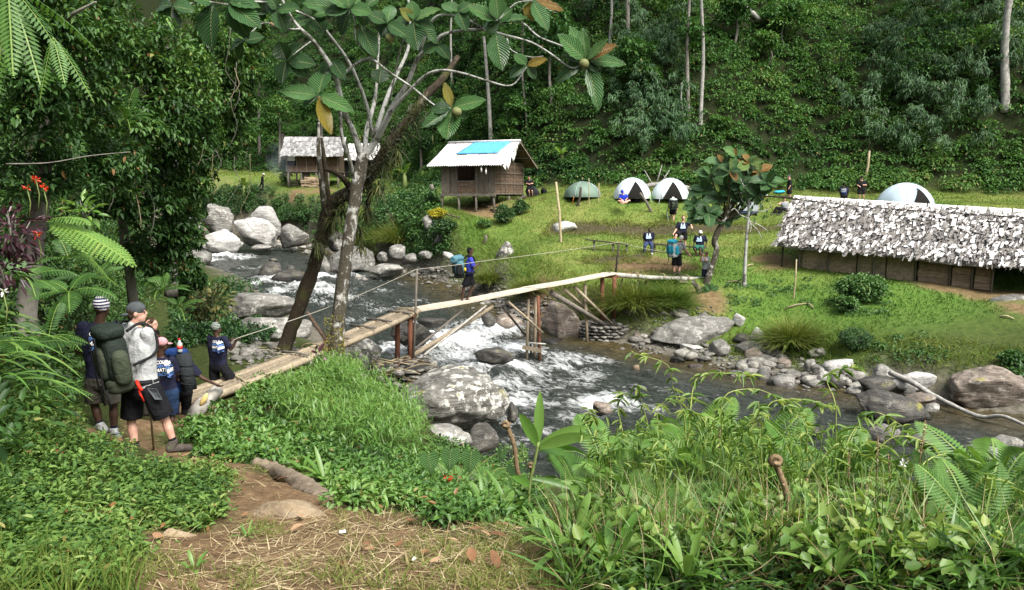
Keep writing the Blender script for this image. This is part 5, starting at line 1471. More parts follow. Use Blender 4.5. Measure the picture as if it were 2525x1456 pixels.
for k,o_ in enumerate((-.21,.0,.21)):
 for s_ in range(2):
  t0,t1=(0,.52) if s_==0 else (.5,1.0)
  a=A1.lerp(B1,t0)+n2_*o_+Vector((0,0,-.02+.006*k+.03*s_));b=A1.lerp(B1,t1)+n2_*o_+Vector((0,0,.0+.006*k+.03*s_))
  mb=MB();n=5;vs=[]
  for i in range(n+1):
   p=a.lerp(b,i/n)+Vector((0,0,-.02*math.sin(math.pi*i/n)+.006*math.sin(i*2.1+k)))
   for (x,z) in ((-.098,-.025),(.098,-.025),(.098,.025),(-.098,.025)):vs.append(p+n2_*x+Vector((0,0,z)))
  fs=[(0,3,2,1),(n*4,n*4+1,n*4+2,n*4+3)]
  for i in range(n):
   for q in range(4):fs.append((i*4+q,i*4+(q+1)% 4,i*4+4+(q+1)% 4,i*4+4+q))
  obj('plank',MB().add(vs,fs),m_newplank,br)
def on_bridge(u):
 """centre point of the plank deck under image column u"""
 k=(u-CU)/FPX
 den=(B1.x-A1.x)-k*(B1.y-A1.y);t=(k*A1.y-A1.x)/den
 return A1.lerp(B1,t)
def strut(nm,u,v,Z,u2,v2,Z2,r,mat,n=7,under=True):
 a,b=V(u,v,Z),V(u2,v2,Z2)
 obj(nm,MB().tube([a,a.lerp(b,.5)+Vector((r*.3,0,0)),b],[r,r*.95,r*.85],n,True,.12,u),mat,br)
def postz(u,v,v2,Z,w,mat,nm='post',u2=None):
 a,b=V(u,v,Z),V(u2 or u,v2,Z)
 obj(nm,MB().tube([a,a.lerp(b,.5),b],[w,w*1.02,w],8,True,.06,u),mat,br)
postz(980,905,781,20.7,.07,m_redpost);postz(1012,908,774,20.3,.075,m_redpost)
obj('crossbeam',MB().tube([V(962,778,20.85),V(1022,779,20.2)],.05,7),m_redpost,br)
obj('crossbeam',MB().tube([V(972,900,20.8),V(1026,896,20.2)],.05,7),m_redpost,br)
postz(1019,905,664,20.25,.032,m_post,'handrail_post',1028)
pb=lambda u:on_bridge(u).y
strut('brace',987,890,20.4,1142,764,pb(1142)-.2,.04,m_post)
strut('brace',1003,886,20.2,1214,757,pb(1214)-.2,.075,m_pole)
strut('brace',1000,912,19.8,1199,754,pb(1199)-.4,.035,m_birch)
zt=pb(1317)
for (u,u2,v,v2,o_,r_,m_) in ((1298,1303,922,738,-.1,.05,m_pole),(1312,1305,918,790,.25,.042,m_postdark),(1317,1321,922,733,.2,.05,m_pole),(1332,1327,924,730,-.15,.055,m_redpost)):
 postz(u,v,v2,zt+o_,r_,m_,'post',u2)
obj('tie_board',MB().beam(V(1288,856,zt-.2),V(1335,866,zt-.25),.03,.14),m_pole,br)
obj('tie_stick',MB().tube([V(1305,846,zt-.22),V(1346,849,zt-.2)],.03,6),m_birch,br)
strut('brace',1252,744,pb(1252)-.1,1338,821,zt-.25,.045,m_pole);strut('brace',1239,758,pb(1239)+.1,1297,830,zt+.1,.04,m_postdark)
postz(1485,806,686,29.5,.085,m_redpost);postz(1515,811,684,29.6,.085,m_redpost)
obj('crossbeam',MB().tube([V(1476,683,29.5),V(1524,682,29.9)],.06,7),m_redpost,br)
postz(1517,690,598,30.1,.04,m_postdark,'handrail_post',1526)
postz(1449,876,700,pb(1445)-.1,.06,m_pole,'post',1442)
strut('brace',1359,722,pb(1359),1506,811,29.3,.095,m_post);strut('brace',1391,714,pb(1391),1462,778,29.3,.06,m_pole);strut('brace',1416,708,pb(1416),1521,811,29.2,.06,m_pole)
L0,L1,L2=V(1498,676,30.0),V(1628,687,30.9),V(1737,688,31.6)
n3_=side_of(L0,L2)
for k,(o_,r_) in enumerate(((.14,.10),(-.1,.085),(.0,.06))):
 pts=curve_pts([L0+n3_*o_+Vector((0,0,-.02*k)),L0.lerp(L1,.5)+n3_*o_,L1+n3_*o_+Vector((0,0,.02)),L2+n3_*o_],5)
 obj('log',MB().tube(pts,[r_*(1-.15*i/15) for i in range(len(pts))],9,True,.15,k),m_birch,br)
for f in (.28,.55,.8):
 p=L0.lerp(L2,f);obj('lashing',MB().tube([p+n3_*(.27*math.cos(t))+Vector((0,0,.13*math.sin(t))) for t in np.linspace(0,2*math.pi,13)],.022,5),m_cane,br)
for (u,v,u2,v2,r_,m_) in ((1535,688,1523,730,.035,m_postdark),(1574,690,1556,785,.035,m_post),(1593,692,1610,755,.035,m_postdark),(1621,692,1630,745,.03,m_post),(1638,694,1638,728,.06,m_post),(1660,694,1655,722,.03,m_postdark)):
 zz=np.interp(u,[1498,1737],[30.0,31.6]);strut('support',u,v,zz,u2,v2,zz-.25,r_,m_)
mb=MB().tube([V(1670,722,30.9),V(1676,694,31.0),V(1680,680,31.0)],[.09,.08,.03],7);obj('support',mb,m_post,br)
obj('tie_board',MB().beam(V(1674,694,30.8),V(1695,696,30.9),.04,.08),m_pole,br)
def drystone(name,label,cen,rx,ry,hgt,courses,per,mat,seed,size=1.0,topn=18,sm=None):
 r_=random.Random(seed);cen=Vector(cen)
 t=thing(name,label,'stone pier',cen)
 for cI in range(courses):
  z=cen.z+hgt*(cI+.5)/courses;sh=1-.06*cI/courses
  for k in range(per):
   a=2*math.pi*(k+.5*(cI % 2)+r_.uniform(-.15,.15))/per
   w=2*math.pi*(rx+ry)/2/per*r_.uniform(.95,1.35)
   p=Vector((cen.x+math.cos(a)*rx*sh,cen.y+math.sin(a)*ry*sh,z+r_.uniform(-.02,.02)))
   M=Matrix.Translation(p)@ Matrix.Rotation(a+math.pi/2,4,'Z')@ Matrix.Rotation(r_.uniform(-.12,.12),4,'Y')@ Matrix.Diagonal((w,w*r_.uniform(.9,1.3),hgt/courses*r_.uniform(1.5,2.3),1))
   inst('stone',STONES[(k*3+cI)% 7][2],mat,t,M)
 for k in range(topn):
  a=r_.uniform(0,6.28);q=math.sqrt(r_.random())*.8
  s_=r_.uniform(.22,.4)*size
  inst('stone',STONES[k % 7][2],mat,t,Matrix.Translation((cen.x+math.cos(a)*rx*q,cen.y+math.sin(a)*ry*q,cen.z+hgt+r_.uniform(-.05,.05)))@ Matrix.Rotation(a,4,'Z')@ Matrix.Diagonal((s_,s_*.8,s_*.8,1)))
 mb=MB();n=20
 vs=[(cen.x+math.cos(2*math.pi*i/n)*rx*.9,cen.y+math.sin(2*math.pi*i/n)*ry*.9,z) for z in (cen.z-.2,cen.z+hgt*.95) for i in range(n)]
 mb.add(vs,[(i,(i+1)% n,n+(i+1)% n,n+i) for i in range(n)]+[tuple(range(n,2*n))]);obj('core',mb,m_rockdark,t)
 return t
m_wallstone=rock_mat('stacked_stone',(0.05,0.047,0.038),(0.15,0.14,0.115),(0.28,0.265,0.22),.35,0,band=4,perobj=.4)
m_basket=rock_mat('vine_wrapped_stone',(0.05,0.04,0.028),(0.15,0.125,0.09),(0.26,0.225,0.17),.2,0,band=3,perobj=.35)
q=W(1494,868,28.5)
drystone('stone_pier','round drystone pier of flat grey stones under the right bridge posts',(q[0],q[1]+.85,q[2]),.98,.9,1.0,8,22,m_wallstone,3)
q=W(990,988,19.2)
t_=drystone('stone_basket','basket of stones bound with vines under the first bridge posts',(q[0],q[1]+.75,q[2]),.80,.72,.82,5,15,m_basket,5,.8,14)
for k in range(26):
 a0=random.uniform(0,6.28);z0=q[2]+random.uniform(.1,.9)
 pts=[(q[0]+math.cos(a0+t)*.88,q[1]+.75+math.sin(a0+t)*.80,z0+.12*math.sin(t*3+k)) for t in np.linspace(0,1.6,7)]
 obj('vine',MB().tube(pts,.016,5),m_cane if k % 3 else m_board,t_)
for k in range(14):
 c_=Vector((q[0]+random.uniform(-.6,.6),q[1]+.75+random.uniform(-.5,.5),q[2]+.9+random.uniform(0,.08)));d=Vector((random.uniform(-1,1),random.uniform(-1,1),random.uniform(-.05,.15)))*.5
 obj('twig',MB().tube([c_-d,c_+d],.016,5),m_board if k % 2 else m_cane,t_)
tag(obj('crossed_pole',MB().tube([V(757,770,18.2),V(806,842,17.9),V(868,938,17.4)],[.045,.05,.05],8),m_board,loc=V(757,770,18.2)),'dark pole leaning across the bundle of poles behind the pale trunk','pole')
pts=[V(472,1035,12.6),V(500,1000,12.7),V(524,972,12.9),V(541,958,13.0)]
st=thing('leaning_log','short leaning log with white peeling bark and a fresh yellow cut','log',pts[0])
obj('bark',MB().tube(pts,[.17,.14,.12,.10],10,True,.35),m_birch,st)
m_cut=plain('fresh_cut_wood',(.62,.44,.17),.7,.3,.2,8)
obj('cut',MB().ball(V(503,986,12.58),(.05,.05,.13),8,6,Matrix.Rotation(.55,3,'Y')),m_cut,st)
# ------------------------------------------------------------------ the hand rope
HAND_F,HAND_G,HAND_H,HAND_L=V(586,834,15.3),V(1185.5,645,22.3),V(1703,631,32.0),V(1730.5,627,31.4)
rp=[V(569,846,15.3),HAND_F]
def sag(a,b,s,n=8):return [a.lerp(b,i/n)-Vector((0,0,s*math.sin(math.pi*i/n))) for i in range(n)]
k1,k2=V(1028,664,20.25),V(1525,598,30.1)
rp=[V(560,850,15.3)]+sag(HAND_F,k1,.10)+sag(k1,HAND_G,.02)+sag(HAND_G,k2,.03)+sag(k2,HAND_H,.06)+sag(HAND_H,HAND_L,.0,3)+[HAND_L,V(1738,611,31.2)]
m_rope=plain('pale_rope',(.30,.28,.23),.85,.2,.15,40)
tag(obj('hand_rope',MB().tube(rp,.008,6),m_rope),'pale rope stretched as a handrail along the bridge from man to man','rope')
# ------------------------------------------------------------------ people
def skin_mat(name,c):
 m,nt,bs,out=nmat(name)
 n=noise_tex(nt,texco(nt),14,4)
 nt.links.new(ramp(nt,n,[(.3,tuple(x*.8 for x in c)),(.7,tuple(min(1,x*1.15) for x in c))]),bs.inputs['Base Color'])
 bs.inputs['Roughness'].default_value=.5;bs.inputs['Specular IOR Level'].default_value=.35
 bs.inputs['Subsurface Weight'].default_value=0.05
 return m
def cloth_mat(name,c,rough=.9,var=.18,stripes=None):
 m,nt,bs,out=nmat(name)
 co=texco(nt)
 n=noise_tex(nt,co,6,5,.6,.6)
 colr=ramp(nt,n,[(.3,tuple(x*(1-var) for x in c)),(.7,tuple(min(1,x*(1+var)) for x in c))])
 if stripes:
  w=nd(nt,'ShaderNodeTexWave',wave_type='BANDS',bands_direction='Z');w.inputs['Scale'].default_value=stripes[1];w.inputs['Distortion'].default_value=1.2
  w.inputs['Detail'].default_value=1;nt.links.new(co,w.inputs['Vector'])
  colr=mix(nt,ramp(nt,w.outputs['Fac'],[(.45,0),(.55,1)]),colr,stripes[0])
 nt.links.new(colr,bs.inputs['Base Color']);bs.inputs['Roughness'].default_value=rough;bs.inputs['Specular IOR Level'].default_value=.15
 bump(nt,bs,n,.9,.05)
 return m
SK_D,SK_M,SK_L=skin_mat('dark_skin',(.055,.028,.018)),skin_mat('brown_skin',(.15,.075,.045)),skin_mat('pale_skin',(.50,.285,.215))
C_NAVY,C_BLACK,C_GREY,C_GREYD=cloth_mat('navy_tee',(.012,.013,.030)),cloth_mat('black_cloth',(.008,.008,.010)),cloth_mat('grey_shirt',(.36,.37,.37)),cloth_mat('grey_tee',(.22,.24,.25))
C_BLUE,C_KHAKI,C_JEAN,C_PINK=cloth_mat('blue_tee',(.035,.045,.32)),cloth_mat('dark_khaki',(.055,.05,.04)),cloth_mat('denim',(.014,.03,.07)),cloth_mat('pink_cap_cloth',(.42,.22,.24))
C_STRIPE=cloth_mat('striped_knit',(.02,.022,.06),stripes=((.45,.44,.45),8));C_CHAR=cloth_mat('charcoal_cap',(.055,.062,.066));C_SCARF=cloth_mat('grey_headscarf',(.05,.06,.055),stripes=((.25,.28,.25),10))
C_TAN,C_WHITE,C_GREEN,C_JEAN2=cloth_mat('tan_shirt',(.26,.13,.06)),cloth_mat('white_cloth',(.66,.65,.62)),cloth_mat('green_shorts',(.025,.10,.07)),cloth_mat('blue_trousers',(.03,.045,.10))
C_ROYAL=cloth_mat('royal_blue_shirt',(.015,.035,.34));HAIR,HAIRB,HAIRW=cloth_mat('black_hair',(.008,.007,.006)),cloth_mat('brown_hair',(.05,.03,.018)),cloth_mat('white_hair',(.55,.53,.5))
SHOE_D,SHOE_W,SHOE_B,SHOE_G=cloth_mat('dark_boot',(.06,.05,.042),.8),cloth_mat('white_sneaker',(.45,.46,.45),.7),cloth_mat('blue_shoe',(.03,.09,.25),.7),cloth_mat('grey_shoe',(.16,.20,.20),.7)
P_GREEN,P_DARK,P_BLUE,P_TEAL,P_GREYP,P_OLIVE=cloth_mat('dark_green_pack',(.014,.021,.016),.7),cloth_mat('black_webbing',(.012,.013,.014),.8),cloth_mat('blue_pack',(.012,.035,.13),.7),cloth_mat('teal_pack',(.06,.15,.19),.7),cloth_mat('light_grey_pack',(.38,.42,.42),.7),cloth_mat('olive_pocket',(.036,.044,.028),.7)
P_FOAM,P_RED,P_TURQ=cloth_mat('dark_foam_mat',(.022,.025,.027),.95),cloth_mat('red_strap',(.6,.03,.015),.7),cloth_mat('turquoise_lid',(.03,.30,.42),.7)
M_PRINTW,M_PRINTB,M_PRINTL=plain('white_print',(.72,.72,.72),.8,.2,.03,10,0),plain('blue_print',(.10,.20,.48),.8,.2,.03,10,0),plain('pale_blue_print',(.50,.66,.85),.8,.2,.1,30,0)
M_EYE=plain('eye',(.02,.015,.01),.3,.5,.05,10,0);M_LIP=plain('lip',(.22,.08,.06),.6)
FOLDS=bpy.data.textures.new('folds','CLOUDS');FOLDS.noise_scale=.15;FOLDS.noise_depth=2
def capsule(mb,a,b,ra,rb,n=10):
 a,b=Vector(a),Vector(b)
 if (b-a).length<1e-4:b=a+Vector((0,0,.001))
 mb.tube([a,a.lerp(b,.33),a.lerp(b,.67),b],[ra,ra+(rb-ra)*.33,ra+(rb-ra)*.67,rb],n)
 mb.ball(a,ra*.995,n,6);mb.ball(b,rb*.995,n,6)
def flatcap(mb,a,b,ra,rb,n=12):
 a,b=Vector(a),Vector(b);mb.tube([a,a.lerp(b,.5),b],[ra,(ra+rb)/2,rb],n);mb.ball(a,ra*.995,n,6)
def loft(mb,rings,n=18):
 """rings: (centre, side axis, depth axis, half width, half depth)"""
 vs=[];fs=[]
 for (c_,sx_,dx_,a,b) in rings:
  for i in range(n):
   t=2*math.pi*i/n;e=.85
   cx2=math.copysign(abs(math.cos(t))**e,math.cos(t));sx2=math.copysign(abs(math.sin(t))**e,math.sin(t))
   vs.append(Vector(c_)+sx_*a*cx2+dx_*b*sx2)
 m=len(rings)
 for j in range(m-1):
  for i in range(n):fs.append((j*n+i,j*n+(i+1)% n,(j+1)*n+(i+1)% n,(j+1)*n+i))
 fs.append(tuple(range(n-1,-1,-1)));fs.append(tuple((m-1)*n+i for i in range(n)))
 mb.add(vs,fs,True)
 return vs,fs
def remeshed(name,mb,mat,parent,vox,smooth_it=3,**k):
 o=obj(name,mb,mat,parent,**k)
 r_=o.modifiers.new('surface','REMESH');r_.mode='VOXEL';r_.voxel_size=vox;r_.use_smooth_shade=True
 s_=o.modifiers.new('soften','SMOOTH');s_.factor=.5;s_.iterations=smooth_it
 if name in ('shirt','shorts','trousers'):
  d_=o.modifiers.new('folds','DISPLACE');d_.texture=FOLDS;d_.strength=.016;d_.mid_level=.5;d_.texture_coords='LOCAL'
 return o
def hand(mb,wrist,tip_dir,palm_nor,s,curl,fine):
 """palm, four unequal bent fingers and a thumb from the side of the palm"""
 d=Vector(tip_dir).normalized();pn=Vector(palm_nor);pn=(pn-d*pn.dot(d)).normalized();sd=d.cross(pn)
 w=Vector(wrist);pc=w+d*.05*s
 rot=Matrix((sd,d,pn)).transposed()
 mb.ball(pc,(.040*s,.052*s,.018*s+(0 if fine else .006)),10,7,rot)
 for i,(off,ln) in enumerate(((-.030,.066),(-.010,.076),(.010,.072),(.029,.056))):
  p0=w+d*.09*s+sd*off*s;L=ln*s
  a1=curl*.5;a2=curl*1.25
  p1=p0+(d*math.cos(a1)+pn*math.sin(a1))*L*.55;p2=p1+(d*math.cos(a2)+pn*math.sin(a2))*L*.5
  capsule(mb,p0-d*.03*s,p0,.009*s,.0095*s,7);capsule(mb,p0,p1,.0095*s,.009*s,7);capsule(mb,p1,p2,.009*s,.0075*s,7)
 t0=w+d*.025*s-sd*.028*s;t1=t0+(d*.6-sd*.8+pn*.35).normalized()*.045*s;t2=t1+(d*.8-sd*.2+pn*(.4+.3*curl)).normalized()*.035*s
 capsule(mb,t0,t1,.012*s,.0105*s,7);capsule(mb,t1,t2,.0105*s,.008*s,7)
def person(label,Z,J,face,skin,top=None,sleeve=.5,bot=None,hem=.6,shoes=None,hat=None,hair=None,S=1.0,vox=.018,group=None,pitch=0.0,fat=1.0,curl=.7,socks=None,eyes=False,collar=False,sleeveless=False,facevec=None):
 """J: joints as (u, v, depth offset) in the photograph's pixels at distance Z"""
 G={k:V(q[0],q[1],Z+(q[2] if len(q)>2 else 0)) for k,q in J.items()}
 feet=min(G['tl'].z,G['tr'].z)
 base=Vector(((G['al'].x+G['ar'].x)/2,(G['al'].y+G['ar'].y)/2,feet))
 t=thing('person',label,'person',base,group)
 fd=Vector((math.sin(R(face)),math.cos(R(face)),0));fr=Vector((fd.y,-fd.x,0))
 sv=(G['sr']-G['sl']);pv=(G['pr']-G['pl']);ms=(G['sl']+G['sr'])/2;mp=(G['pl']+G['pr'])/2
 sp=(ms-mp);spn=sp.normalized()
 def axes(v_):
  s_=v_-spn*v_.dot(spn);s_.normalize();return s_,s_.cross(spn)
 s1,d1_=axes(sv);s2,d2_=axes(pv)
 hw1,hw2=sv.length/2,pv.length/2
 fin=vox<.012
 def torso(g,lo=1.0):
  R_=[]
  for f,wd_,dp in ((-.22,.35*hw2+.03,.07*S),(-.10,hw2+.055*S,.105*S*fat),(.05,hw2+.075*S,.118*S*fat),(.30,(.5*(hw1+hw2)+.035*S)*.93,.112*S*fat),(.52,hw1*.88+.03*S,.118*S*fat),(.74,hw1*.95+.03*S,.122*S),(.90,hw1*.97+.005*S,.098*S),(1.0,hw1*.84,.072*S),(1.07,hw1*.40,.055*S)):
   if f<lo-1.0:continue
   k=min(1,max(0,f));sx_=s2.lerp(s1,k).normalized();dx_=d2_.lerp(d1_,k).normalized()
   R_.append((mp+sp*f,sx_,dx_,wd_+g,dp+g))
  return R_
 r_up,r_el,r_wr=.047*S,.038*S,.026*S
 body=MB()
 loft(body,torso(0))
 hd=G['hd'];hs=S
 nb_=ms+spn*.02
 chin=hd-Vector((0,0,.03*hs))-fd*.01
 capsule(body,nb_,chin,.062*S,.055*S)
 fu=Vector((0,0,1));fz=(fu*math.cos(pitch)+fd*math.sin(pitch));ff=(fd*math.cos(pitch)-fu*math.sin(pitch));HR=Matrix((fr,ff,fz)).transposed()
 at=lambda x,y,z:hd+HR @ Vector((x,y,z))*hs
 body.ball(at(0,-.008,.018),(.076*hs,.094*hs,.092*hs),14,10,HR)
 body.ball(at(0,.022,-.045),(.056*hs,.066*hs,.070*hs),12,8,HR)
 body.ball(at(0,.050,-.082),(.032*hs,.034*hs,.030*hs),10,7,HR)
 body.ball(at(0,.092,-.012),(.014*hs,.020*hs,.026*hs),8,6,HR)
 body.ball(at(0,.078,.028),(.052*hs,.016*hs,.012*hs),8,6,HR)
 body.ball(at(0,.082,-.052),(.024*hs,.014*hs,.012*hs),8,6,HR)
 for s_ in (-1,1):body.ball(at(s_*.076,-.006,-.008),(.012*hs,.020*hs,.032*hs),8,6,HR)
 for a,b in (('l',-1),('r',1)):
  sh,el_,ha=G['s'+a],G['e'+a],G['h'+a]
  capsule(body,sh,el_,r_up*1.12,r_el);
  fdv=(ha-el_);L=fdv.length;wr=el_+fdv*max(.5,1-.09*S/max(L,.1))
  capsule(body,el_,el_.lerp(wr,.35),r_el,r_el*1.06);capsule(body,el_.lerp(wr,.35),wr,r_el*1.04,r_wr)
  pn=fd if abs(fdv.normalized().dot(fd))<.8 else Vector((0,0,-1))
  hand(body,wr,fdv,pn,S*(1.0 if fin else 1.15),curl,fin)
  hp,kn,an,to=G['p'+a],G['k'+a],G['a'+a],G['t'+a]
  capsule(body,hp,hp.lerp(kn,.5),.088*S*fat,.073*S*fat);capsule(body,hp.lerp(kn,.5),kn,.073*S*fat,.052*S)
  capsule(body,kn,kn.lerp(an,.35),.050*S,.056*S);capsule(body,kn.lerp(an,.35),an,.056*S,.034*S)
  fdir=(to-an);fl=Vector((fdir.x,fdir.y,0));
  if fl.length<.02:fl=fd.copy()
  fl.normalize();heel=an-fl*.045*S-Vector((0,0,.055*S))
  capsule(body,heel,an,.034*S,.034*S);capsule(body,heel.lerp(to,.3),to,.034*S,.026*S)
 remeshed('body',body,skin,t,vox)
 if top:
  g=.012+vox*.35
  mb=MB();vs_,fs_=loft(mb,torso(g,.92))
  if not sleeveless:
   for a in 'lr':
    sh,el_,ha=G['s'+a],G['e'+a],G['h'+a]
    f1=min(1,sleeve/.55)
    e=sh.lerp(el_,f1);(flatcap if sleeve<=.55 else capsule)(mb,sh,e,r_up*1.12+g+.006,r_el+g+.016)
    if sleeve>.6:capsule(mb,el_,el_.lerp(ha,min(.85,(sleeve-.55)/.45)),r_el+g,r_wr+g)
  if collar:capsule(mb,nb_,nb_+spn*.05*S,.075*S,.07*S)
  o=remeshed('shirt',mb,top,t,vox)
  t['_torso']=0;person.torso=BVHTree.FromPolygons([tuple(v) for v in vs_],fs_)
  del t['_torso']
 if bot:
  g=.016+vox*.4
  mb=MB()
  R_=[(mp+sp*f,s2,d2_,hw2+w_*S+g,dp*S*fat+g) for f,w_,dp in ((-.14,.045,.09),(-.05,.068,.112),(.06,.074,.115),(.16,.058,.108))]
  loft(mb,R_)
  for a in 'lr':
   hp,kn,an=G['p'+a],G['k'+a],G['a'+a]
   f1=min(1,hem/.5)
   e=hp.lerp(kn,f1);(flatcap if hem<=.5 else capsule)(mb,hp,e,.094*S*fat+g,(.085 if hem<=.5 else .058)*S*fat+g+(.012 if hem<=.5 else 0))
   if hem>.5:capsule(mb,kn,kn.lerp(an,min(1,(hem-.5)/.5)),.057*S+g,.047*S+g)
  remeshed('trousers' if hem>.7 else 'shorts',mb,bot,t,vox)
 if shoes:
  for a in 'lr':
   an,to=G['a'+a],G['t'+a];fdir=to-an;fl=Vector((fdir.x,fdir.y,0))
   if fl.length<.02:fl=fd.copy()
   fl.normalize();g=.010+vox*.3;heel=an-fl*.05*S-Vector((0,0,.055*S))
   mb=MB();capsule(mb,heel,an+Vector((0,0,.01)),.040*S+g,.040*S+g);capsule(mb,heel,to+fl*.02,.042*S+g,.034*S+g);remeshed('shoe',mb,shoes,t,min(vox,.012),2)
   if socks:
    mb=MB();kn=G['k'+a];capsule(mb,an,an.lerp(kn,.16),.044*S,.046*S);remeshed('sock',mb,socks,t,min(vox,.012),2)
 if hair:
  mb=MB();mb.ball(at(0,-.018,.030),(.083*hs,.095*hs,.090*hs),14,10,HR);mb.ball(at(0,-.055,-.02),(.070*hs,.050*hs,.06*hs),12,8,HR);remeshed('hair',mb,hair,t,min(vox,.014),2)
 if hat:
  kind,m_=hat
  mb=MB()
  if kind=='beanie':
   mb.ball(at(0,-.012,.050),(.092*hs,.108*hs,.090*hs),16,10,HR);capsule(mb,at(0,-.01,.03),at(0,-.02,.075),.095*hs,.085*hs)
   remeshed('beanie',mb,m_,t,min(vox,.010),2)
  else:
   mb.ball(at(0,-.008,.045),(.086*hs,.104*hs,.086*hs),16,10,HR)
   b_=MB();sg=-1 if kind=='capback' else 1
   vs=[];fs=[]
   for i in range(9):
    a_=math.pi*i/8
    x0_,y0_=.080*math.cos(a_),.075+.022*math.sin(a_)
    x1_,y1_=.076*math.cos(a_),.085+.088*math.sin(a_)
    for (x_,y_,z_) in ((x0_,y0_,.030),(x1_,y1_,.012-.006*math.sin(a_)),(x1_,y1_,.004-.006*math.sin(a_)),(x0_,y0_,.020)):vs.append(at(x_,sg*y_,z_-(.02 if sg<0 else 0)))
   for i in range(8):
    for q_ in range(4):fs.append((i*4+q_,i*4+(q_+1)% 4,i*4+4+(q_+1)% 4,i*4+4+q_))
   fs+=[(0,3,2,1),(32,33,34,35)]
   b_.add(vs,fs,True)
   cp=remeshed('cap',mb,m_,t,min(vox,.010),2)
   o=obj('cap_visor',b_,m_,cp)
 if eyes:
  for s_ in (-1,1):obj('eye',MB().ball(at(s_*.030,.083,.008),.0085*hs,8,6),M_EYE,t)
  obj('mouth',MB().ball(at(0,.094,-.050),(.020*hs,.006*hs,.006*hs),8,6,HR),M_LIP,t)
 t_axes=dict(fd=fd,fr=fr,s1=s1,d1=d1_,spn=spn,ms=ms,mp=mp,G=G)
 return t,t_axes
def print_text(t,ax,lines,center,width,tree,nor,right=None):
 """flat lettering that follows the shirt"""
 nor=Vector(nor).normalized();up_=ax['spn'];up_=(up_-nor*up_.dot(nor)).normalized();rt=up_.cross(nor)
 y=0.0
 for (txt,m_,bold) in lines:
  cu_=bpy.data.curves.new('lettering','FONT');cu_.body=txt;cu_.align_x='CENTER';cu_.size=1.0;cu_.offset=.02 if bold else 0;cu_.resolution_u=2
  tmp=bpy.data.objects.new('lettering',cu_);me=bpy.data.meshes.new_from_object(tmp);bpy.data.objects.remove(tmp);bpy.data.curves.remove(cu_)
  xs=[v.co.x for v in me.vertices];ys=[v.co.y for v in me.vertices]
  w0=max(xs)-min(xs);sc_=width/w0;hgt=(max(ys)-min(ys))*sc_*1.15;cx_=(max(xs)+min(xs))/2;y0=min(ys)
  for v in me.vertices:
   p=Vector(center)+rt*(v.co.x-cx_)*sc_+up_*(y-hgt+(v.co.y-y0)*sc_*1.15)
   hit=tree.ray_cast(p+nor*.5,-nor,1.0)
   q=hit[0] if hit[0] is not None else p
   v.co=q+nor*.036
  me.update();y-=hgt+.010
  obj('lettering',me,m_,t)
 return y
SLOGAN=[('COURAGE',M_PRINTW,True),('ENDURANCE',M_PRINTB,True),('MATESHIP',M_PRINTW,True),('SACRIFICE',M_PRINTB,True)]
def emblem(t,ax,center,s,tree,nor):
 """pale print of small standing figures on the chest"""
 nor=Vector(nor).normalized();up_=Vector((0,0,1));rt=up_.cross(nor)
 mb=MB()
 for poly in ([(-.5,-.5),(.5,-.5),(.55,-.15),(.2,.1),(-.2,.0),(-.55,-.2)],[(-.42,-.1),(-.12,-.1),(-.14,.3),(-.4,.28)],[(.1,-.05),(.4,-.1),(.42,.35),(.12,.32)],[(-.34,.3),(-.2,.3),(-.2,.5),(-.34,.5)],[(.2,.34),(.34,.34),(.34,.54),(.2,.54)]):
  vs=[]
  for x,y in poly:
   p=Vector(center)+rt*x*s+up_*y*s;hit=tree.ray_cast(p+nor*.5,-nor,1.0)
   vs.append((hit[0] if hit[0] is not None else p)+nor*.034)
  mb.add(vs,[tuple(range(len(vs)))])
 obj('chest_print',mb,M_PRINTL,t)
def sbox(mb,cen,size,rot,e=.55,n=14):
 """a rounded box (superellipsoid)"""
 vs=[];m=9
 pw=lambda v:math.copysign(abs(v)**e,v)
 fs=[]
 for j in range(m+1):
  ph=-math.pi/2+math.pi*j/m
  for i in range(n):
   th=2*math.pi*i/n
   vs.append(Vector(cen)+rot @ Vector((size[0]/2*pw(math.cos(ph))*pw(math.cos(th)),size[1]/2*pw(math.cos(ph))*pw(math.sin(th)),size[2]/2*pw(math.sin(ph)))))
 for j in range(m):
  for i in range(n):fs.append((j*n+i,j*n+(i+1)% n,(j+1)*n+(i+1)% n,(j+1)*n+i))
 return mb.add(vs,fs,True)
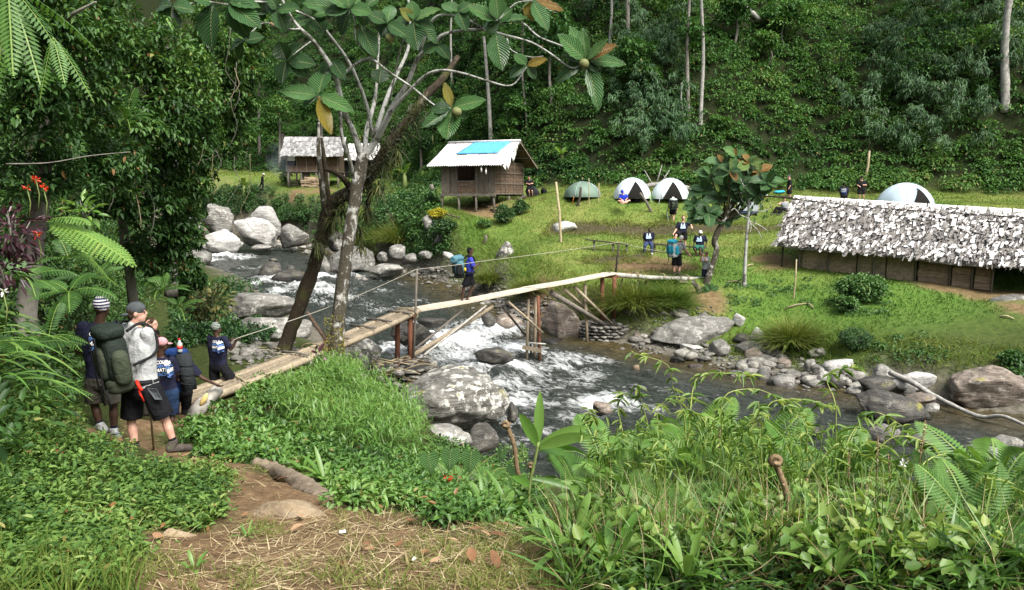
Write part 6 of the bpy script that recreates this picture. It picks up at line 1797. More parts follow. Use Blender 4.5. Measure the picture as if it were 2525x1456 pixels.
def backpack(label,cen,w,d,hgt,back,main,lid,pocket,strap,tilt=0.0,roll=None,ax=None,extra=None):
 """back: horizontal direction from the wearer to the pack"""
 bk=Vector((back[0],back[1],0)).normalized();rt=Vector((-bk.y,bk.x,0));up_=(Vector((0,0,1))+bk*tilt).normalized();bk2=rt.cross(up_)
 bk2=-bk2 if bk2.dot(bk)<0 else bk2
 rot=Matrix((rt,bk2,up_)).transposed();cen=Vector(cen)
 t=thing('backpack',label,'backpack',cen)
 L=lambda x,y,z:cen+rt*x+bk2*y+up_*z
 def P(nm,c_,s_,m_,e=.55):
  o=obj(nm,sbox(MB(),L(*c_),s_,rot,e),m_,t);return o
 P('main_bag',(0,0,.02*hgt),(w,d,hgt*.8),main)
 P('lid',(0,.01,hgt*.42),(w*1.02,d*1.15,hgt*.22),lid,.65)
 P('lower_bag',(0,.01,-hgt*.36),(w*.98,d*1.08,hgt*.26),pocket if extra else main,.6)
 P('front_pocket',(0,d*.45,-.02),(w*.62,d*.5,hgt*.5),pocket,.6)
 for s_ in (-1,1):
  P('side_pocket',(s_*w*.5,.0,-hgt*.08),(w*.34,d*.7,hgt*.52),pocket,.65)
  obj('compression_strap',MB().beam(L(s_*w*.26,d*.69,hgt*.40),L(s_*w*.22,d*.70,-hgt*.42),.03,.012,bk2),strap,t)
  obj('hanging_strap',MB().tube([L(s_*w*.25,d*.6,-hgt*.38),L(s_*w*.27,d*.62,-hgt*.52),L(s_*w*.24,d*.60,-hgt*.68)],.012,5),strap,t)
 obj('haul_loop',MB().tube([L(-.05,-d*.4,hgt*.5),L(0,-d*.42,hgt*.56),L(.05,-d*.4,hgt*.5)],.010,5),strap,t)
 if ax:
  G=ax['G']
  for a,s_ in (('l',-1),('r',1)):
   sh=G['s'+a]+(ax['ms']-G['s'+a])*.35+Vector((0,0,.075))
   fdv=ax['fd'];top_=L(0,-d*.5,hgt*.33)+(sh-ax['ms'])*.6
   pts=[top_,sh-fdv*.03+Vector((0,0,.03)),sh+fdv*.09+Vector((0,0,-.02)),sh+fdv*.14-ax['spn']*.18,sh+fdv*.05-ax['spn']*.36+(sh-ax['ms'])*.5,L(0,-d*.4,-hgt*.2)+(sh-ax['ms'])*.9]
   cp_=curve_pts(pts,4);obj('shoulder_strap',MB().tube(cp_,.017,6),strap,t)
  mp_,s_=ax['mp']+ax['spn']*.12,ax['s1']
  ring=[mp_+s_*math.cos(q_)*.215+ax['d1']*math.sin(q_)*.165 for q_ in np.linspace(0,2*math.pi,25)]
  obj('hip_belt',MB().tube(ring,.034,7),strap,t)
 return t,L
# --- the man in the grey shirt, nearest
t,ax=person('man in grey shirt, backwards cap and black shorts wearing a big green pack',8.6,
 dict(hd=(338,772,0),sl=(303,812,.12),sr=(362,822,-.12),el=(318,870,.30),hl=(340,862,.48),er=(376,886,-.02),hr=(360,803,.16),pl=(328,962,.07),pr=(372,962,-.07),kl=(324,1040,.06),kr=(408,1036,-.02),al=(334,1104,.0),ar=(428,1092,.0),tl=(355,1123,.08),tr=(462,1106,.16)),72,SK_L,C_GREY,.36,C_BLACK,.44,SHOE_D,('capback',C_CHAR),HAIRB,1.02,.009,fat=1.08,socks=C_BLACK,collar=True,curl=.9,eyes=True)
tb,L=backpack('large dark green backpack on the back of the man in grey',V(281,886,8.32),.46,.27,.78,(-.72,-.69),P_GREEN,P_GREEN,P_OLIVE,P_DARK,.12,ax=ax,extra=True)
obj('red_strap',MB().tube([V(337,940,8.25),V(342,952,8.2),V(350,964,8.2)],.020,6),P_RED,tb);obj('red_strap',MB().tube([V(340,955,8.22),V(346,972,8.2),V(355,990,8.22)],.010,5),P_RED,tb)
vs=[V(362,958,8.42),V(384,960,8.4),V(399,986,8.42),V(382,986,8.38)]
o=obj('grey_flap',mesh_from('grey_flap',[tuple(q_) for q_ in vs]+[tuple(q_+Vector((0,.02,0))) for q_ in vs],[(0,1,2,3),(7,6,5,4),(0,4,5,1),(1,5,6,2),(2,6,7,3),(3,7,4,0)]),C_CHAR,t)
a=V(373,1035,8.75);b=on(379,1110);tag(obj('walking_stick',MB().tube([V(366,945,8.85),a,b],.014,7),m_cane,loc=b),'brown wooden walking stick held by the man in grey','walking stick')
# --- the man with the striped beanie
t,ax=person('man seen from behind in a navy slogan tee, striped knitted beanie and trainers',9.4,
 dict(hd=(252,760,0),sl=(205,806,-.02),sr=(283,805,.04),el=(192,866,.03),hl=(222,872,.26),er=(294,866,.10),hr=(268,872,.30),pl=(232,940,0),pr=(272,940,.02),kl=(234,1000,.03),kr=(280,1003,.03),al=(247,1050,0),ar=(281,1062,.0),tl=(216,1062,.02),tr=(290,1076,-.12)),12,SK_D,C_NAVY,.45,C_KHAKI,.42,SHOE_W,('beanie',C_STRIPE),None,1.03,.010,socks=C_NAVY)
print_text(t,ax,SLOGAN,V(243,820,9.2),.30,person.torso,(0,-1,.1))
# --- two heads beyond
t,ax=person('man in tan shirt with short fair hair, in profile behind the man in grey',12.6,
 dict(hd=(374,800,0),sl=(360,829,.1),sr=(378,830,-.1),el=(358,862,.15),hl=(374,880,.3),er=(384,862,-.05),hr=(392,880,.15),pl=(362,908,.06),pr=(376,908,-.06),kl=(364,975,.05),kr=(378,975,-.02),al=(364,1030,0),ar=(378,1030,0),tl=(374,1040,.05),tr=(388,1040,.05)),85,SK_L,C_TAN,.5,C_KHAKI,.9,SHOE_D,None,HAIRB,1.0,.014,eyes=True)
t,ax=person('dark haired man of whom only the top of the head shows',13.6,
 dict(hd=(384,826,0),sl=(368,852,0),sr=(400,852,0),el=(364,880,.05),hl=(372,900,.2),er=(404,880,.05),hr=(396,900,.2),pl=(376,920,0),pr=(392,920,0),kl=(376,975,.05),kr=(392,975,.05),al=(376,1020,0),ar=(392,1020,0),tl=(376,1028,.15),tr=(392,1028,.15)),10,SK_D,C_NAVY,.5,C_KHAKI,.9,SHOE_D,None,HAIR,.92,.016)
# --- the man with the pink cap
t,ax=person('man with a faded pink cap, navy slogan tee and jean shorts',11.6,
 dict(hd=(399,850,0),sl=(368,886,.06),sr=(424,889,-.02),el=(366,918,.16),hl=(390,926,.36),er=(436,921,.06),hr=(436,935,.3),pl=(388,968,.03),pr=(424,968,-.01),kl=(396,1022,.08),kr=(424,1022,.06),al=(398,1054,0),ar=(424,1056,0),tl=(410,1062,.14),tr=(436,1064,.12)),55,SK_D,C_NAVY,.48,C_JEAN,.46,SHOE_D,('cap',C_PINK),None,.93,.012,eyes=True)
print_text(t,ax,SLOGAN,V(396,894,11.3),.30,person.torso,(.05,-1,.05))
# --- the man with the blue pack, reaching for the log
t,ax=person('man bending behind a blue pack, his bare arm reaching to the leaning log',12.6,
 dict(hd=(452,872,.22),sl=(424,892,.05),sr=(468,900,.05),el=(418,926,.15),hl=(430,945,.35),er=(497,932,.05),hr=(540,952,.2),pl=(432,966,0),pr=(460,966,.0),kl=(430,1008,.12),kr=(458,1008,.12),al=(432,1040,0),ar=(456,1038,0),tl=(440,1046,.16),tr=(468,1044,.14)),40,SK_D,C_NAVY,.45,C_BLACK,.9,SHOE_D,None,HAIR,.93,.012,curl=.9)
tb,L=backpack('blue backpack with a dark rolled mat strapped to its right side',V(436,915,12.2),.36,.24,.72,(-.15,-1),P_BLUE,P_BLUE,P_BLUE,P_DARK,-.1,ax=ax)
a,b=V(452,872,12.05),V(468,962,12.0)
tag(obj('rolled_mat',MB().tube([a,a.lerp(b,.5),b],.115,16),P_FOAM,loc=a),'dark grey foam mat rolled up on the side of the blue pack','mat')
for f in (.3,.55,.8):
 c_=a.lerp(b,f);obj('mat_strap',MB().tube([c_+Vector((.122*math.cos(q_),.122*math.sin(q_),-.02*math.cos(q_))) for q_ in np.linspace(0,6.283,17)],.010,5),P_DARK,tb)
bo=V(444,869,12.05)
m_pet=plain('clear_plastic',(.33,.36,.35),.2,.6,.05,10,0);m_lab=plain('red_label',(.6,.04,.03),.5,.3,.3,40,0)
bt=thing('bottle','clear plastic bottle with red cap and red label on top of the rolled mat','bottle',bo)
obj('bottle_body',MB().tube([bo,bo+Vector((0,0,.02)),bo+Vector((0,0,.14)),bo+Vector((0,0,.18)),bo+Vector((0,0,.205))],[.036,.042,.042,.02,.014],12),m_pet,bt);obj('label',MB().tube([bo+Vector((0,0,.055)),bo+Vector((0,0,.11))],.0435,12),m_lab,bt);obj('cap',MB().tube([bo+Vector((0,0,.206)),bo+Vector((0,0,.23))],.017,10),P_RED,bt)
# --- the man hauling on the rope
t,ax=person('man in headscarf and navy slogan tee gripping the rope with both hands',15.4,
 dict(hd=(533,811,0),sl=(517,834,.10),sr=(553,836,-.08),el=(556,858,.26),hl=(571,838,.12),er=(569,862,-.05),hr=(587,834,-.05),pl=(528,905,.05),pr=(549,905,-.04),kl=(530,942,.08),kr=(574,938,-.02),al=(527,972,.1),ar=(591,962,-.02),tl=(536,982,.02),tr=(604,970,.02)),70,SK_D,C_NAVY,.45,C_BLACK,.46,SHOE_B,('beanie',C_SCARF),None,.95,.011,curl=1.5,eyes=True,socks=C_NAVY)
print_text(t,ax,SLOGAN,V(528,843,15.1),.28,person.torso,(-.25,-1,.05))
# --- the porter on the planks
zg=on_bridge(1146).y
t,ax=person('barefoot porter in a blue tee and black shorts walking on the bridge planks',zg,
 dict(hd=(1159.5,619,0),sl=(1158,638,.14),sr=(1161,640,-.13),el=(1166,658,.22),hl=(1182,652,.18),er=(1168.5,662,-.18),hr=(1185.5,645,-.08),pl=(1158,681,.06),pr=(1157,681,-.06),kl=(1166,707,.07),kr=(1143,711,-.06),al=(1154,734,.06),ar=(1139.5,740,-.05),tl=(1160,743,.06),tr=(1150,747,-.04)),82,SK_D,C_BLUE,.45,C_BLACK,.42,None,None,HAIR,.95,.014,curl=1.4)
backpack('teal and black trekking pack carried by the porter on the bridge',V(1132.5,660,zg-.02),.36,.30,.66,(-1,-.1),P_TEAL,P_TEAL,P_DARK,P_DARK,.05,ax=ax,extra=True)
a,b=V(1116,642,zg-.28),V(1137,637,zg+.25)
tag(obj('sleeping_roll',MB().tube([a,a.lerp(b,.1),a.lerp(b,.9),b],[.08,.12,.12,.08],12),P_TEAL,loc=a),'teal sleeping roll lashed on top of the porter pack','sleeping roll')
bo=V(1147,669,zg-.22);tag(obj('flask',MB().tube([bo,bo+Vector((0,0,.08)),bo+Vector((0,0,.1))],[.035,.035,.018],9),plain('yellow_plastic',(.7,.45,.03),.5),loc=bo),'small yellow flask in the side pocket of the porter pack','flask')
# --- far side of the bridge
t,ax=person('white haired man in grey tee with a turquoise pack at the bridge end',31.6,
 dict(hd=(1681,588,0),sl=(1668.5,602,.10),sr=(1683,602,-.08),el=(1687,616,.2),hl=(1699,630,.16),er=(1691,617,-.05),hr=(1703.5,631,.3),pl=(1664,632,.03),pr=(1674,632,-.03),kl=(1662,657,.04),kr=(1675,658,.02),al=(1663,674,0),ar=(1674.5,673,0),tl=(1667,679,.1),tr=(1680,678.5,.08)),55,SK_L,C_GREYD,.42,C_BLACK,.46,SHOE_D,None,HAIRW,1.0,.018,socks=C_BLACK,pitch=.3,curl=1.3)
backpack('grey and turquoise pack on the white haired man at the bridge end',V(1659,614,31.3),.42,.30,.74,(-.7,-.7),P_GREYP,P_TURQ,P_TURQ,P_DARK,.1,ax=ax)
t,ax=person('seated man in navy tee and blue trousers on the left end of the bench',35.9,
 dict(hd=(1602.5,569,0),sl=(1590.5,577,0),sr=(1609.5,577,0),el=(1587,591,.05),hl=(1588,601,-.05),er=(1612,590,.05),hr=(1612,601,-.05),pl=(1594,600,0),pr=(1604,600,0),kl=(1590.5,607,-.42),kr=(1607,606,-.42),al=(1588,624,-.35),ar=(1607,623,-.45),tl=(1588,629,-.55),tr=(1608,628,-.62)),172,SK_D,C_NAVY,.45,C_JEAN2,.98,SHOE_W,None,HAIR,.98,.018,eyes=True)
emblem(t,ax,V(1600,583,35.7),.24,person.torso,(0,-1,0))
t,ax=person('smiling man in navy tee with one foot up on the bench and a trekking pole',36.7,
 dict(hd=(1685,538,0),sl=(1673,551,0),sr=(1695,550.5,0),el=(1667,566,-.05),hl=(1661,578,-.25),er=(1704,556,-.08),hr=(1706.5,561,-.25),pl=(1677,573,0),pr=(1688,573,0),kl=(1667,581,-.42),kr=(1689,594,-.05),al=(1663,597,-.45),ar=(1690,615,0),tl=(1661,602,-.55),tr=(1691,620,-.15)),183,SK_L,C_NAVY,.45,C_BLACK,.45,SHOE_D,None,HAIRB,1.06,.018,eyes=True,fat=1.1)
emblem(t,ax,V(1684.5,558,36.5),.24,person.torso,(0,-1,0))
tag(obj('trekking_pole',MB().tube([V(1706.5,561,36.45),V(1699,620,36.3)],.012,6),P_DARK),'thin dark trekking pole in the hand of the smiling man','trekking pole')
t,ax=person('seated man in white cap and green shorts on the right bench end',35.1,
 dict(hd=(1727,575,0),sl=(1716,584,0),sr=(1737,584,0),el=(1711,597,.05),hl=(1711,608,.0),er=(1743,597,.05),hr=(1739,608,.0),pl=(1720,608,0),pr=(1731,608,0),kl=(1713,615,-.42),kr=(1727,616,-.42),al=(1720,633,-.4),ar=(1724,636,-.45),tl=(1719,639,-.55),tr=(1724,642,-.6)),182,SK_D,C_NAVY,.48,C_GREEN,.44,None,('cap',C_WHITE),None,.98,.018,eyes=True)
emblem(t,ax,V(1725,590,34.9),.24,person.torso,(0,-1,0))
t,ax=person('bald man in a grey tee pulling the rope tight beside the young tree',31.2,
 dict(hd=(1742,626,0),sl=(1746.5,637,-.02),sr=(1733.5,637,-.06),el=(1741,645,-.28),hl=(1732,628,-.2),er=(1728,645,-.18),hr=(1730.5,627,-.2),pl=(1746,666,0),pr=(1737,666,0),kl=(1749,683,.0),kr=(1737,683,.0),al=(1750,699,0),ar=(1738,698,0),tl=(1749,704,-.15),tr=(1735,704,-.15)),225,SK_M,C_GREYD,.45,C_NAVY,.46,None,None,None,.98,.018,curl=1.4,eyes=True)
t,ax=person('hiker in black shorts walking up the field away from the bench',40.6,
 dict(hd=(1659.5,491,.1),sl=(1651.5,499,0),sr=(1668,499,0),el=(1648.5,512,.02),hl=(1645.5,523,.1),er=(1670,512,.02),hr=(1668,525,.05),pl=(1656,517,0),pr=(1664,517,0),kl=(1655,534,.1),kr=(1661,535,-.05),al=(1655,549,.15),ar=(1660,549,-.12),tl=(1655,553,.3),tr=(1660,554,.05)),5,SK_L,C_NAVY,.2,C_BLACK,.34,SHOE_D,None,HAIRW,.95,.020)
backpack('grey green pack on the hiker walking up the field',V(1660,505,40.3),.40,.26,.62,(0,-1),P_GREEN,P_GREYP,P_OLIVE,P_DARK,0,ax=ax)
tag(obj('trekking_pole',MB().tube([V(1645.5,523,40.6),V(1649,554,40.4)],.014,6),M_PRINTW),'light trekking pole in the left hand of the hiker','trekking pole')
t,ax=person('man in a bright blue shirt and cap sitting cross legged before the pale tent',41.6,
 dict(hd=(1534,474,-.05),sl=(1529.5,482,0),sr=(1544,482,0),el=(1528,490,-.1),hl=(1536,494,-.35),er=(1547,490,-.1),hr=(1542,494,-.35),pl=(1533,497,0),pr=(1541,497,0),kl=(1525,496,-.3),kr=(1553,495,-.3),al=(1540,499,-.42),ar=(1536,500,-.45),tl=(1547,500,-.4),tr=(1529,501,-.45)),170,SK_L,C_ROYAL,.5,C_BLACK,.4,None,('cap',C_ROYAL),HAIRB,.95,.020,pitch=.5)
t,ax=person('dark haired man in black packing a tent behind the tarped hut',47.4,
 dict(hd=(1304.5,438,-.1),sl=(1298.5,446,0),sr=(1312,446,0),el=(1297,453,-.05),hl=(1303,454,-.3),er=(1314,453,-.05),hr=(1307,454,-.3),pl=(1304,462,0),pr=(1311,462,0),kl=(1304,471,-.3),kr=(1312,471,-.2),al=(1306,482,0),ar=(1313,482,0),tl=(1305,484,-.15),tr=(1313,484,-.15)),190,SK_L,C_BLACK,.48,C_BLACK,.44,SHOE_D,None,HAIR,1.0,.020,pitch=.5)
t,ax=person('far man in dark clothes and white cap walking past the shingled hut',74.0,
 dict(hd=(650,431,0),sl=(646,437,.12),sr=(648,437,-.12),el=(645,443,.15),hl=(648,448,.1),er=(649,443,-.15),hr=(650,448,-.12),pl=(646,449,.08),pr=(647,449,-.08),kl=(643,456,.08),kr=(649,457,-.08),al=(639.5,463,.08),ar=(647,464.5,-.08),tl=(642,465.5,.08),tr=(650,466.5,-.08)),90,SK_D,C_BLACK,.9,C_BLACK,.98,SHOE_D,('cap',C_WHITE),None,.95,.024)
t,ax=person('man in black standing in profile beyond the left end of the long hut',46.0,
 dict(hd=(1945.5,437,0),sl=(1947,446,.18),sr=(1948,446,-.18),el=(1947,457,.2),hl=(1943,466,.15),er=(1949,458,-.22),hr=(1944.5,467,-.2),pl=(1946,468,.08),pr=(1947,468,-.08),kl=(1943,480,.1),kr=(1948,480,-.1),al=(1943,491,.1),ar=(1949,491,-.08),tl=(1938,494,.1),tr=(1944,494,-.08)),275,SK_L,C_BLACK,.48,C_BLACK,.45,SHOE_D,('cap',C_CHAR),None,1.0,.020,fat=1.1)
t,ax=person('man seen from behind in navy slogan tee beyond the ridge of the long hut',45.2,
 dict(hd=(2080.5,455,0),sl=(2073,464,0),sr=(2089.5,464,0),el=(2070.5,474,.03),hl=(2073,482,.12),er=(2092,474,.03),hr=(2090,482,.12),pl=(2077,484,0),pr=(2085.5,484,0),kl=(2076,497,.1),kr=(2086,497,.1),al=(2076,511,0),ar=(2086,511,0),tl=(2076,514,.15),tr=(2086,514,.15)),5,SK_D,C_NAVY,.48,C_BLACK,.98,SHOE_D,None,HAIR,.96,.020)
print_text(t,ax,SLOGAN,V(2081.3,466,45.0),.30,person.torso,(0,-1,0))
t,ax=person('man in black tee and shorts facing this way beside the bamboo pole',46.2,
 dict(hd=(2124.5,439,0),sl=(2116,448,0),sr=(2133.5,448,0),el=(2113.5,457,0),hl=(2120,460,-.25),er=(2136.5,457,0),hr=(2128,456.5,-.28),pl=(2120,468,0),pr=(2128.5,468,0),kl=(2119,480,-.05),kr=(2129,480,-.05),al=(2119,492,0),ar=(2129.5,493,0),tl=(2118,496,-.15),tr=(2131,497,-.15)),185,SK_L,C_BLACK,.48,C_BLACK,.45,SHOE_D,('cap',C_BLACK),None,1.0,.020,fat=1.08,eyes=True)
t,ax=person('man in grey vest and black trousers reclining on the grass beside the long hut',41.6,
 dict(hd=(1934,490,-.05),sl=(1926,499,0),sr=(1942,499,0),el=(1922,505,-.1),hl=(1919,503,-.25),er=(1944,509,.05),hr=(1941,518,.05),pl=(1932,517,0),pr=(1939,518,0),kl=(1915,513,-.2),kr=(1926,515,-.35),al=(1907,527,-.25),ar=(1920,528,-.4),tl=(1902,529,-.35),tr=(1917,530,-.55)),205,SK_L,C_GREYD,.5,C_BLACK,.95,SHOE_D,('cap',C_NAVY),None,1.0,.020,sleeveless=True)
t,ax=person('man in dark clothes standing among the gear behind the young big leaved tree',44.6,
 dict(hd=(1857,455,0),sl=(1849,464,0),sr=(1866,464,0),el=(1847,474,.05),hl=(1852,480,-.1),er=(1868,474,.05),hr=(1863,480,-.1),pl=(1853,485,0),pr=(1861,485,0),kl=(1852,498,0),kr=(1862,498,0),al=(1852,511,0),ar=(1862,511,0),tl=(1851,514,-.15),tr=(1863,514,-.15)),185,SK_L,C_NAVY,.48,C_NAVY,.95,SHOE_D,None,HAIRB,.98,.020)
# --- gear about the camp
def pile(nm,label,u,v,w,hh,mat,cat,seed):
 b=on(u,v);s_=b.y/FPX;mb=MB()
 r_=random.Random(seed)
 for k in range(4):mb.ball((b.x+r_.uniform(-.3,.3)*w*s_,b.y+r_.uniform(-.2,.2),b.z+hh*s_*r_.uniform(.2,.55)),(w*s_*.34,.2,hh*s_*.42),10,7)
 return remeshed(nm,mb,mat,None,.03,3,label=label,cat=cat)
pile('gear_bag','black bag of gear standing on the grass right of the tarped hut',1343,479,16,18,C_BLACK,'bag',1)
pile('tent_bundle','dark half packed tent cloth behind the corner of the tarped hut',1313,486,30,30,P_FOAM,'tent cloth',2)
pile('gear_bag','dark bag lying in front of the doorway of the pale tent',1570,500,24,18,C_BLACK,'bag',3)
pile('gear_bag','blue bag lying beside the man in profile beyond the long hut',1921,478,28,9,P_TURQ,'bag',4)
pile('gear_bag','black bag on the grass behind the ridge of the long hut',2100,505,22,14,C_BLACK,'bag',5)
pile('tent_bundle','pale crumpled tent cloth on the grass left of the camp table',1800,500,46,16,m_tentw,'tent cloth',6)
# ------------------------------------------------------------------ the big leaved tree in front
def bark_lichen(name,dark,light,th,moss=0.3):
 m,nt,bs,out=nmat(name)
 co=texco(nt)
 n1=noise_tex(nt,texco(nt,(1,1,.7)),5.0,7,.7,.4);n2=noise_tex(nt,co,22,4,.6);n3=noise_tex(nt,co,1.6,3)
 c_=mix(nt,ramp(nt,n1,[(th-.04,0),(th+.04,1)]),mix(nt,1,dark,ramp(nt,n2,[(.3,.5),(.7,1.3)]),'MULTIPLY'),mix(nt,1,light,ramp(nt,n2,[(.3,.75),(.7,1.1)]),'MULTIPLY'))
 c_=mix(nt,fmath(nt,'MULTIPLY',ramp(nt,n3,[(.52,0),(.66,1)]),moss),c_,(.055,.06,.018))
 nt.links.new(c_,bs.inputs['Base Color']);bs.inputs['Roughness'].default_value=.9;bs.inputs['Specular IOR Level'].default_value=.15
 bump(nt,bs,fmath(nt,'ADD',n1,fmath(nt,'MULTIPLY',n2,.5)),.9,.03)
 return m
m_lichen=bark_lichen('lichen_bark',(.065,.057,.042),(.42,.415,.385),.56)
m_branch=bark_lichen('pale_branch_bark',(.10,.095,.08),(.36,.36,.335),.46,.25)
m_mossy=bark_lichen('mossy_dark_bark',(.040,.030,.020),(.15,.13,.10),.62,.9)
m_yelmoss=leaf_mat('yellow_moss',[(0,(.13,.11,.01)),(1,(.30,.26,.03))],.9,0)
m_bigleaf=leaf_mat('pleated_leaf',[(0.0,(.018,.045,.016)),(.3,(.034,.085,.028)),(.6,(.07,.155,.045)),(.8,(.12,.22,.06)),(.9,(.26,.20,.03)),(1.0,(.22,.10,.03))],.38,.28,.45,veins=True)
def limb(parent,mat,pts,rads,n=8,wob=.18,seed=0,nm='branch'):
 c_=curve_pts([tuple(V(*q))+(r_,) for q,r_ in zip(pts,rads)],5)
 return obj(nm,MB().tube([q[:3] for q in c_],[q[3] for q in c_],n,True,wob,seed),mat,parent)
def big_leaf(base,tip,nor,width,bend=.18,n=10):
 """a pleated oval leaf with UVs for its veins"""
 base,tip=Vector(base),Vector(tip);d=tip-base;L=d.length;d.normalize()
 nor=Vector(nor);side=d.cross(nor).normalized();nn=side.cross(d).normalized()
 prof=[.10,.50,.78,.93,1.0,.99,.92,.80,.62,.38,.04]
 vs=[];uv=[]
 for i in range(n+1):
  t=i/n;k=prof[i]*width/2
  c_=base+d*L*t-nn*(bend*L*(t*t)*.8)+nn*.0
  pl=.018*L*(1 if i % 2 else -1)
  for j in range(5):
   s_=(j-2)/2
   q=c_+side*k*s_+nn*(abs(s_)*k*.28+(pl if abs(s_)>.6 else pl*.4 if s_ else 0))-d*(abs(s_)*.05*L*(1-t)*-1)
   vs.append(q);uv.append((.5+s_*.5,t))
 fs=[]
 for i in range(n):
  for j in range(4):a=i*5+j;fs.append((a,a+1,a+6,a+5))
 me=mesh_from('leaf',vs,fs,True)
 ul=me.uv_layers.new(name='uv')
 for lp in me.loops:ul.data[lp.index].uv=uv[lp.vertex_index]
 return me
def put_leaf(parent,b,t_,Z,w,tint,seed,flip=None):
 r_=random.Random(seed)
 dz=r_.uniform(-.32,.32);bz_=r_.uniform(-.05,.05)
 base=V(b[0],b[1],Z+bz_);tip=V(t_[0],t_[1],Z+dz)
 ln=(tip-base).length
 W_=w*Z/FPX if w else ln*.62
 nor=Vector((r_.uniform(-.35,.35),-1.0,r_.uniform(.25,1.0)))
 me=big_leaf(base,tip,nor,W_,r_.uniform(-.02,.28))
 set_tint(me,tint)
 o=obj('leaf',me,m_bigleaf,parent)
 return o
tree=thing('big_leaved_tree','pale lichen spotted tree with huge pleated leaves standing at the head of the bridge','tree',V(824,900,17.3))
limb(tree,m_lichen,[(818,930,17.3),(826,880,17.3),(838,760,17.35),(856,620,17.4),(871,520,17.45),(884,440,17.5),(896,378,17.5)],[.24,.185,.165,.145,.14,.15,.125],14,.22,1,'trunk')
T_=17.5
for k,(pts,r0,r1) in enumerate((
 ([(893,392,T_),(920,357,T_),(946,311,T_-.2),(968,264,T_-.3),(1005,205,T_-.5),(1030,146,T_-.6),(1074,106,T_-.8)],.125,.055),
 ([(925,330,T_),(957,234,T_+.3),(979,183,T_+.4),(1005,125,T_+.5),(1012,60,T_+.5),(1002,-40,T_+.5)],.075,.035),
 ([(900,380,T_),(904,322,T_+.2),(920,264,T_+.4),(928,220,T_+.6),(931,154,T_+.7),(938,40,T_+.8)],.085,.03),
 ([(890,385,T_),(873,330,T_-.2),(851,282,T_-.5),(836,227,T_-.8),(825,183,T_-1),(800,139,T_-1.2),(770,99,T_-1.4),(726,55,T_-1.6),(690,-10,T_-1.8)],.105,.04),
 ([(920,340,T_),(906,267,T_-.3),(880,194,T_-.6),(851,139,T_-.8),(807,81,T_-1),(778,51,T_-1.2),(710,20,T_-1.5),(640,5,T_-2),(560,12,T_-2.6)],.06,.025),
 ([(829,200,T_-.9),(865,168,T_-1),(895,148,T_-1.1),(920,148,T_-1.2),(957,176,T_-1.3),(1016,216,T_-1.5),(1075,262,T_-1.7),(1112,268,T_-1.8)],.045,.02),
 ([(915,360,T_),(964,278,T_-.5),(1001,234,T_-.8),(1049,187,T_-1.1),(1093,174,T_-1.3),(1147,183,T_-1.5),(1202,200,T_-1.7),(1262,211,T_-1.8),(1298,165,T_-1.8)],.06,.018),
 ([(1074,106,T_-.8),(1089,88,T_-.9),(1129,77,T_-1),(1191,74,T_-1.2),(1250,88,T_-1.4),(1312,106,T_-1.6),(1356,132,T_-1.8),(1410,168,T_-2),(1442,152,T_-2)],.05,.02),
 ([(1035,130,T_-.6),(1070,46,T_-.9),(1129,40,T_-1.1),(1166,55,T_-1.2),(1193,72,T_-1.25)],.04,.025),
 ([(1225,60,T_-1.3),(1283,55,T_-1.5),(1330,92,T_-1.7),(1393,117,T_-1.9),(1440,145,T_-2)],.03,.016),
 ([(1250,95,T_-1.4),(1261,124,T_-1.5),(1305,141,T_-1.6),(1341,139,T_-1.7)],.022,.012),
 ([(740,72,T_-1.6),(690,72,T_-1.7),(650,57,T_-1.9),(600,100,T_-2.1)],.03,.015),
 ([(920,147,T_-1.2),(880,102,T_-1.3),(873,48,T_-1.4),(860,10,T_-1.5)],.025,.014),
 ([(870,430,T_),(860,387,T_-.3),(849,360,T_-.4),(841,320,T_-.5),(838,240,T_-.75)],.07,.05),
 ([(1166,55,T_-1.2),(1195,30,T_-1.3),(1228,52,T_-1.35)],.03,.02),
 ([(960,260,T_-.2),(985,130,T_-.9),(1015,55,T_-1.2)],.03,.015),
 ([(836,230,T_-.8),(815,250,T_-1.1),(788,238,T_-1.3)],.028,.018),
 ([(770,100,T_-1.4),(730,130,T_-1.5),(707,150,T_-1.5)],.022,.012),
 ([(560,12,T_-2.6),(500,5,T_-2.9),(425,18,T_-3.2)],.025,.013),
 ([(1228,52,T_-1.35),(1270,10,T_-1.4),(1312,2,T_-1.5)],.025,.014))):
 limb(tree,m_branch,pts,np.linspace(r0,r1,len(pts))*.74,8,.15,k)
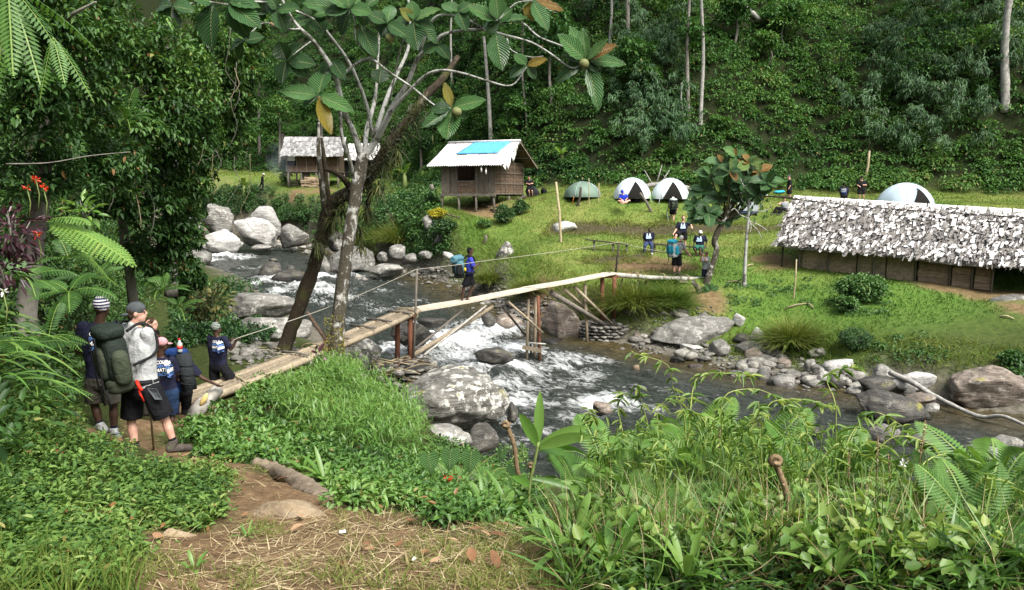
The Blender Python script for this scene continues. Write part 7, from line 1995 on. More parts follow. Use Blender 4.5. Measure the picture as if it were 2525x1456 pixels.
WH=[
 ((785,236),-1.3,[((690,221),44,.62),((797,160),62,.60),((872,270),42,.66),((818,334),34,.90),((742,258),36,.4)]),
 ((1114,266),-1.8,[((1096,204),24,.88),((1197,243),36,.66),((1102,346),62,.62),((1040,318),44,.45),((1058,268),34,.3),((1150,292),26,.5)]),
 ((1229,52),-1.35,[((1150,14),36,.66),((1222,-22),44,.64),((1302,42),34,.55),((1182,58),30,.35),((1262,20),36,.6),((1200,84),28,.3)]),
 ((1222,80),-1.45,[((1238,172),54,.42)]),
 ((1312,2),-1.5,[((1312,52),44,.905),((1378,30),34,.5),((1352,76),40,.55),((1280,30),30,.82),((1395,22),24,.97)]),
 ((1299,163),-1.8,[((1268,132),30,.6),((1347,142),24,.93),((1255,192),36,.3),((1322,196),28,.35)]),
 ((1445,150),-2.0,[((1375,84),46,.64),((1408,60),40,.66),((1436,68),30,.7),((1500,96),30,.76),((1518,106),42,.98),((1548,152),34,.6),((1364,198),40,.35),((1388,132),50,.2),((1486,268),50,.5),((1470,210),44,.25),((1480,172),36,.6)]),
 ((706,150),-1.5,[((686,104),46,.25),((775,152),46,.2),((690,206),46,.15),((762,186),40,.3),((730,112),40,.3)]),  # backlit whorl: its dimness is put into the dark leaf tints
 ((862,22),-1.5,[((742,6),42,.6),((800,36),40,.5),((838,88),54,.2),((918,30),40,.62),((850,-32),44,.6),((800,-18),40,.62)]),
 ((955,58),-1.4,[((905,30),36,.4),((1010,92),40,.35),((966,2),34,.6),((935,90),34,.3)]),
 ((1020,52),-1.2,[((958,46),34,.55),((1078,14),36,.8),((1090,104),40,.45),((1024,116),54,.3),((1015,2),36,.62),((990,20),30,.86),((1070,68),34,.4)]),
 ((886,62),-1.3,[((930,142),44,.35),((905,104),30,.3)]),
 ((940,168),.3,[((934,208),44,.15)]),
 ((684,24),-1.8,[((628,34),44,.3),((706,78),46,.35),((738,20),38,.5),((660,-20),40,.4)]),
 ((424,16),-3.2,[((418,86),66,.22),((482,24),50,.4),((378,8),44,.3)]),
 ((524,6),-2.8,[((508,120),72,.30),((470,-12),44,.5)]),
 ((562,6),-2.6,[((642,62),56,.42),((612,96),50,.30),((640,10),40,.5)]),
 ((650,0),-1.9,[((600,-30),40,.5),((690,42),40,.45),((640,52),40,.35)]),
 ((770,40),-1.2,[((720,62),40,.5),((800,80),44,.3),((815,20),36,.66),((760,0),36,.55)]),
 ((900,18),-1.0,[((940,-10),36,.6),((892,66),40,.3),((860,0),34,.7)]),
 ((1130,30),-1.1,[((1090,10),36,.6),((1150,76),38,.35),((1165,10),34,.5)]),
 ((1075,110),-.8,[((1110,140),34,.3),((1045,130),34,.45)]),
 ((820,150),-1.0,[((848,190),36,.3),((790,185),34,.4)]),
 ((600,102),-2.1,[((588,146),40,.25),((652,92),38,.4),((560,118),34,.3)])]
sd_=0
for (b,dz,ls) in WH:
 for (tp_,w,ti) in ls:
  sd_+=1;put_leaf(tree,b,tp_,T_+dz,w,ti,sd_)
m_fig=plain('green_fig',(.13,.14,.05),.6,.3,.3,12)
for (u,v,z) in ((1126,277,-1.95),(962,94,-1.4),(1440,158,-2.1)):
 c_=V(u,v,T_+z);obj('fruit',MB().ball(c_,(.105,.105,.10),12,8).ball(c_-Vector((0,0,.1)),.03,8,5),m_fig,tree)
vb=VB();n=1500
a=rng.uniform(0,6.28,n);zz=rng.uniform(-3.75,-2.75,n);c_=W(824,880,17.3)
p=np.stack([c_[0]+np.cos(a)*.215+(zz+3.7)*.02,17.3+np.sin(a)*.215,zz],-1)
keep_=vnoise(p*3)>(-.6+(zz+3.3)*.9)
p=p[keep_];a=a[keep_]
vb.leaves(p,np.stack([np.cos(a),np.sin(a),-.3+0*a],-1)+rdir(len(p))*.5,rdir(len(p)),.035,.02,rng.random(len(p)),0,.2,'quad')
obj('moss',vb.mesh('moss',m_yelmoss),None,tree,kind='stuff')
tr2=thing('leaning_tree','dark mossy leaning trunk behind the pale tree, with a heavy limb full of epiphytes','tree',V(704,862,18.9))
limb(tr2,m_mossy,[(694,885,18.9),(706,845,18.9),(740,750,18.85),(775,650,18.7),(800,560,18.5),(822,500,18.4),(870,470,18.3),(915,430,18.2),(950,370,18.2),(1003,302,18.3),(1050,236,18.5),(1090,196,18.7),(1130,140,19)],[.22,.185,.175,.16,.175,.175,.15,.145,.13,.115,.10,.085,.06],12,.3,7,'trunk')
limb(tr2,m_lichen,[(805,540,18.5),(797,480,18.3),(790,420,18.2),(785,360,18.2),(786,305,18.2),(783,230,18.2)],[.10,.075,.06,.045,.03,.01],9,.2,9)
limb(tr2,m_mossy,[(815,525,18.4),(806,460,18.35),(800,400,18.3),(793,340,18.3)],[.07,.06,.05,.035],8,.2,10)
limb(tr2,m_mossy,[(866,470,18.2),(850,445,18.0),(825,425,17.9),(800,418,17.9)],[.08,.075,.06,.04],8,.25,11)
limb(tr2,m_mossy,[(906,545,18.6),(908,500,18.5),(912,450,18.3)],[.06,.065,.07],8,.25,12)
m_epi=leaf_mat('epiphyte_leaf',[(0,(.02,.024,.010)),(.5,(.05,.062,.018)),(.85,(.11,.13,.03)),(1,(.22,.2,.06))],.6,.2)
vb=VB()
spine=[q[:3] for q in curve_pts([tuple(V(*q)) for q in ((790,600,18.5),(822,505,18.4),(870,475,18.2),(915,430,18.1),(950,370,18.1),(1003,305,18.2),(1040,250,18.3))],8)]
sp_=np.array(spine);n=1900
k=rng.integers(0,len(sp_),n)
p=sp_[k]+rng.normal(0,.16,(n,3))*np.array([1,.8,1.1])-np.array([0,0,.08])
vb.leaves(p,rdir(n)*.8+np.array([0,-.2,-.7]),rdir(n),rng.uniform(.06,.22,n),rng.uniform(.014,.034,n),np.clip(rng.beta(1.4,3,n),0,1),0,.5,'grass')
for (u,v,z,nn_) in ((820,545,18.2,46),(845,520,18.1,40),(880,560,18.3,60),(905,520,18.3,60),(935,460,18.0,50),(960,400,17.9,40),(785,600,18.3,30),(890,600,18.5,40),(975,375,17.9,30)):
 b_=np.array(V(u,v,z));a=rng.uniform(0,6.28,nn_)
 vb.leaves(np.repeat(b_[None],nn_,0)+rng.normal(0,.05,(nn_,3)),np.stack([np.cos(a)*.6,np.sin(a)*.5-.2,rng.uniform(-.9,.5,nn_)],-1),np.array([0,0,1.0])+rdir(nn_)*.3,rng.uniform(.2,.42,nn_),.034,np.clip(rng.normal(.62,.2,nn_),0,1),.1,.9,'blade')
obj('epiphytes',vb.mesh('epiphytes',m_epi),None,tr2,kind='stuff')
yt=thing('young_big_leaved_tree','young tree with a round head of pleated leaves at the far end of the bridge','tree',V(1740,715,30.8))
Y_=30.8
limb(yt,m_lichen,[(1738,735,Y_),(1742,700,Y_),(1756,655,Y_),(1767,616,Y_),(1762,598,Y_),(1770,570,Y_),(1783,548,Y_),(1800,515,Y_),(1812,470,Y_)],[.17,.14,.125,.115,.115,.11,.10,.075,.05],10,.25,3,'trunk')
tips=[(1712,505),(1738,470),(1752,430),(1782,405),(1815,385),(1848,402),(1872,425),(1893,448),(1868,475),(1828,452),(1795,455),(1748,525),(1790,535),(1728,535),(1770,490),(1832,490),(1800,420),(1840,430)]
for k,(u,v) in enumerate(tips):
 zz=Y_+random.uniform(-.7,.5)
 limb(yt,m_mossy,[(1783,548,Y_),((1783+u)/2+4,(548+v)/2+8,(Y_+zz)/2),(u,v,zz)],[.05,.035,.02],6,.15,k)
 for j in range(7):
  a=j*0.9+random.uniform(-.3,.3);L=random.uniform(26,46)
  du,dv_=math.cos(a)*L,math.sin(a)*L*.75
  ti=random.choice([.28,.35,.42,.5,.58,.62]) if v>425 or random.random()<.55 else random.choice([.82,.97,.98,.74])
  b_=V(u,v,zz);t_=V(u+du,v+dv_,zz+random.uniform(-.5,.15))
  me=big_leaf(b_,t_,Vector((random.uniform(-.4,.4),-.9,random.uniform(.3,1.1))),(t_-b_).length*.68,random.uniform(-.05,.3));set_tint(me,ti)
  obj('leaf',me,m_bigleaf,yt)
limb(yt,m_lichen,[(1690,775,30.4),(1700,765,30.2),(1716,752,30.2),(1732,730,30.4),(1740,712,30.7)],[.12,.19,.17,.16,.14],9,.3,5,'root')
limb(yt,m_lichen,[(1734,738,30.3),(1722,716,30.1),(1709,694,29.9)],[.11,.10,.085],9,.25,6,'stub')
for k in range(9):
 a=k*.7;b_=V(1752,718,30.2);t_=V(1752+math.cos(a)*26,718+math.sin(a)*20,30.2+random.uniform(-.3,.1))
 me=big_leaf(b_,t_,Vector((random.uniform(-.4,.4),-1,.5)),(t_-b_).length*.6,.1);set_tint(me,random.choice([.5,.6,.66]));obj('leaf',me,m_bigleaf,yt)
bt=thing('bare_tree','slender white trunk with bare twisting twigs between the young tree and the long hut','tree',V(1835,702,30.3))
limb(bt,m_branch,[(1835,712,30.3),(1837,660,30.3),(1841,590,30.3),(1846,530,30.3),(1846,470,30.35),(1850,440,30.4)],[.085,.07,.062,.055,.04,.02],9,.15,2,'trunk')
for k,pts in enumerate(([(1846,540),(1825,530),(1812,515),(1802,520)],[(1846,535),(1866,520),(1880,500),(1878,480)],[(1846,545),(1870,555),(1890,568),(1888,578)],[(1846,540),(1852,556),(1850,574)],[(1846,500),(1866,492),(1890,480),(1910,462)],[(1846,510),(1830,495),(1822,475)],[(1847,520),(1880,522),(1900,512),(1898,504)],[(1846,480),(1862,465),(1880,458)],[(1846,548),(1866,566),(1880,590)],[(1847,470),(1832,455),(1826,440)])):
 limb(bt,m_branch,[(u,v,30.3+(random.uniform(-.3,.3) if i else 0)) for i,(u,v) in enumerate(pts)],np.linspace(.028,.010,len(pts)),6,.1,k)
for k in range(26):
 b_=V(random.uniform(1815,1900),random.uniform(470,540),30.3+random.uniform(-.4,.4));e=b_+Vector((random.uniform(-.08,.08),random.uniform(-.1,.1),-random.uniform(.14,.24)))
 me=big_leaf(b_,e,(random.uniform(-.5,.5),-1,.4),.09,.1);set_tint(me,random.choice([.66,.75,.8]));obj('leaf',me,m_bigleaf,bt)
# ------------------------------------------------------------------ the overgrown near bank on the left
m_fern=leaf_mat('fern_frond',[(0,(.04,.095,.022)),(.5,(.11,.21,.038)),(.85,(.21,.32,.06)),(1,(.30,.33,.08))],.5,.35)
m_darkred=leaf_mat('dark_red_leaf',[(0,(.014,.008,.012)),(.6,(.05,.012,.02)),(1,(.11,.05,.06))],.35,.15,.5)
m_strap=leaf_mat('strap_leaf',[(0,(.05,.11,.02)),(.5,(.11,.21,.035)),(1,(.22,.31,.07))],.4,.35,.4)
P=scatter(_leftq,2300)
vb=VB()
ln=fbm(P*.6,3)
tb_=np.clip(.46+.2*ln,.05,.85)
clumps(vb,P+np.array([.15,-.05,.1]),rng.uniform(.2,.55,len(P)),46,.105,tb_,.17,.8,'oval',.42,.3,.35)
P=scatter(_leftq&(_qp[...,2]>-1.5),420)
k=np.repeat(np.arange(len(P)),26)
vb.leaves(P[k]+rng.normal(0,.2,(len(k),3)),rdir(len(k))*.8+np.array([.5,-.5,-.4]),rdir(len(k))+np.array([0,0,1]),rng.uniform(.16,.34,len(k)),.032,np.clip(rng.normal(.5,.2,len(k)),0,.98),.1,.6,'blade')
obj('bank_undergrowth',vb.mesh('bank_undergrowth',m_bank),None,kind='stuff',label='dark tangle of leaves covering the steep near bank')
m_bankyoung=m_bank
def lobes(ls,L=.11,n=1500,shape='oval',asp=.45,spread=.35):
 out=[]
 for (u,v,r_,Z,ti) in ls:
  rr=r_*Z/FPX;out.append((W(u,v,Z),(rr,rr*.9,rr),n,L,ti,dict(shape=shape,asp=asp,down=.45)))
 return out
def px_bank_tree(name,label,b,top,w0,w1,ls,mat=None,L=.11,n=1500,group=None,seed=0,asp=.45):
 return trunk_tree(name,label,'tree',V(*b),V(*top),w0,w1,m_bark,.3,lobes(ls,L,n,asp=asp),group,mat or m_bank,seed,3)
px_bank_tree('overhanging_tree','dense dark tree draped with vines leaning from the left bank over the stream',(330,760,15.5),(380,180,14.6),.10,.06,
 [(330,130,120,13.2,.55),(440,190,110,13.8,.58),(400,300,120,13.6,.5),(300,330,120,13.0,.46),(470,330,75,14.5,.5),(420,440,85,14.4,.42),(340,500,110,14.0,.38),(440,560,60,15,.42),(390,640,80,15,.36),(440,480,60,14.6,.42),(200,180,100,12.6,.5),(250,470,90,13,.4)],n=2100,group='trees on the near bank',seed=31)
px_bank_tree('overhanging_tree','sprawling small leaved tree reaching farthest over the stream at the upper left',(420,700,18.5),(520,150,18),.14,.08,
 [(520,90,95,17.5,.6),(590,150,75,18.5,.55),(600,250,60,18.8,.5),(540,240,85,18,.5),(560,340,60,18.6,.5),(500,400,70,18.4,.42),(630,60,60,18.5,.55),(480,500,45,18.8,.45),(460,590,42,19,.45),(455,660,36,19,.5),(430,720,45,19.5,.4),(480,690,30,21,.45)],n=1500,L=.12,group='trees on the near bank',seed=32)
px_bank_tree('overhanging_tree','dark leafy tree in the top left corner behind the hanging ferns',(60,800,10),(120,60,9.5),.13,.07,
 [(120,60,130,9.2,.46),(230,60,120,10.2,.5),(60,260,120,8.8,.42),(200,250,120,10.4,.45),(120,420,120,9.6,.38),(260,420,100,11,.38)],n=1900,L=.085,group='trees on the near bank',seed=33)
vt=thing('hanging_vines','thin hanging vines and bare twigs in the dark foliage of the left bank','vine',V(330,300,12.4))
for k in range(34):
 u,v=random.uniform(40,620),random.uniform(60,420);Z=10.5+max(0,(u-150))*.017
 ln_=random.uniform(60,220);pts=[V(u+random.uniform(-8,8)*q,v+ln_*q/4,Z-.5) for q in range(5)]
 obj('vine',MB().tube(curve_pts(pts,3),.008,4),m_bark if k % 3 else m_cane,vt)
obj('twig',MB().tube(curve_pts([V(15,405,7.5),V(120,402,7.6),V(220,385,7.8),V(322,375,8.0)],4),[.008-.0004*i for i in range(13)],5),m_bark,vt)
# -- ferns
def frond(vb,base,d,nor,L,Wd,n=18,droop=.5,tint=.5,bip=True,start=.12):
 """one feathered frond along a bending rib"""
 base=np.array(base,float);d=np.array(Vector(d).normalized());side=_nrm(np.cross(d,np.array(nor,float)));nn=np.cross(side,d)
 t=np.linspace(start,.98,n)
 ctr=lambda t:base+d*L*t[:,None]*(1-.1*droop*t[:,None])-np.array([0,0,1.0])*(droop*L*t[:,None]**2*.55)
 c_=ctr(t);tang=_nrm(ctr(t+.01)-ctr(t-.01))
 prof=np.sin(np.pi*np.clip((t-start)/(1-start)*.78+.2,0,1))**.9
 pl=Wd/2*prof
 tt=[]
 for s_ in (-1,1):
  ax=side*s_+tang*.45-np.array([0,0,.18])
  axn=_nrm(ax)
  if not bip:
   vb.leaves(c_,ax,np.repeat(nn[None],n,0),pl,np.minimum(L/n*.72,pl*.5),tint+rng.normal(0,.06,n),.1,.15,'quad')
  else:
   m=7
   q=np.linspace(.08,.97,m)
   pp=c_[:,None]+axn[:,None]*(pl[:,None]*q[None])[...,None]-np.array([0,0,1])*(.12*pl[:,None]*q[None]**2)[...,None]
   w=(L/n*.80)*(1-.7*q)[None]*np.ones((n,1))+.002
   for s2 in (-1,1):
    a2=tang[:,None]*s2+axn[:,None]*.45+np.zeros((n,m,3))
    vb.leaves(pp.reshape(-1,3),a2.reshape(-1,3),np.repeat(nn[None],n*m,0),w.ravel(),(np.repeat(pl[:,None]/m*1.35,m,1)).ravel(),np.repeat(tint+rng.normal(0,.05,n),m),0,.1,'quad')
 rb=np.linspace(0,.97,7);rc=ctr(rb);w_=L*.008
 for i in range(6):
  vb.raw(np.stack([np.stack([rc[i]-side*w_,rc[i]+side*w_,rc[i+1]+side*w_*.8,rc[i+1]-side*w_*.8])]),[(0,1,2,3)],np.array([.9]))
def fern(label,base,fronds,group=None,tint=.5,bip=True,name='fern'):
 t=thing(name,label,'fern',base,group)
 for (d,L,Wd,dr,n) in fronds:
  vb=VB();frond(vb,base,d,(0,-.25,1),L,Wd,n,dr,tint+random.uniform(-.12,.12),bip)
  obj('frond',vb.mesh('frond',m_fern),None,t)
 return t
def fern_rosette(label,base,n,L,group=None,tint=.5,bip=True,el=(.5,1.1),dr=(.4,.9),np_=18,wr=.36,bias=None):
 fr=[]
 for k in range(n):
  a=2*math.pi*k/n+random.uniform(-.3,.3);e=random.uniform(*el)
  d=Vector((math.cos(a)*math.cos(e),math.sin(a)*math.cos(e),math.sin(e)))
  if bias:d+=Vector(bias)
  l_=L*random.uniform(.75,1.2);fr.append((d,l_,l_*wr*random.uniform(.85,1.2),random.uniform(*dr),np_))
 return fern(label,base,fr,group,tint,bip)
fd_=lambda b,t_:tuple(V(*t_)-V(*b))
B_=(112,545,6.3)
fern('bright arching fern frond hanging out from the left bank above the beanie man',V(*B_),[(fd_(B_,(300,585,6.0)),1.0,.34,.38,20),(fd_(B_,(215,505,6.2)),.5,.2,.6,14),(fd_(B_,(250,640,6.5)),.62,.2,.4,14)],None,.72)
B_=(20,-40,4.6)
fern('large hanging fern in the top left corner',V(*B_),[(fd_(B_,(30,160,4.4)),.55,.18,.3,20),(fd_(B_,(100,180,4.5)),.58,.16,.3,20),(fd_(B_,(150,90,4.6)),.42,.15,.5,16),(fd_(B_,(-10,200,4.5)),.6,.18,.2,18),(fd_(B_,(230,60,5.0)),.6,.17,.6,18)],None,.36,False)
B_=(130,90,5.8)
fern('fern with drooping fronds right of the hanging fern in the top left corner',V(*B_),[(fd_(B_,(160,190,5.6)),.42,.14,.3,16),(fd_(B_,(215,200,5.8)),.5,.14,.4,16),(fd_(B_,(100,210,5.7)),.45,.13,.3,16)],None,.42,False)
for k,(u,v,Z,L,lab) in enumerate(((60,690,7.6,.55,'fern low on the bank above the grass blades at the left edge'),(170,720,8.6,.6,'fern behind the beanie man on the bank'),(30,860,6.4,.6,'fern among the grass blades at the left edge'),(120,830,7.4,.55,'small fern left of the beanie man'),(215,690,10.2,.6,'fern above the striped beanie'),(400,720,13,.7,'dark fern at the corner of the bank behind the cap'),(170,640,8.8,.5,'dark fern under the bright arching frond'),(440,760,15,.7,'fern on the bank above the rope puller'),(90,960,6.6,.45,'fern at the edge of the leafy ground left of the path'),(310,300,11,.7,'fern half way up the dark foliage of the left bank'))):
 p=V(u,v,Z);fern_rosette(lab,p,7,L,'ferns on the left bank',.22,k<3,(.2,1.0),(.5,1.0),16,.34,(.35,-.35,0))
# -- dark red leaved shrub, red flowers
def leafy_shrub(label,c_,n,rad,L,w,mat,tint,cat='shrub',name='shrub',seed=0,axis_up=.1,stems=5,group=None):
 c_=Vector(c_);t=thing(name,label,cat,c_,group);g=c_-Vector((0,0,rad*1.2))
 for k in range(stems):
  e=c_+Vector(rdir(1)[0])*rad*.8;obj('stem',MB().tube([g,g.lerp(e,.55)+Vector((0,0,.05)),e],[.012,.009,.004],5),m_bark,t)
 vb=VB();d=rdir(n);p=np.array(c_)+d*rad*rng.random((n,1))**.5
 vb.leaves(p,d+np.array([.2,-.2,axis_up])+rdir(n)*.4,np.array([0,-.3,1.0])+rdir(n)*.4,L*rng.uniform(.6,1.3,n),w,np.clip(tint+rng.normal(0,.22,n),0,1),.15,.35,'oval')
 obj('foliage',vb.mesh('foliage',mat),None,t)
 return t
leafy_shrub('shrub with dark purple red leaves at the left edge',V(28,570,6.1),200,.24,.085,.032,m_darkred,.5,seed=1)
leafy_shrub('lower spray of dark red leaves under the purple red shrub',V(14,665,6.0),90,.17,.085,.03,m_darkred,.4,seed=2)
leafy_shrub('pale green broad leaved sprig in the dark bank right of the red flowers',V(205,520,9.0),46,.16,.15,.06,m_strap,.7,seed=3)
leafy_shrub('small brown leaved sapling on the near bank by the pale rocks',V(530,745,22),260,.55,.17,.09,m_epi,.75,seed=4)
leafy_shrub('low dark sapling left of the brown leaved sapling',V(492,752,22),200,.45,.17,.09,m_epi,.7,seed=5)
leafy_shrub('single rusty broad leaves sprouting at the foot of the pale trunk',V(784,878,15.5),14,.14,.2,.11,m_darkred,.9,seed=6)
def flower(label,c_,n,L,mat,name='flower',group=None,stem=None):
 c_=Vector(c_);t=thing(name,label,'flower',c_,group);vb=VB();d=rdir(n);d[:,1]-=.3
 vb.leaves(np.repeat(np.array(c_)[None],n,0)+d*L*.25,d,rdir(n),L*rng.uniform(.6,1.2,n),L*.4,rng.random(n),.2,.3,'oval');obj('petals',vb.mesh('petals',mat),None,t)
 g=Vector(stem) if stem else c_-Vector((0,0,.25));obj('stem',MB().tube([g,g.lerp(c_,.5)+Vector((.02,0,0)),c_],.005,5),m_stalk,t)
for k,(u,v,Z,s_,lab) in enumerate(((88,442,6.2,.036,'red flower at the left edge, topmost of the group above the dark red shrub'),(107,464,6.2,.034,'red flower just below and right of the topmost one'),(66,462,6.2,.03,'orange red flower left of the two red ones'),(92,578,6.1,.04,'small red flower among the dark red leaves'),(820,990,12.0,.06,'red flower on the bright grass mound, the upper one'),(801,1031,11.4,.055,'red flower on the bright grass mound, the lower one'),(1103,1180,7.6,.055,'large red flower below the heart shaped leaves'),(1058,1126,9.6,.035,'small red flower at the edge of the grass mound'))):
 flower(lab,V(u,v,Z),16,s_,m_redfl)
m_pinkfl=leaf_mat('pink_petal',[(0,(.45,.03,.16)),(.5,(.6,.06,.25)),(.55,(.75,.6,.65)),(1,(.8,.75,.78))],.5,.2)
flower('pink and white flower among the ferns at the right',V(2341,1156,4.6),14,.040,m_pinkfl)
flower('small white flower head left of the pink and white flower',V(2228,1143,4.6),12,.028,m_whitefl)
flower('pale pink flower at the extreme left edge above the grass blades',V(6,716,5.0),10,.04,m_whitefl)
# ------------------------------------------------------------------ foreground growth
m_fg=leaf_mat('foreground_leaf',[(0,(.04,.085,.022)),(.4,(.09,.17,.035)),(.7,(.155,.26,.05)),(.92,(.25,.33,.085)),(1,(.28,.16,.07))],.42,.35,.4)
m_gcover=leaf_mat('ground_cover_leaf',[(0,(.035,.075,.02)),(.35,(.095,.17,.036)),(.7,(.19,.27,.06)),(.93,(.31,.34,.11)),(1,(.26,.12,.05))],.55,.35,.2)
m_dry=leaf_mat('dry_straw',[(0,(.12,.085,.045)),(.5,(.30,.23,.12)),(1,(.52,.44,.27))],.85,.15,.1)
def pixpts(n,boxes,ws=None):
 out=[]
 for k in range(n):
  b=random.choices(boxes,ws)[0];p=on(random.uniform(b[0],b[2]),random.uniform(b[1],b[3]));out.append(p[:])
 return np.array(out)
vb=VB()
P=pixpts(2500,[(-60,1080,330,1470),(300,1150,560,1330),(-60,980,200,1120),(100,1300,360,1470),(480,1230,620,1310)],[5,3,2,2,1])
P=P[gmask(dirt,P[:,0],P[:,1])<.3]
k=np.repeat(np.arange(len(P)),7)
p=P[k]+rng.normal(0,.05,(len(k),3))*np.array([1,1,.6])+np.array([0,0,.05])
vb.leaves(p,rdir(len(k))*np.array([1,1,.4])+np.array([0,0,.35]),np.array([0,0,1.0])+rdir(len(k))*.4,rng.uniform(.03,.065,len(k)),rng.uniform(.014,.030,len(k)),np.clip(.5+.35*fbm(P*1.7,3)[k]+rng.normal(0,.2,len(k)),0,1),.2,.4,'oval')
P=pixpts(420,[(-60,1080,330,1470),(300,1180,560,1330),(-60,980,200,1120)]);P=P[gmask(dirt,P[:,0],P[:,1])<.3]
clumps(vb,P+np.array([0,0,.04]),rng.uniform(.03,.07,len(P)),12,.048,np.clip(.55+.35*fbm(P*.9+9,2),0,.95),.12,.8,asp=.6,down=0)
obj('ground_cover',vb.mesh('ground_cover',m_gcover),None,kind='stuff',label='small leaved ground cover on the slope left of the dirt path')
vb=VB()
P=pixpts(430,[(480,985,760,1120),(590,940,800,1000),(430,1060,620,1130),(640,1060,820,1150),(520,1100,660,1150)])
pd,pt=path_d(P[:,0],P[:,1]);P=P[(pd>.5)&(gmask(dirt,P[:,0],P[:,1])<.25)]
clumps(vb,P+np.array([0,0,.06]),rng.uniform(.10,.24,len(P)),46,.075,np.clip(.5+.25*fbm(P,2),0,.9),.15,.8,asp=.55)
P=pixpts(500,[(820,1130,1100,1260),(960,1100,1300,1260),(1060,1200,1330,1300)])
clumps(vb,P+np.array([0,0,.05]),rng.uniform(.08,.2,len(P)),36,.06,np.clip(.5+.25*fbm(P,2),0,.9),.15,.9,asp=.5)
obj('path_side_herbs',vb.mesh('path_side_herbs',m_fg),None,kind='stuff',label='leafy herbs between the path and the stream bank')
vb=VB()
P=pixpts(1000,[(1420,1300,2530,1470),(1560,1260,2530,1360),(1900,1220,2530,1300)],[5,3,2])
P=P+np.stack([np.zeros(len(P)),np.zeros(len(P)),rng.random(len(P))*np.clip((P[:,0]-.3)*.07,.04,.20)],-1)
clumps(vb,P,rng.uniform(.06,.13,len(P)),18,.052,np.clip(.42+.28*fbm(P*1.1,2),.05,.9),.17,.9,asp=.52,down=.15)
obj('foreground_thicket',vb.mesh('foreground_thicket',m_fg),None,kind='stuff',label='thick leafy growth filling the lower right of the picture')
vb=VB()
P=pixpts(2600,[(1380,1300,2530,1470),(1500,1220,2530,1330)])
vb.leaves(P,rdir(len(P))*.8+np.array([0,0,1.0]),rdir(len(P)),rng.uniform(.15,.5,len(P)),.006,rng.random(len(P)),0,.4,'grass')
obj('dry_stems',vb.mesh('dry_stems',m_dry),None,kind='stuff',label='thin dry stems inside the thick growth')
vb=VB()
P=pixpts(2300,[(560,1290,1300,1470),(760,1250,1250,1400),(300,1320,800,1470),(460,1130,700,1240),(240,1040,500,1140)],[6,4,3,1,1])
ax=rdir(len(P));ax[:,2]=np.abs(ax[:,2])*.12
vb.leaves(P+np.array([0,0,.008]),ax,np.array([0,0,1.0])+rdir(len(P))*.2,rng.uniform(.05,.26,len(P)),rng.uniform(.003,.008,len(P)),rng.random(len(P)),0,.15,'grass')
obj('straw_litter',vb.mesh('straw_litter',m_dry),None,kind='stuff',label='trampled dry grass lying on the dirt path')
vb=VB()
P=pixpts(360,[(830,1240,1330,1470),(1080,1260,1420,1470),(520,1400,900,1470),(330,1370,560,1470),(600,1290,700,1340)],[5,4,1.2,.8,.6])
k=np.repeat(np.arange(len(P)),14)
vb.leaves(P[k]+rng.normal(0,.025,(len(k),3))*np.array([1,1,0]),rdir(len(k))*.9+np.array([0,0,.7]),rdir(len(k)),rng.uniform(.03,.10,len(k)),.006,np.clip(rng.normal(.75,.25,len(k)),0,1),0,.6,'grass')
obj('path_grass',vb.mesh('path_grass',m_grass),None,kind='stuff',label='short worn grass tufts on the dirt in the foreground')
vb=VB()
P=pixpts(90,[(-60,1390,330,1500)])
k=np.repeat(np.arange(len(P)),9)
vb.leaves(P[k]+rng.normal(0,.03,(len(k),3))*np.array([1,1,0]),rdir(len(k))*.6+np.array([0,0,1.0]),rdir(len(k)),rng.uniform(.08,.2,len(k)),.009,np.clip(rng.normal(.3,.2,len(k)),0,.8),0,.6,'grass')
obj('corner_grass',vb.mesh('corner_grass',m_grass),None,kind='stuff',label='green grass blades in the lower left corner')
def mound(label,boxes,n,L,w,tint,mat,hgt,name):
 cen=on((boxes[0][0]+boxes[0][2])/2,(boxes[0][1]+boxes[0][3])/2)
 t=thing(name,label,'grass',cen)
 P=pixpts(n,boxes);P=P+np.stack([rng.normal(0,.1,n),rng.normal(0,.1,n),hgt*rng.random(n)**.8],-1)
 vb=VB();ax=rdir(n)*1.0+np.array([.15,-.35,.12])
 vb.leaves(P,ax,np.array([0,0,1.0])+rdir(n)*.4,L*rng.uniform(.6,1.3,n),w,np.clip(tint+.2*fbm(P*1.6,2)+rng.normal(0,.15,n),0,1),.1,.55,'blade')
 obj('blades',vb.mesh('blades',mat),None,t)
 vb=VB();k=rng.integers(0,n,n//14)
 vb.leaves(P[k]-np.array([0,0,.25]),rdir(len(k))*.4+np.array([.1,-.2,1.0]),rdir(len(k)),hgt*.9,.006,np.full(len(k),.9),0,.4,'grass');obj('culms',vb.mesh('culms',mat),None,t)
mound('bright green mound of bamboo grass below the pale trunk',[(740,960,960,1100),(860,1000,1040,1140),(780,925,880,985),(700,985,800,1060)],10500,.15,.019,.66,m_strap,.55,'bamboo_grass')
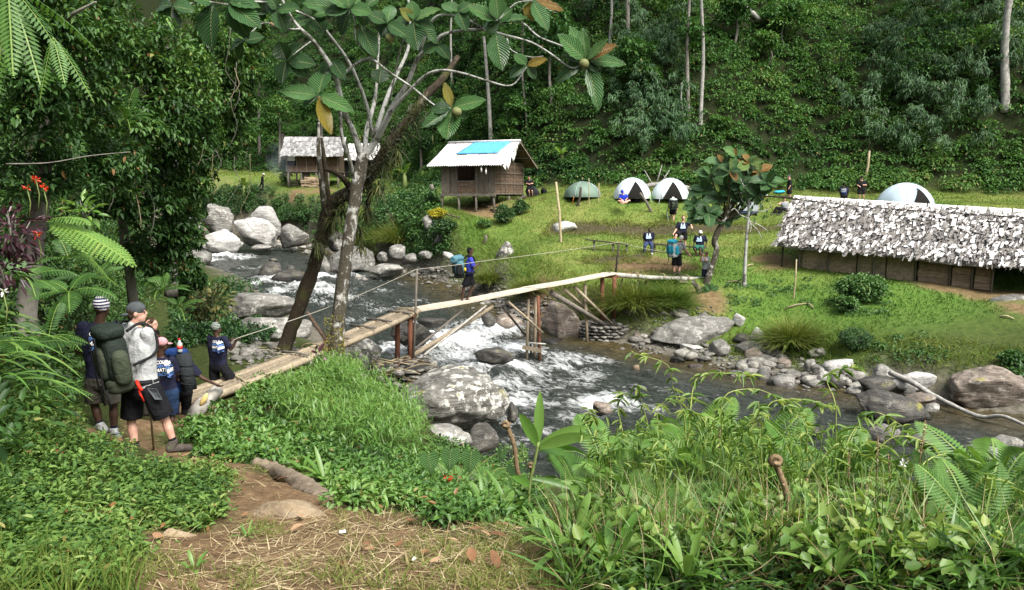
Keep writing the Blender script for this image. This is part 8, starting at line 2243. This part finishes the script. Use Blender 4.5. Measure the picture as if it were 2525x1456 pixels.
# -- rosettes of strap leaves, each leaf a part
def strap_plant(u,v,n,Lpx,wpx,label,group='grassy rosettes along the path edge',tint=.55,up_=.9,seed=0):
 b=on(u,v,.10 if u>1350 else .02);s_=b.y/FPX;r_=random.Random(seed+int(u));t=thing('strap_leaved_plant',label,'plant',b,group)
 for k in range(n):
  a=2*math.pi*k/n+r_.uniform(-.3,.3);e=r_.uniform(.45,1.35)*up_
  d=(math.cos(a)*math.cos(e),math.sin(a)*math.cos(e),math.sin(e))
  vs,fs=broad_leaf(b+Vector((math.cos(a),math.sin(a),0))*.02,d,(0,0,1) if e<1.2 else (math.cos(a),math.sin(a),0),Lpx*s_*r_.uniform(.65,1.2),wpx*s_*r_.uniform(.8,1.2),r_.uniform(.25,.8),7)
  me=mesh_from('leaf',vs,fs,True);set_tint(me,min(1,max(0,tint+.12+r_.uniform(-.25,.3))));obj('leaf',me,m_strap,t)
for (u,v,n,L,w,lab) in ((745,1165,12,90,11,'rosette of strap leaves left of the second stake'),(800,1190,14,110,14,'strap leaf rosette in front of the bright grass mound'),(870,1205,12,90,12,'strap leaf rosette at the lower edge of the grass mound'),(700,1140,8,60,9,'small rosette right of the short stake'),(955,1240,10,80,12,'pale rosette at the edge of the worn grass'),(1095,1255,10,90,13,'rosette under the large red flower'),(1195,1270,14,170,15,'tall sword leaved plant left of the ginger plant'),(1265,1290,12,170,15,'tall sword leaved plant at the foot of the ginger plant'),(1330,1330,10,110,14,'small rosette in front of the ginger plant'),
  (1410,1400,16,230,24,'large bright rosette of strap leaves at the bottom middle'),(1500,1452,14,230,26,'large rosette at the bottom edge right of the bright one'),(1590,1425,10,150,20,'upright leafy rosette behind the bottom edge one'),(1690,1475,10,170,22,'rosette of broad straps cut by the bottom edge'),(2050,1470,9,190,22,'strap leaves rising at the bottom right'),(480,1420,8,60,10,'small grassy rosette on the left of the trodden dirt'),(610,1335,9,70,7,'dark green tuft between the two flat slabs'),(660,1105,8,70,9,'sprout of long leaves by the short stake'),(520,1105,8,60,9,'sprout of leaves right of the boots'),(240,1440,8,90,12,'leafy sprout in the lower left'),(1010,1210,9,70,9,'grassy sprout left of the large red flower')):
 strap_plant(u,v,n,L,w,lab)
t=thing('tall_grass','tuft of long arching pale grass blades at the left edge','grass',V(-20,930,5.6))
for k in range(17):
 b_=V(random.uniform(-60,40),random.uniform(820,960),5.6+random.uniform(-.3,.3));d=Vector((random.uniform(.5,1),random.uniform(-.4,.3),random.uniform(.1,.8)))
 vs,fs=broad_leaf(b_,d,(0,-.2,1),random.uniform(.4,.75),.026,random.uniform(.5,1.0),8);me=mesh_from('blade',vs,fs,True);set_tint(me,random.uniform(.4,.9));obj('blade',me,m_strap,t)
# -- the ginger like plant
g0=on(1303,1290);t=thing('ginger_plant','plant with broad glossy upright leaves in the middle foreground','plant',g0)
Zg=g0.y
obj('stem',MB().tube(curve_pts([g0,V(1306,1200,Zg),V(1318,1140,Zg),V(1328,1090,Zg)],4),.012,7),m_stalk,t)
def px_leaf(parent,b,tp_,w,tint,mat,droop=.25,nor=(0,-1,.6),nm='leaf',dz=(0,0)):
 p,q=V(b[0],b[1],Zg+dz[0]),V(tp_[0],tp_[1],Zg+dz[1]);d=q-p
 vs,fs=broad_leaf(p,d,nor,d.length*1.04,w*Zg/FPX,droop,8);me=mesh_from(nm,vs,fs,True);set_tint(me,tint);return obj(nm,me,mat,parent)
for (b,tp_,w,ti,dr,dz) in (((1324,1098),(1281,1000),30,.6,.25,-.15),((1326,1095),(1332,968),26,.7,.0,.05),((1330,1100),(1452,1030),30,.75,.25,-.1),((1330,1105),(1462,1052),30,.8,.22,-.25),((1326,1110),(1392,1105),26,.35,.3,.2),((1310,1180),(1420,1190),16,.35,.3,0),((1308,1200),(1262,1160),22,.5,.3,-.1)):
 px_leaf(t,b,tp_,w,ti,m_strap,dr,dz=(0,dz))
# -- heart leaved plant
h0=on(1115,1225);Zg=h0.y+.2
t=thing('heart_leaved_plant','plant with three glossy heart shaped leaves above the red flower','plant',h0)
m_heart=leaf_mat('heart_leaf',[(0,(.03,.09,.03)),(1,(.10,.22,.06))],.3,.3,.5,veins=True)
for (u,v,r_) in ((1057,1142,27),(1112,1133,27),(1163,1138,28),(1268,1165,22),(1240,1120,14)):
 s_=r_*Zg/FPX;top_=V(u,v-r_*.8,Zg);nn=Vector((random.uniform(-.2,.2),-.9,.55)).normalized();dn=Vector((random.uniform(-.25,.25),-.25,-1));dn=(dn-nn*dn.dot(nn)).normalized();sd=dn.cross(nn)
 vs=[];uv=[];prof=[.55,.9,1.0,.92,.72,.45,.2,.0]
 for i,w in enumerate(prof):
  t_=i/7
  for j in range(5):
   q=(j-2)/2;back=-.30*s_*abs(q)*(1-t_)**2
   vs.append(top_+dn*(t_*2*s_+back)+sd*q*w*s_*.95+nn*(abs(q)*w*s_*.22-.25*s_*t_*t_));uv.append((.5+q/2,t_))
 fs=[(i*5+j,i*5+j+1,i*5+j+6,i*5+j+5) for i in range(7) for j in range(4)]
 me=mesh_from('leaf',vs,fs,True);set_tint(me,random.uniform(.3,.8));ul=me.uv_layers.new(name='uv')
 for lp in me.loops:ul.data[lp.index].uv=uv[lp.vertex_index]
 obj('leaf',me,m_heart,t);obj('stalk',MB().tube(curve_pts([h0,h0.lerp(top_,.5)+Vector((0,.05,.05)),top_],4),.005,5),m_stalk,t)
# -- fiddleheads
def fiddle(label,b,tp_,Z,w,curl_r,seed):
 a,e=V(b[0],b[1],Z),V(tp_[0],tp_[1],Z);pts=[a,a.lerp(e,.35)+Vector((-.02,0,0)),a.lerp(e,.7)+Vector((.01,0,.01)),e]
 c_=curve_pts(pts,5);r_=curl_r
 for k in range(1,15):
  q=k/14;an=math.pi*.8+q*2*math.pi*1.6;rr=r_*(1-.75*q);c0_=e+Vector((-r_*.2,0,r_*.55))
  c_.append(np.array(c0_+Vector((-math.cos(an)*rr,-.004*k,math.sin(an)*rr))))
 n=len(c_);t=thing('fern_crozier',label,'fern shoot',a,'curled fern shoots')
 obj('crozier',MB().tube([Vector(q) for q in c_],[w*(1.1-.45*i/n) for i in range(n)],8,True,.2,seed),m_croz,t)
 vb=VB();k=rng.integers(0,n-15,220);p=np.array(c_)[k]+rdir(220)*w*.9;vb.leaves(p,rdir(220)+np.array([0,0,.3]),rdir(220),w*1.0,w*.3,rng.random(220),0,.2,'quad');obj('scales',vb.mesh('scales',m_dry),None,t)
m_croz=plain('furry_fern_shoot',(.17,.12,.07),.9,.1,.35,60,.6)
fiddle('tall furry curled fern shoot left of the ginger plant',(1300,1225),(1250,1050),6.0,.020,.036,1)
fiddle('short furry curled fern shoot beside the ginger plant stem',(1300,1235),(1311,1150),5.9,.016,.030,2)
fiddle('thick pale curled fern shoot standing in the ferns at the right',(1985,1420),(1912,1140),3.6,.018,.034,3)
# -- ferns of the lower right
GFN='ferns in the lower right thicket'
for (u,v,Z,n,L,ti,lab) in ((1560,1150,6.2,8,.80,.55,'fern right of the ginger plant with fronds over the water'),(1650,1130,6.6,9,.95,.62,'large fern left of the yellow green stems'),(1760,1170,6.0,10,1.0,.66,'large feathery fern in the centre of the thicket'),(1870,1200,5.6,9,.9,.7,'bright yellow green fern right of the centre of the thicket'),(1700,1260,5.0,9,.75,.55,'fern low in front of the large feathery fern'),(1600,1270,5.2,8,.6,.6,'fern behind the large strap rosette'),(1500,1200,5.9,7,.6,.62,'small fern beside the ginger plant'),(2000,1170,5.6,8,.85,.5,'fern behind the thick curled shoot'),(2120,1180,5.4,8,.8,.55,'fern below the flat rock of the stream'),(2300,1200,4.8,9,.75,.62,'yellow green fern by the pink flower'),(2460,1190,4.6,9,.8,.6,'fern at the right edge with long bright fronds'),(2420,1300,3.9,8,.6,.5,'dark fern with spreading fronds at the right edge'),(2500,1400,3.2,8,.5,.42,'fern in the lower right corner'),(1810,1330,4.3,8,.5,.6,'small bright fern at the bottom of the thicket'),(1420,1130,7.0,8,.85,.5,'fern leaning over the stream behind the ginger plant'),(1490,1090,7.4,8,.9,.5,'fern with dark fronds spread against the water'),(1225,1290,5.4,6,.3,.75,'tiny yellow green fern at the foot of the sword leaves'),(1130,1150,9.0,7,.6,.3,'dark fern in the shade under the heart shaped leaves'),(1200,1140,8.2,7,.6,.35,'dark fern right of the heart shaped leaves'),(240,1090,6.6,5,.25,.7,'small fern beside the left trainer'),(1720,1060,7.2,9,1.0,.62,'fern at the top of the thicket against the dark water'),(1880,1090,6.8,9,.95,.66,'fern at the top of the thicket below the round speckled stone'),(2080,1090,6.4,8,.8,.6,'fern at the top of the thicket under the yellow green stems')):
 p=V(u,v,Z);g=h(p.x,p.y);b=Vector((p.x,p.y,max(g+.02,p.z-(.30 if v<1160 else .10))))
 fern_rosette(lab,b,n,L,GFN,ti,False,(.35,1.15),(.45,1.0),24,.40,(0,-.12,.05))
# -- yellow green climbing stems with star leaves
m_stemleaf=leaf_mat('yellow_green_leaf',[(0,(.07,.15,.026)),(.5,(.155,.26,.045)),(1,(.30,.37,.09))],.45,.4)
def star_stem(label,pts,Z,seed):
 r_=random.Random(seed);P_=[V(u,v,Z+r_.uniform(-.12,.12)) for u,v in pts]
 g=P_[0].copy();g.z=h(g.x,g.y);t=thing('climbing_stem',label,'plant',g,'yellow green stems above the thicket')
 c_=curve_pts([g]+P_,5);obj('stem',MB().tube([Vector(q) for q in c_],[.006-.004*i/len(c_) for i in range(len(c_))],5),m_stalk2,t)
 vb=VB();n=len(c_)
 for i in range(4,n):
  if i % 2 and i<n-3:continue
  q=np.array(c_[i]);m=r_.choice([3,4,5,6]);a=rng.uniform(0,6.28,m)
  vb.leaves(np.repeat(q[None],m,0),np.stack([np.cos(a),np.sin(a)*.7,rng.uniform(-.5,.35,m)],-1),np.array([0,-.3,1.0])+rdir(m)*.3,rng.uniform(.06,.13,m),rng.uniform(.016,.03,m),rng.random(m),.2,.5,'oval')
 obj('foliage',vb.mesh('foliage',m_stemleaf),None,t)
m_stalk2=plain('yellow_stem',(.26,.30,.08),.6)
for k,(pts,Z,lab) in enumerate((
 ([(1690,1050),(1660,960),(1645,900),(1560,870)],6.6,'yellow green stem arching farthest left over the shallows'),
 ([(1700,1050),(1715,940),(1760,920),(1850,925)],6.4,'yellow green stem bending right at the top of the thicket'),
 ([(1600,1080),(1585,1000),(1570,950)],6.8,'short upright stem left of the arching ones'),
 ([(1545,1120),(1525,1010),(1540,970)],6.8,'upright stem in front of the foamy rock'),
 ([(1780,1080),(1785,980),(1860,960),(1930,985)],6.2,'long stem hanging over toward the round speckled stone'),
 ([(1900,1080),(1895,1000),(1960,985),(2040,1000)],5.8,'stem with bright star leaves in the middle right'),
 ([(1885,1250),(1875,1080),(1870,990)],5.0,'straight thick stem topped by a star of leaves'),
 ([(2060,1130),(2060,1000),(2040,930),(2110,900)],5.6,'stem curling toward the pale sloping slab'),
 ([(2080,1120),(2130,1030),(2170,1020),(2240,1060)],5.4,'yellow stem arching over the flat rock'),
 ([(2150,1150),(2200,1080),(2280,1090),(2360,1140)],5.0,'yellow stem drooping right near the pink flower'),
 ([(1640,1100),(1620,1020),(1660,980),(1720,990)],6.5,'stem leaning right in front of the foam'),
 ([(1990,1130),(1985,1040),(1940,1000)],5.6,'stem leaning left behind the thick curled shoot'),
 ([(1480,1140),(1472,1060),(1450,1010)],6.9,'thin stem above the ginger plant leaves'),
 ([(2260,1170),(2330,1120),(2420,1150),(2500,1180)],4.7,'yellow stems drooping at the right edge'),
 ([(1760,1110),(1730,1030),(1690,1010)],6.3,'bent stem in the top of the thicket'))):
 star_stem(lab,pts,Z,k)
for k,(u,v,ut,vt,Z,lab) in enumerate(((2260,1180,2282,1045,4.6,'pale grass seed head leaning at the right'),(2160,1230,2165,1075,4.6,'reddish flower spike by the flat rock'),(2090,1250,2095,1110,4.7,'brown dry spike in the thicket'),(1985,1330,1990,1180,4.2,'dry brown spike right of the thick curled shoot'),(1770,1160,1776,1060,5.6,'dark red thin stalk in the ferns'),(2200,1250,2190,1120,4.5,'purple tinged flower spike at the right'))):
 a,e=V(u,v,Z),V(ut,vt,Z);t=thing('flower_spike',lab,'plant',a)
 obj('stalk',MB().tube([a-Vector((0,0,.2)),a.lerp(e,.5),e],.004,5),m_croz,t)
 vb=VB();n=60;q=rng.uniform(.45,1.02,n);p=np.array(a)+(np.array(e)-np.array(a))*q[:,None]+rdir(n)*.008;vb.leaves(p,rdir(n)+np.array([0,0,.6]),rdir(n),.016,.008,rng.random(n),0,.1,'quad');obj('seeds',vb.mesh('seeds',m_dry if k in (0,2,3) else m_darkred),None,t)
# -- fallen leaves and the eroded root on the path
m_dead=leaf_mat('dead_leaf',[(0,(.10,.05,.025)),(.5,(.24,.12,.06)),(1,(.42,.28,.17))],.7,.15,.2)
for k in range(58):
 u,v=random.choice([(random.uniform(20,560),random.uniform(1090,1400)),(random.uniform(460,760),random.uniform(1140,1300)),(random.uniform(700,1250),random.uniform(1290,1440))])
 p=on(u,v,.03);a=random.uniform(0,6.28);L=random.uniform(.05,.11);d=Vector((math.cos(a),math.sin(a),random.uniform(.0,.35)))
 vs,fs=broad_leaf(p,d,(random.uniform(-.3,.3),random.uniform(-.3,.3),1),L,L*.5,random.uniform(-.3,.5),5);me=mesh_from('dead_leaf',vs,fs,True);set_tint(me,random.random())
 obj('dead_leaf',me,m_dead,label='curled brown dead leaf lying on the ground by the path',cat='leaf',group='fallen leaves by the path',loc=p)
a=[on(u,v,.03) for u,v in ((632,1148),(680,1170),(730,1200),(775,1222),(822,1240))]
m_root=wood_mat('weathered_root',(.09,.07,.05),(.36,.29,.21),(5,12,12),.95,.1,1.0)
mb=MB().tube(curve_pts([tuple(q) for q in a],9),[.035+.045*math.sin(.35+i*.07)+.008*math.sin(i*1.9) for i in range(37)],16,True,.55,3)
tag(obj('buried_log',mb,m_root,loc=a[0]),'grey eroded log along the right side of the dirt path','log')
for k,(u,v,w) in enumerate(((845,1322,16),(1022,1388,16),(1258,1428,12))):
 p=on(u,v,.02);s_=w*p.y/FPX
 tag(obj('paper_scrap',MB().box(p,(s_,s_*.6,.006),Matrix.Rotation(k+.4,3,'Z')@ Matrix.Rotation(.25,3,'X')),m_rag,loc=p),('white scrap of paper on the dirt, uppermost','white scrap of paper in the middle of the worn grass','small white scrap near the bottom edge')[k],'litter')
for k in range(16):
 p=on(random.uniform(590,700),random.uniform(860,930),.05);a=random.uniform(-.9,.9);L=random.uniform(.3,1.0)
 e=p+Vector((math.cos(a),math.sin(a),random.uniform(-.05,.2)))*L;e.z=max(e.z,h(e.x,e.y)+.03)
 tag(obj('stick',MB().tube([p,p.lerp(e,.5)+Vector((0,0,.03)),e],[.014,.012,.006],5),m_cane,loc=p),'dry broken stick lying among the stones by the leaning trunk','stick','sticks by the leaning trunk')
vb=VB()
P=pixpts(420,[(1380,1280,2530,1470),(1560,1230,2530,1330)])
k=np.repeat(np.arange(len(P)),8)
vb.leaves(P[k]+rng.normal(0,.03,(len(k),3))*np.array([1,1,0]),rdir(len(k))*.55+np.array([0,-.1,1.0]),rdir(len(k))+np.array([0,0,.5]),rng.uniform(.14,.42,len(k)),rng.uniform(.006,.015,len(k)),np.clip(rng.normal(.55,.22,len(k)),0,1),.1,.7,'blade')
obj('thicket_grass',vb.mesh('thicket_grass',m_strap),None,kind='stuff',label='narrow grass blades growing through the thicket')
vb=VB()
P=pixpts(300,[(1420,1240,2530,1470)]);P=P+np.stack([np.zeros(len(P)),np.zeros(len(P)),rng.uniform(.03,.24,len(P))],-1)
clumps(vb,P,rng.uniform(.05,.11,len(P)),11,.062,rng.uniform(.0,.8,len(P)),.15,.9,asp=.75,down=.1)
obj('round_leaved_weeds',vb.mesh('round_leaved_weeds',m_stemleaf),None,kind='stuff',label='pale round leaved weeds mixed through the thicket')
vb=VB();n=250
u=rng.uniform(1440,2480,n);Z=rng.uniform(5.0,7.0,n)-(u-1440)*.0011
v0=np.interp(u,[1440,1560,1700,1900,2100,2300,2500],[1090,1060,1025,1030,1070,1115,1165]);v=v0+rng.random(n)**.8*170
P=np.array([W(a,b,c_) for a,b,c_ in zip(u,v,Z)])
k=np.repeat(np.arange(n),10)
vb.leaves(P[k]+rng.normal(0,.06,(len(k),3)),rdir(len(k))*.9+np.array([.1,-.2,-.15]),np.array([0,0,1.0])+rdir(len(k))*.4,rng.uniform(.05,.11,len(k)),rng.uniform(.012,.024,len(k)),np.clip(rng.normal(.42,.25,len(k)),0,1),.15,.5,'oval')
g=Hq(P[:,0],P[:,1]);side_=np.array([.004,0,0])
top_=P;bot_=np.stack([P[:,0]+rng.normal(0,.08,n),P[:,1]+rng.normal(0,.08,n),g],-1)
vb.raw(np.stack([bot_-side_,bot_+side_,top_+side_*.6,top_-side_*.6],1),[(0,1,2,3)],np.full(n,.5))
obj('yellow_green_weeds',vb.mesh('yellow_green_weeds',m_stemleaf),None,kind='stuff',label='belt of narrow yellow green leaves along the top of the thicket')
m_smoke,nt,bs,out=nmat('thin_smoke')
nt.nodes.remove(bs);vv=nd(nt,'ShaderNodeVolumePrincipled');vv.inputs['Color'].default_value=(.75,.85,.95,1)
nz=noise_tex(nt,texco(nt),.8,3);tc=nd(nt,'ShaderNodeTexCoord')
nt.links.new(fmath(nt,'MULTIPLY',ramp(nt,nz,[(.4,0),(.7,1)]),.12),vv.inputs['Density']);nt.links.new(vv.outputs[0],out.inputs['Volume'])
c_=V(690,392,74.5);mb=MB()
mb.ball(c_,(1.5,.8,1.9),16,12);obj('smoke',mb,m_smoke,loc=c_,kind='stuff',label='thin bluish smoke drifting past the left end of the shingled hut')
vb=VB()
P=pixpts(2600,[(-60,1080,330,1470),(300,1150,580,1330),(-60,980,200,1120),(480,1100,760,1180)]);P=P[gmask(dirt,P[:,0],P[:,1])<.5]
k=np.repeat(np.arange(len(P)),7)
vb.leaves(P[k]+rng.normal(0,.035,(len(k),3))*np.array([1,1,0]),rdir(len(k))*.9+np.array([0,0,.5]),rdir(len(k)),rng.uniform(.03,.08,len(k)),.007,np.clip(rng.normal(.5,.25,len(k)),0,1),0,.6,'grass')
obj('short_grass',vb.mesh('short_grass',m_grass),None,kind='stuff',label='short grass between the leafy herbs left of the path')
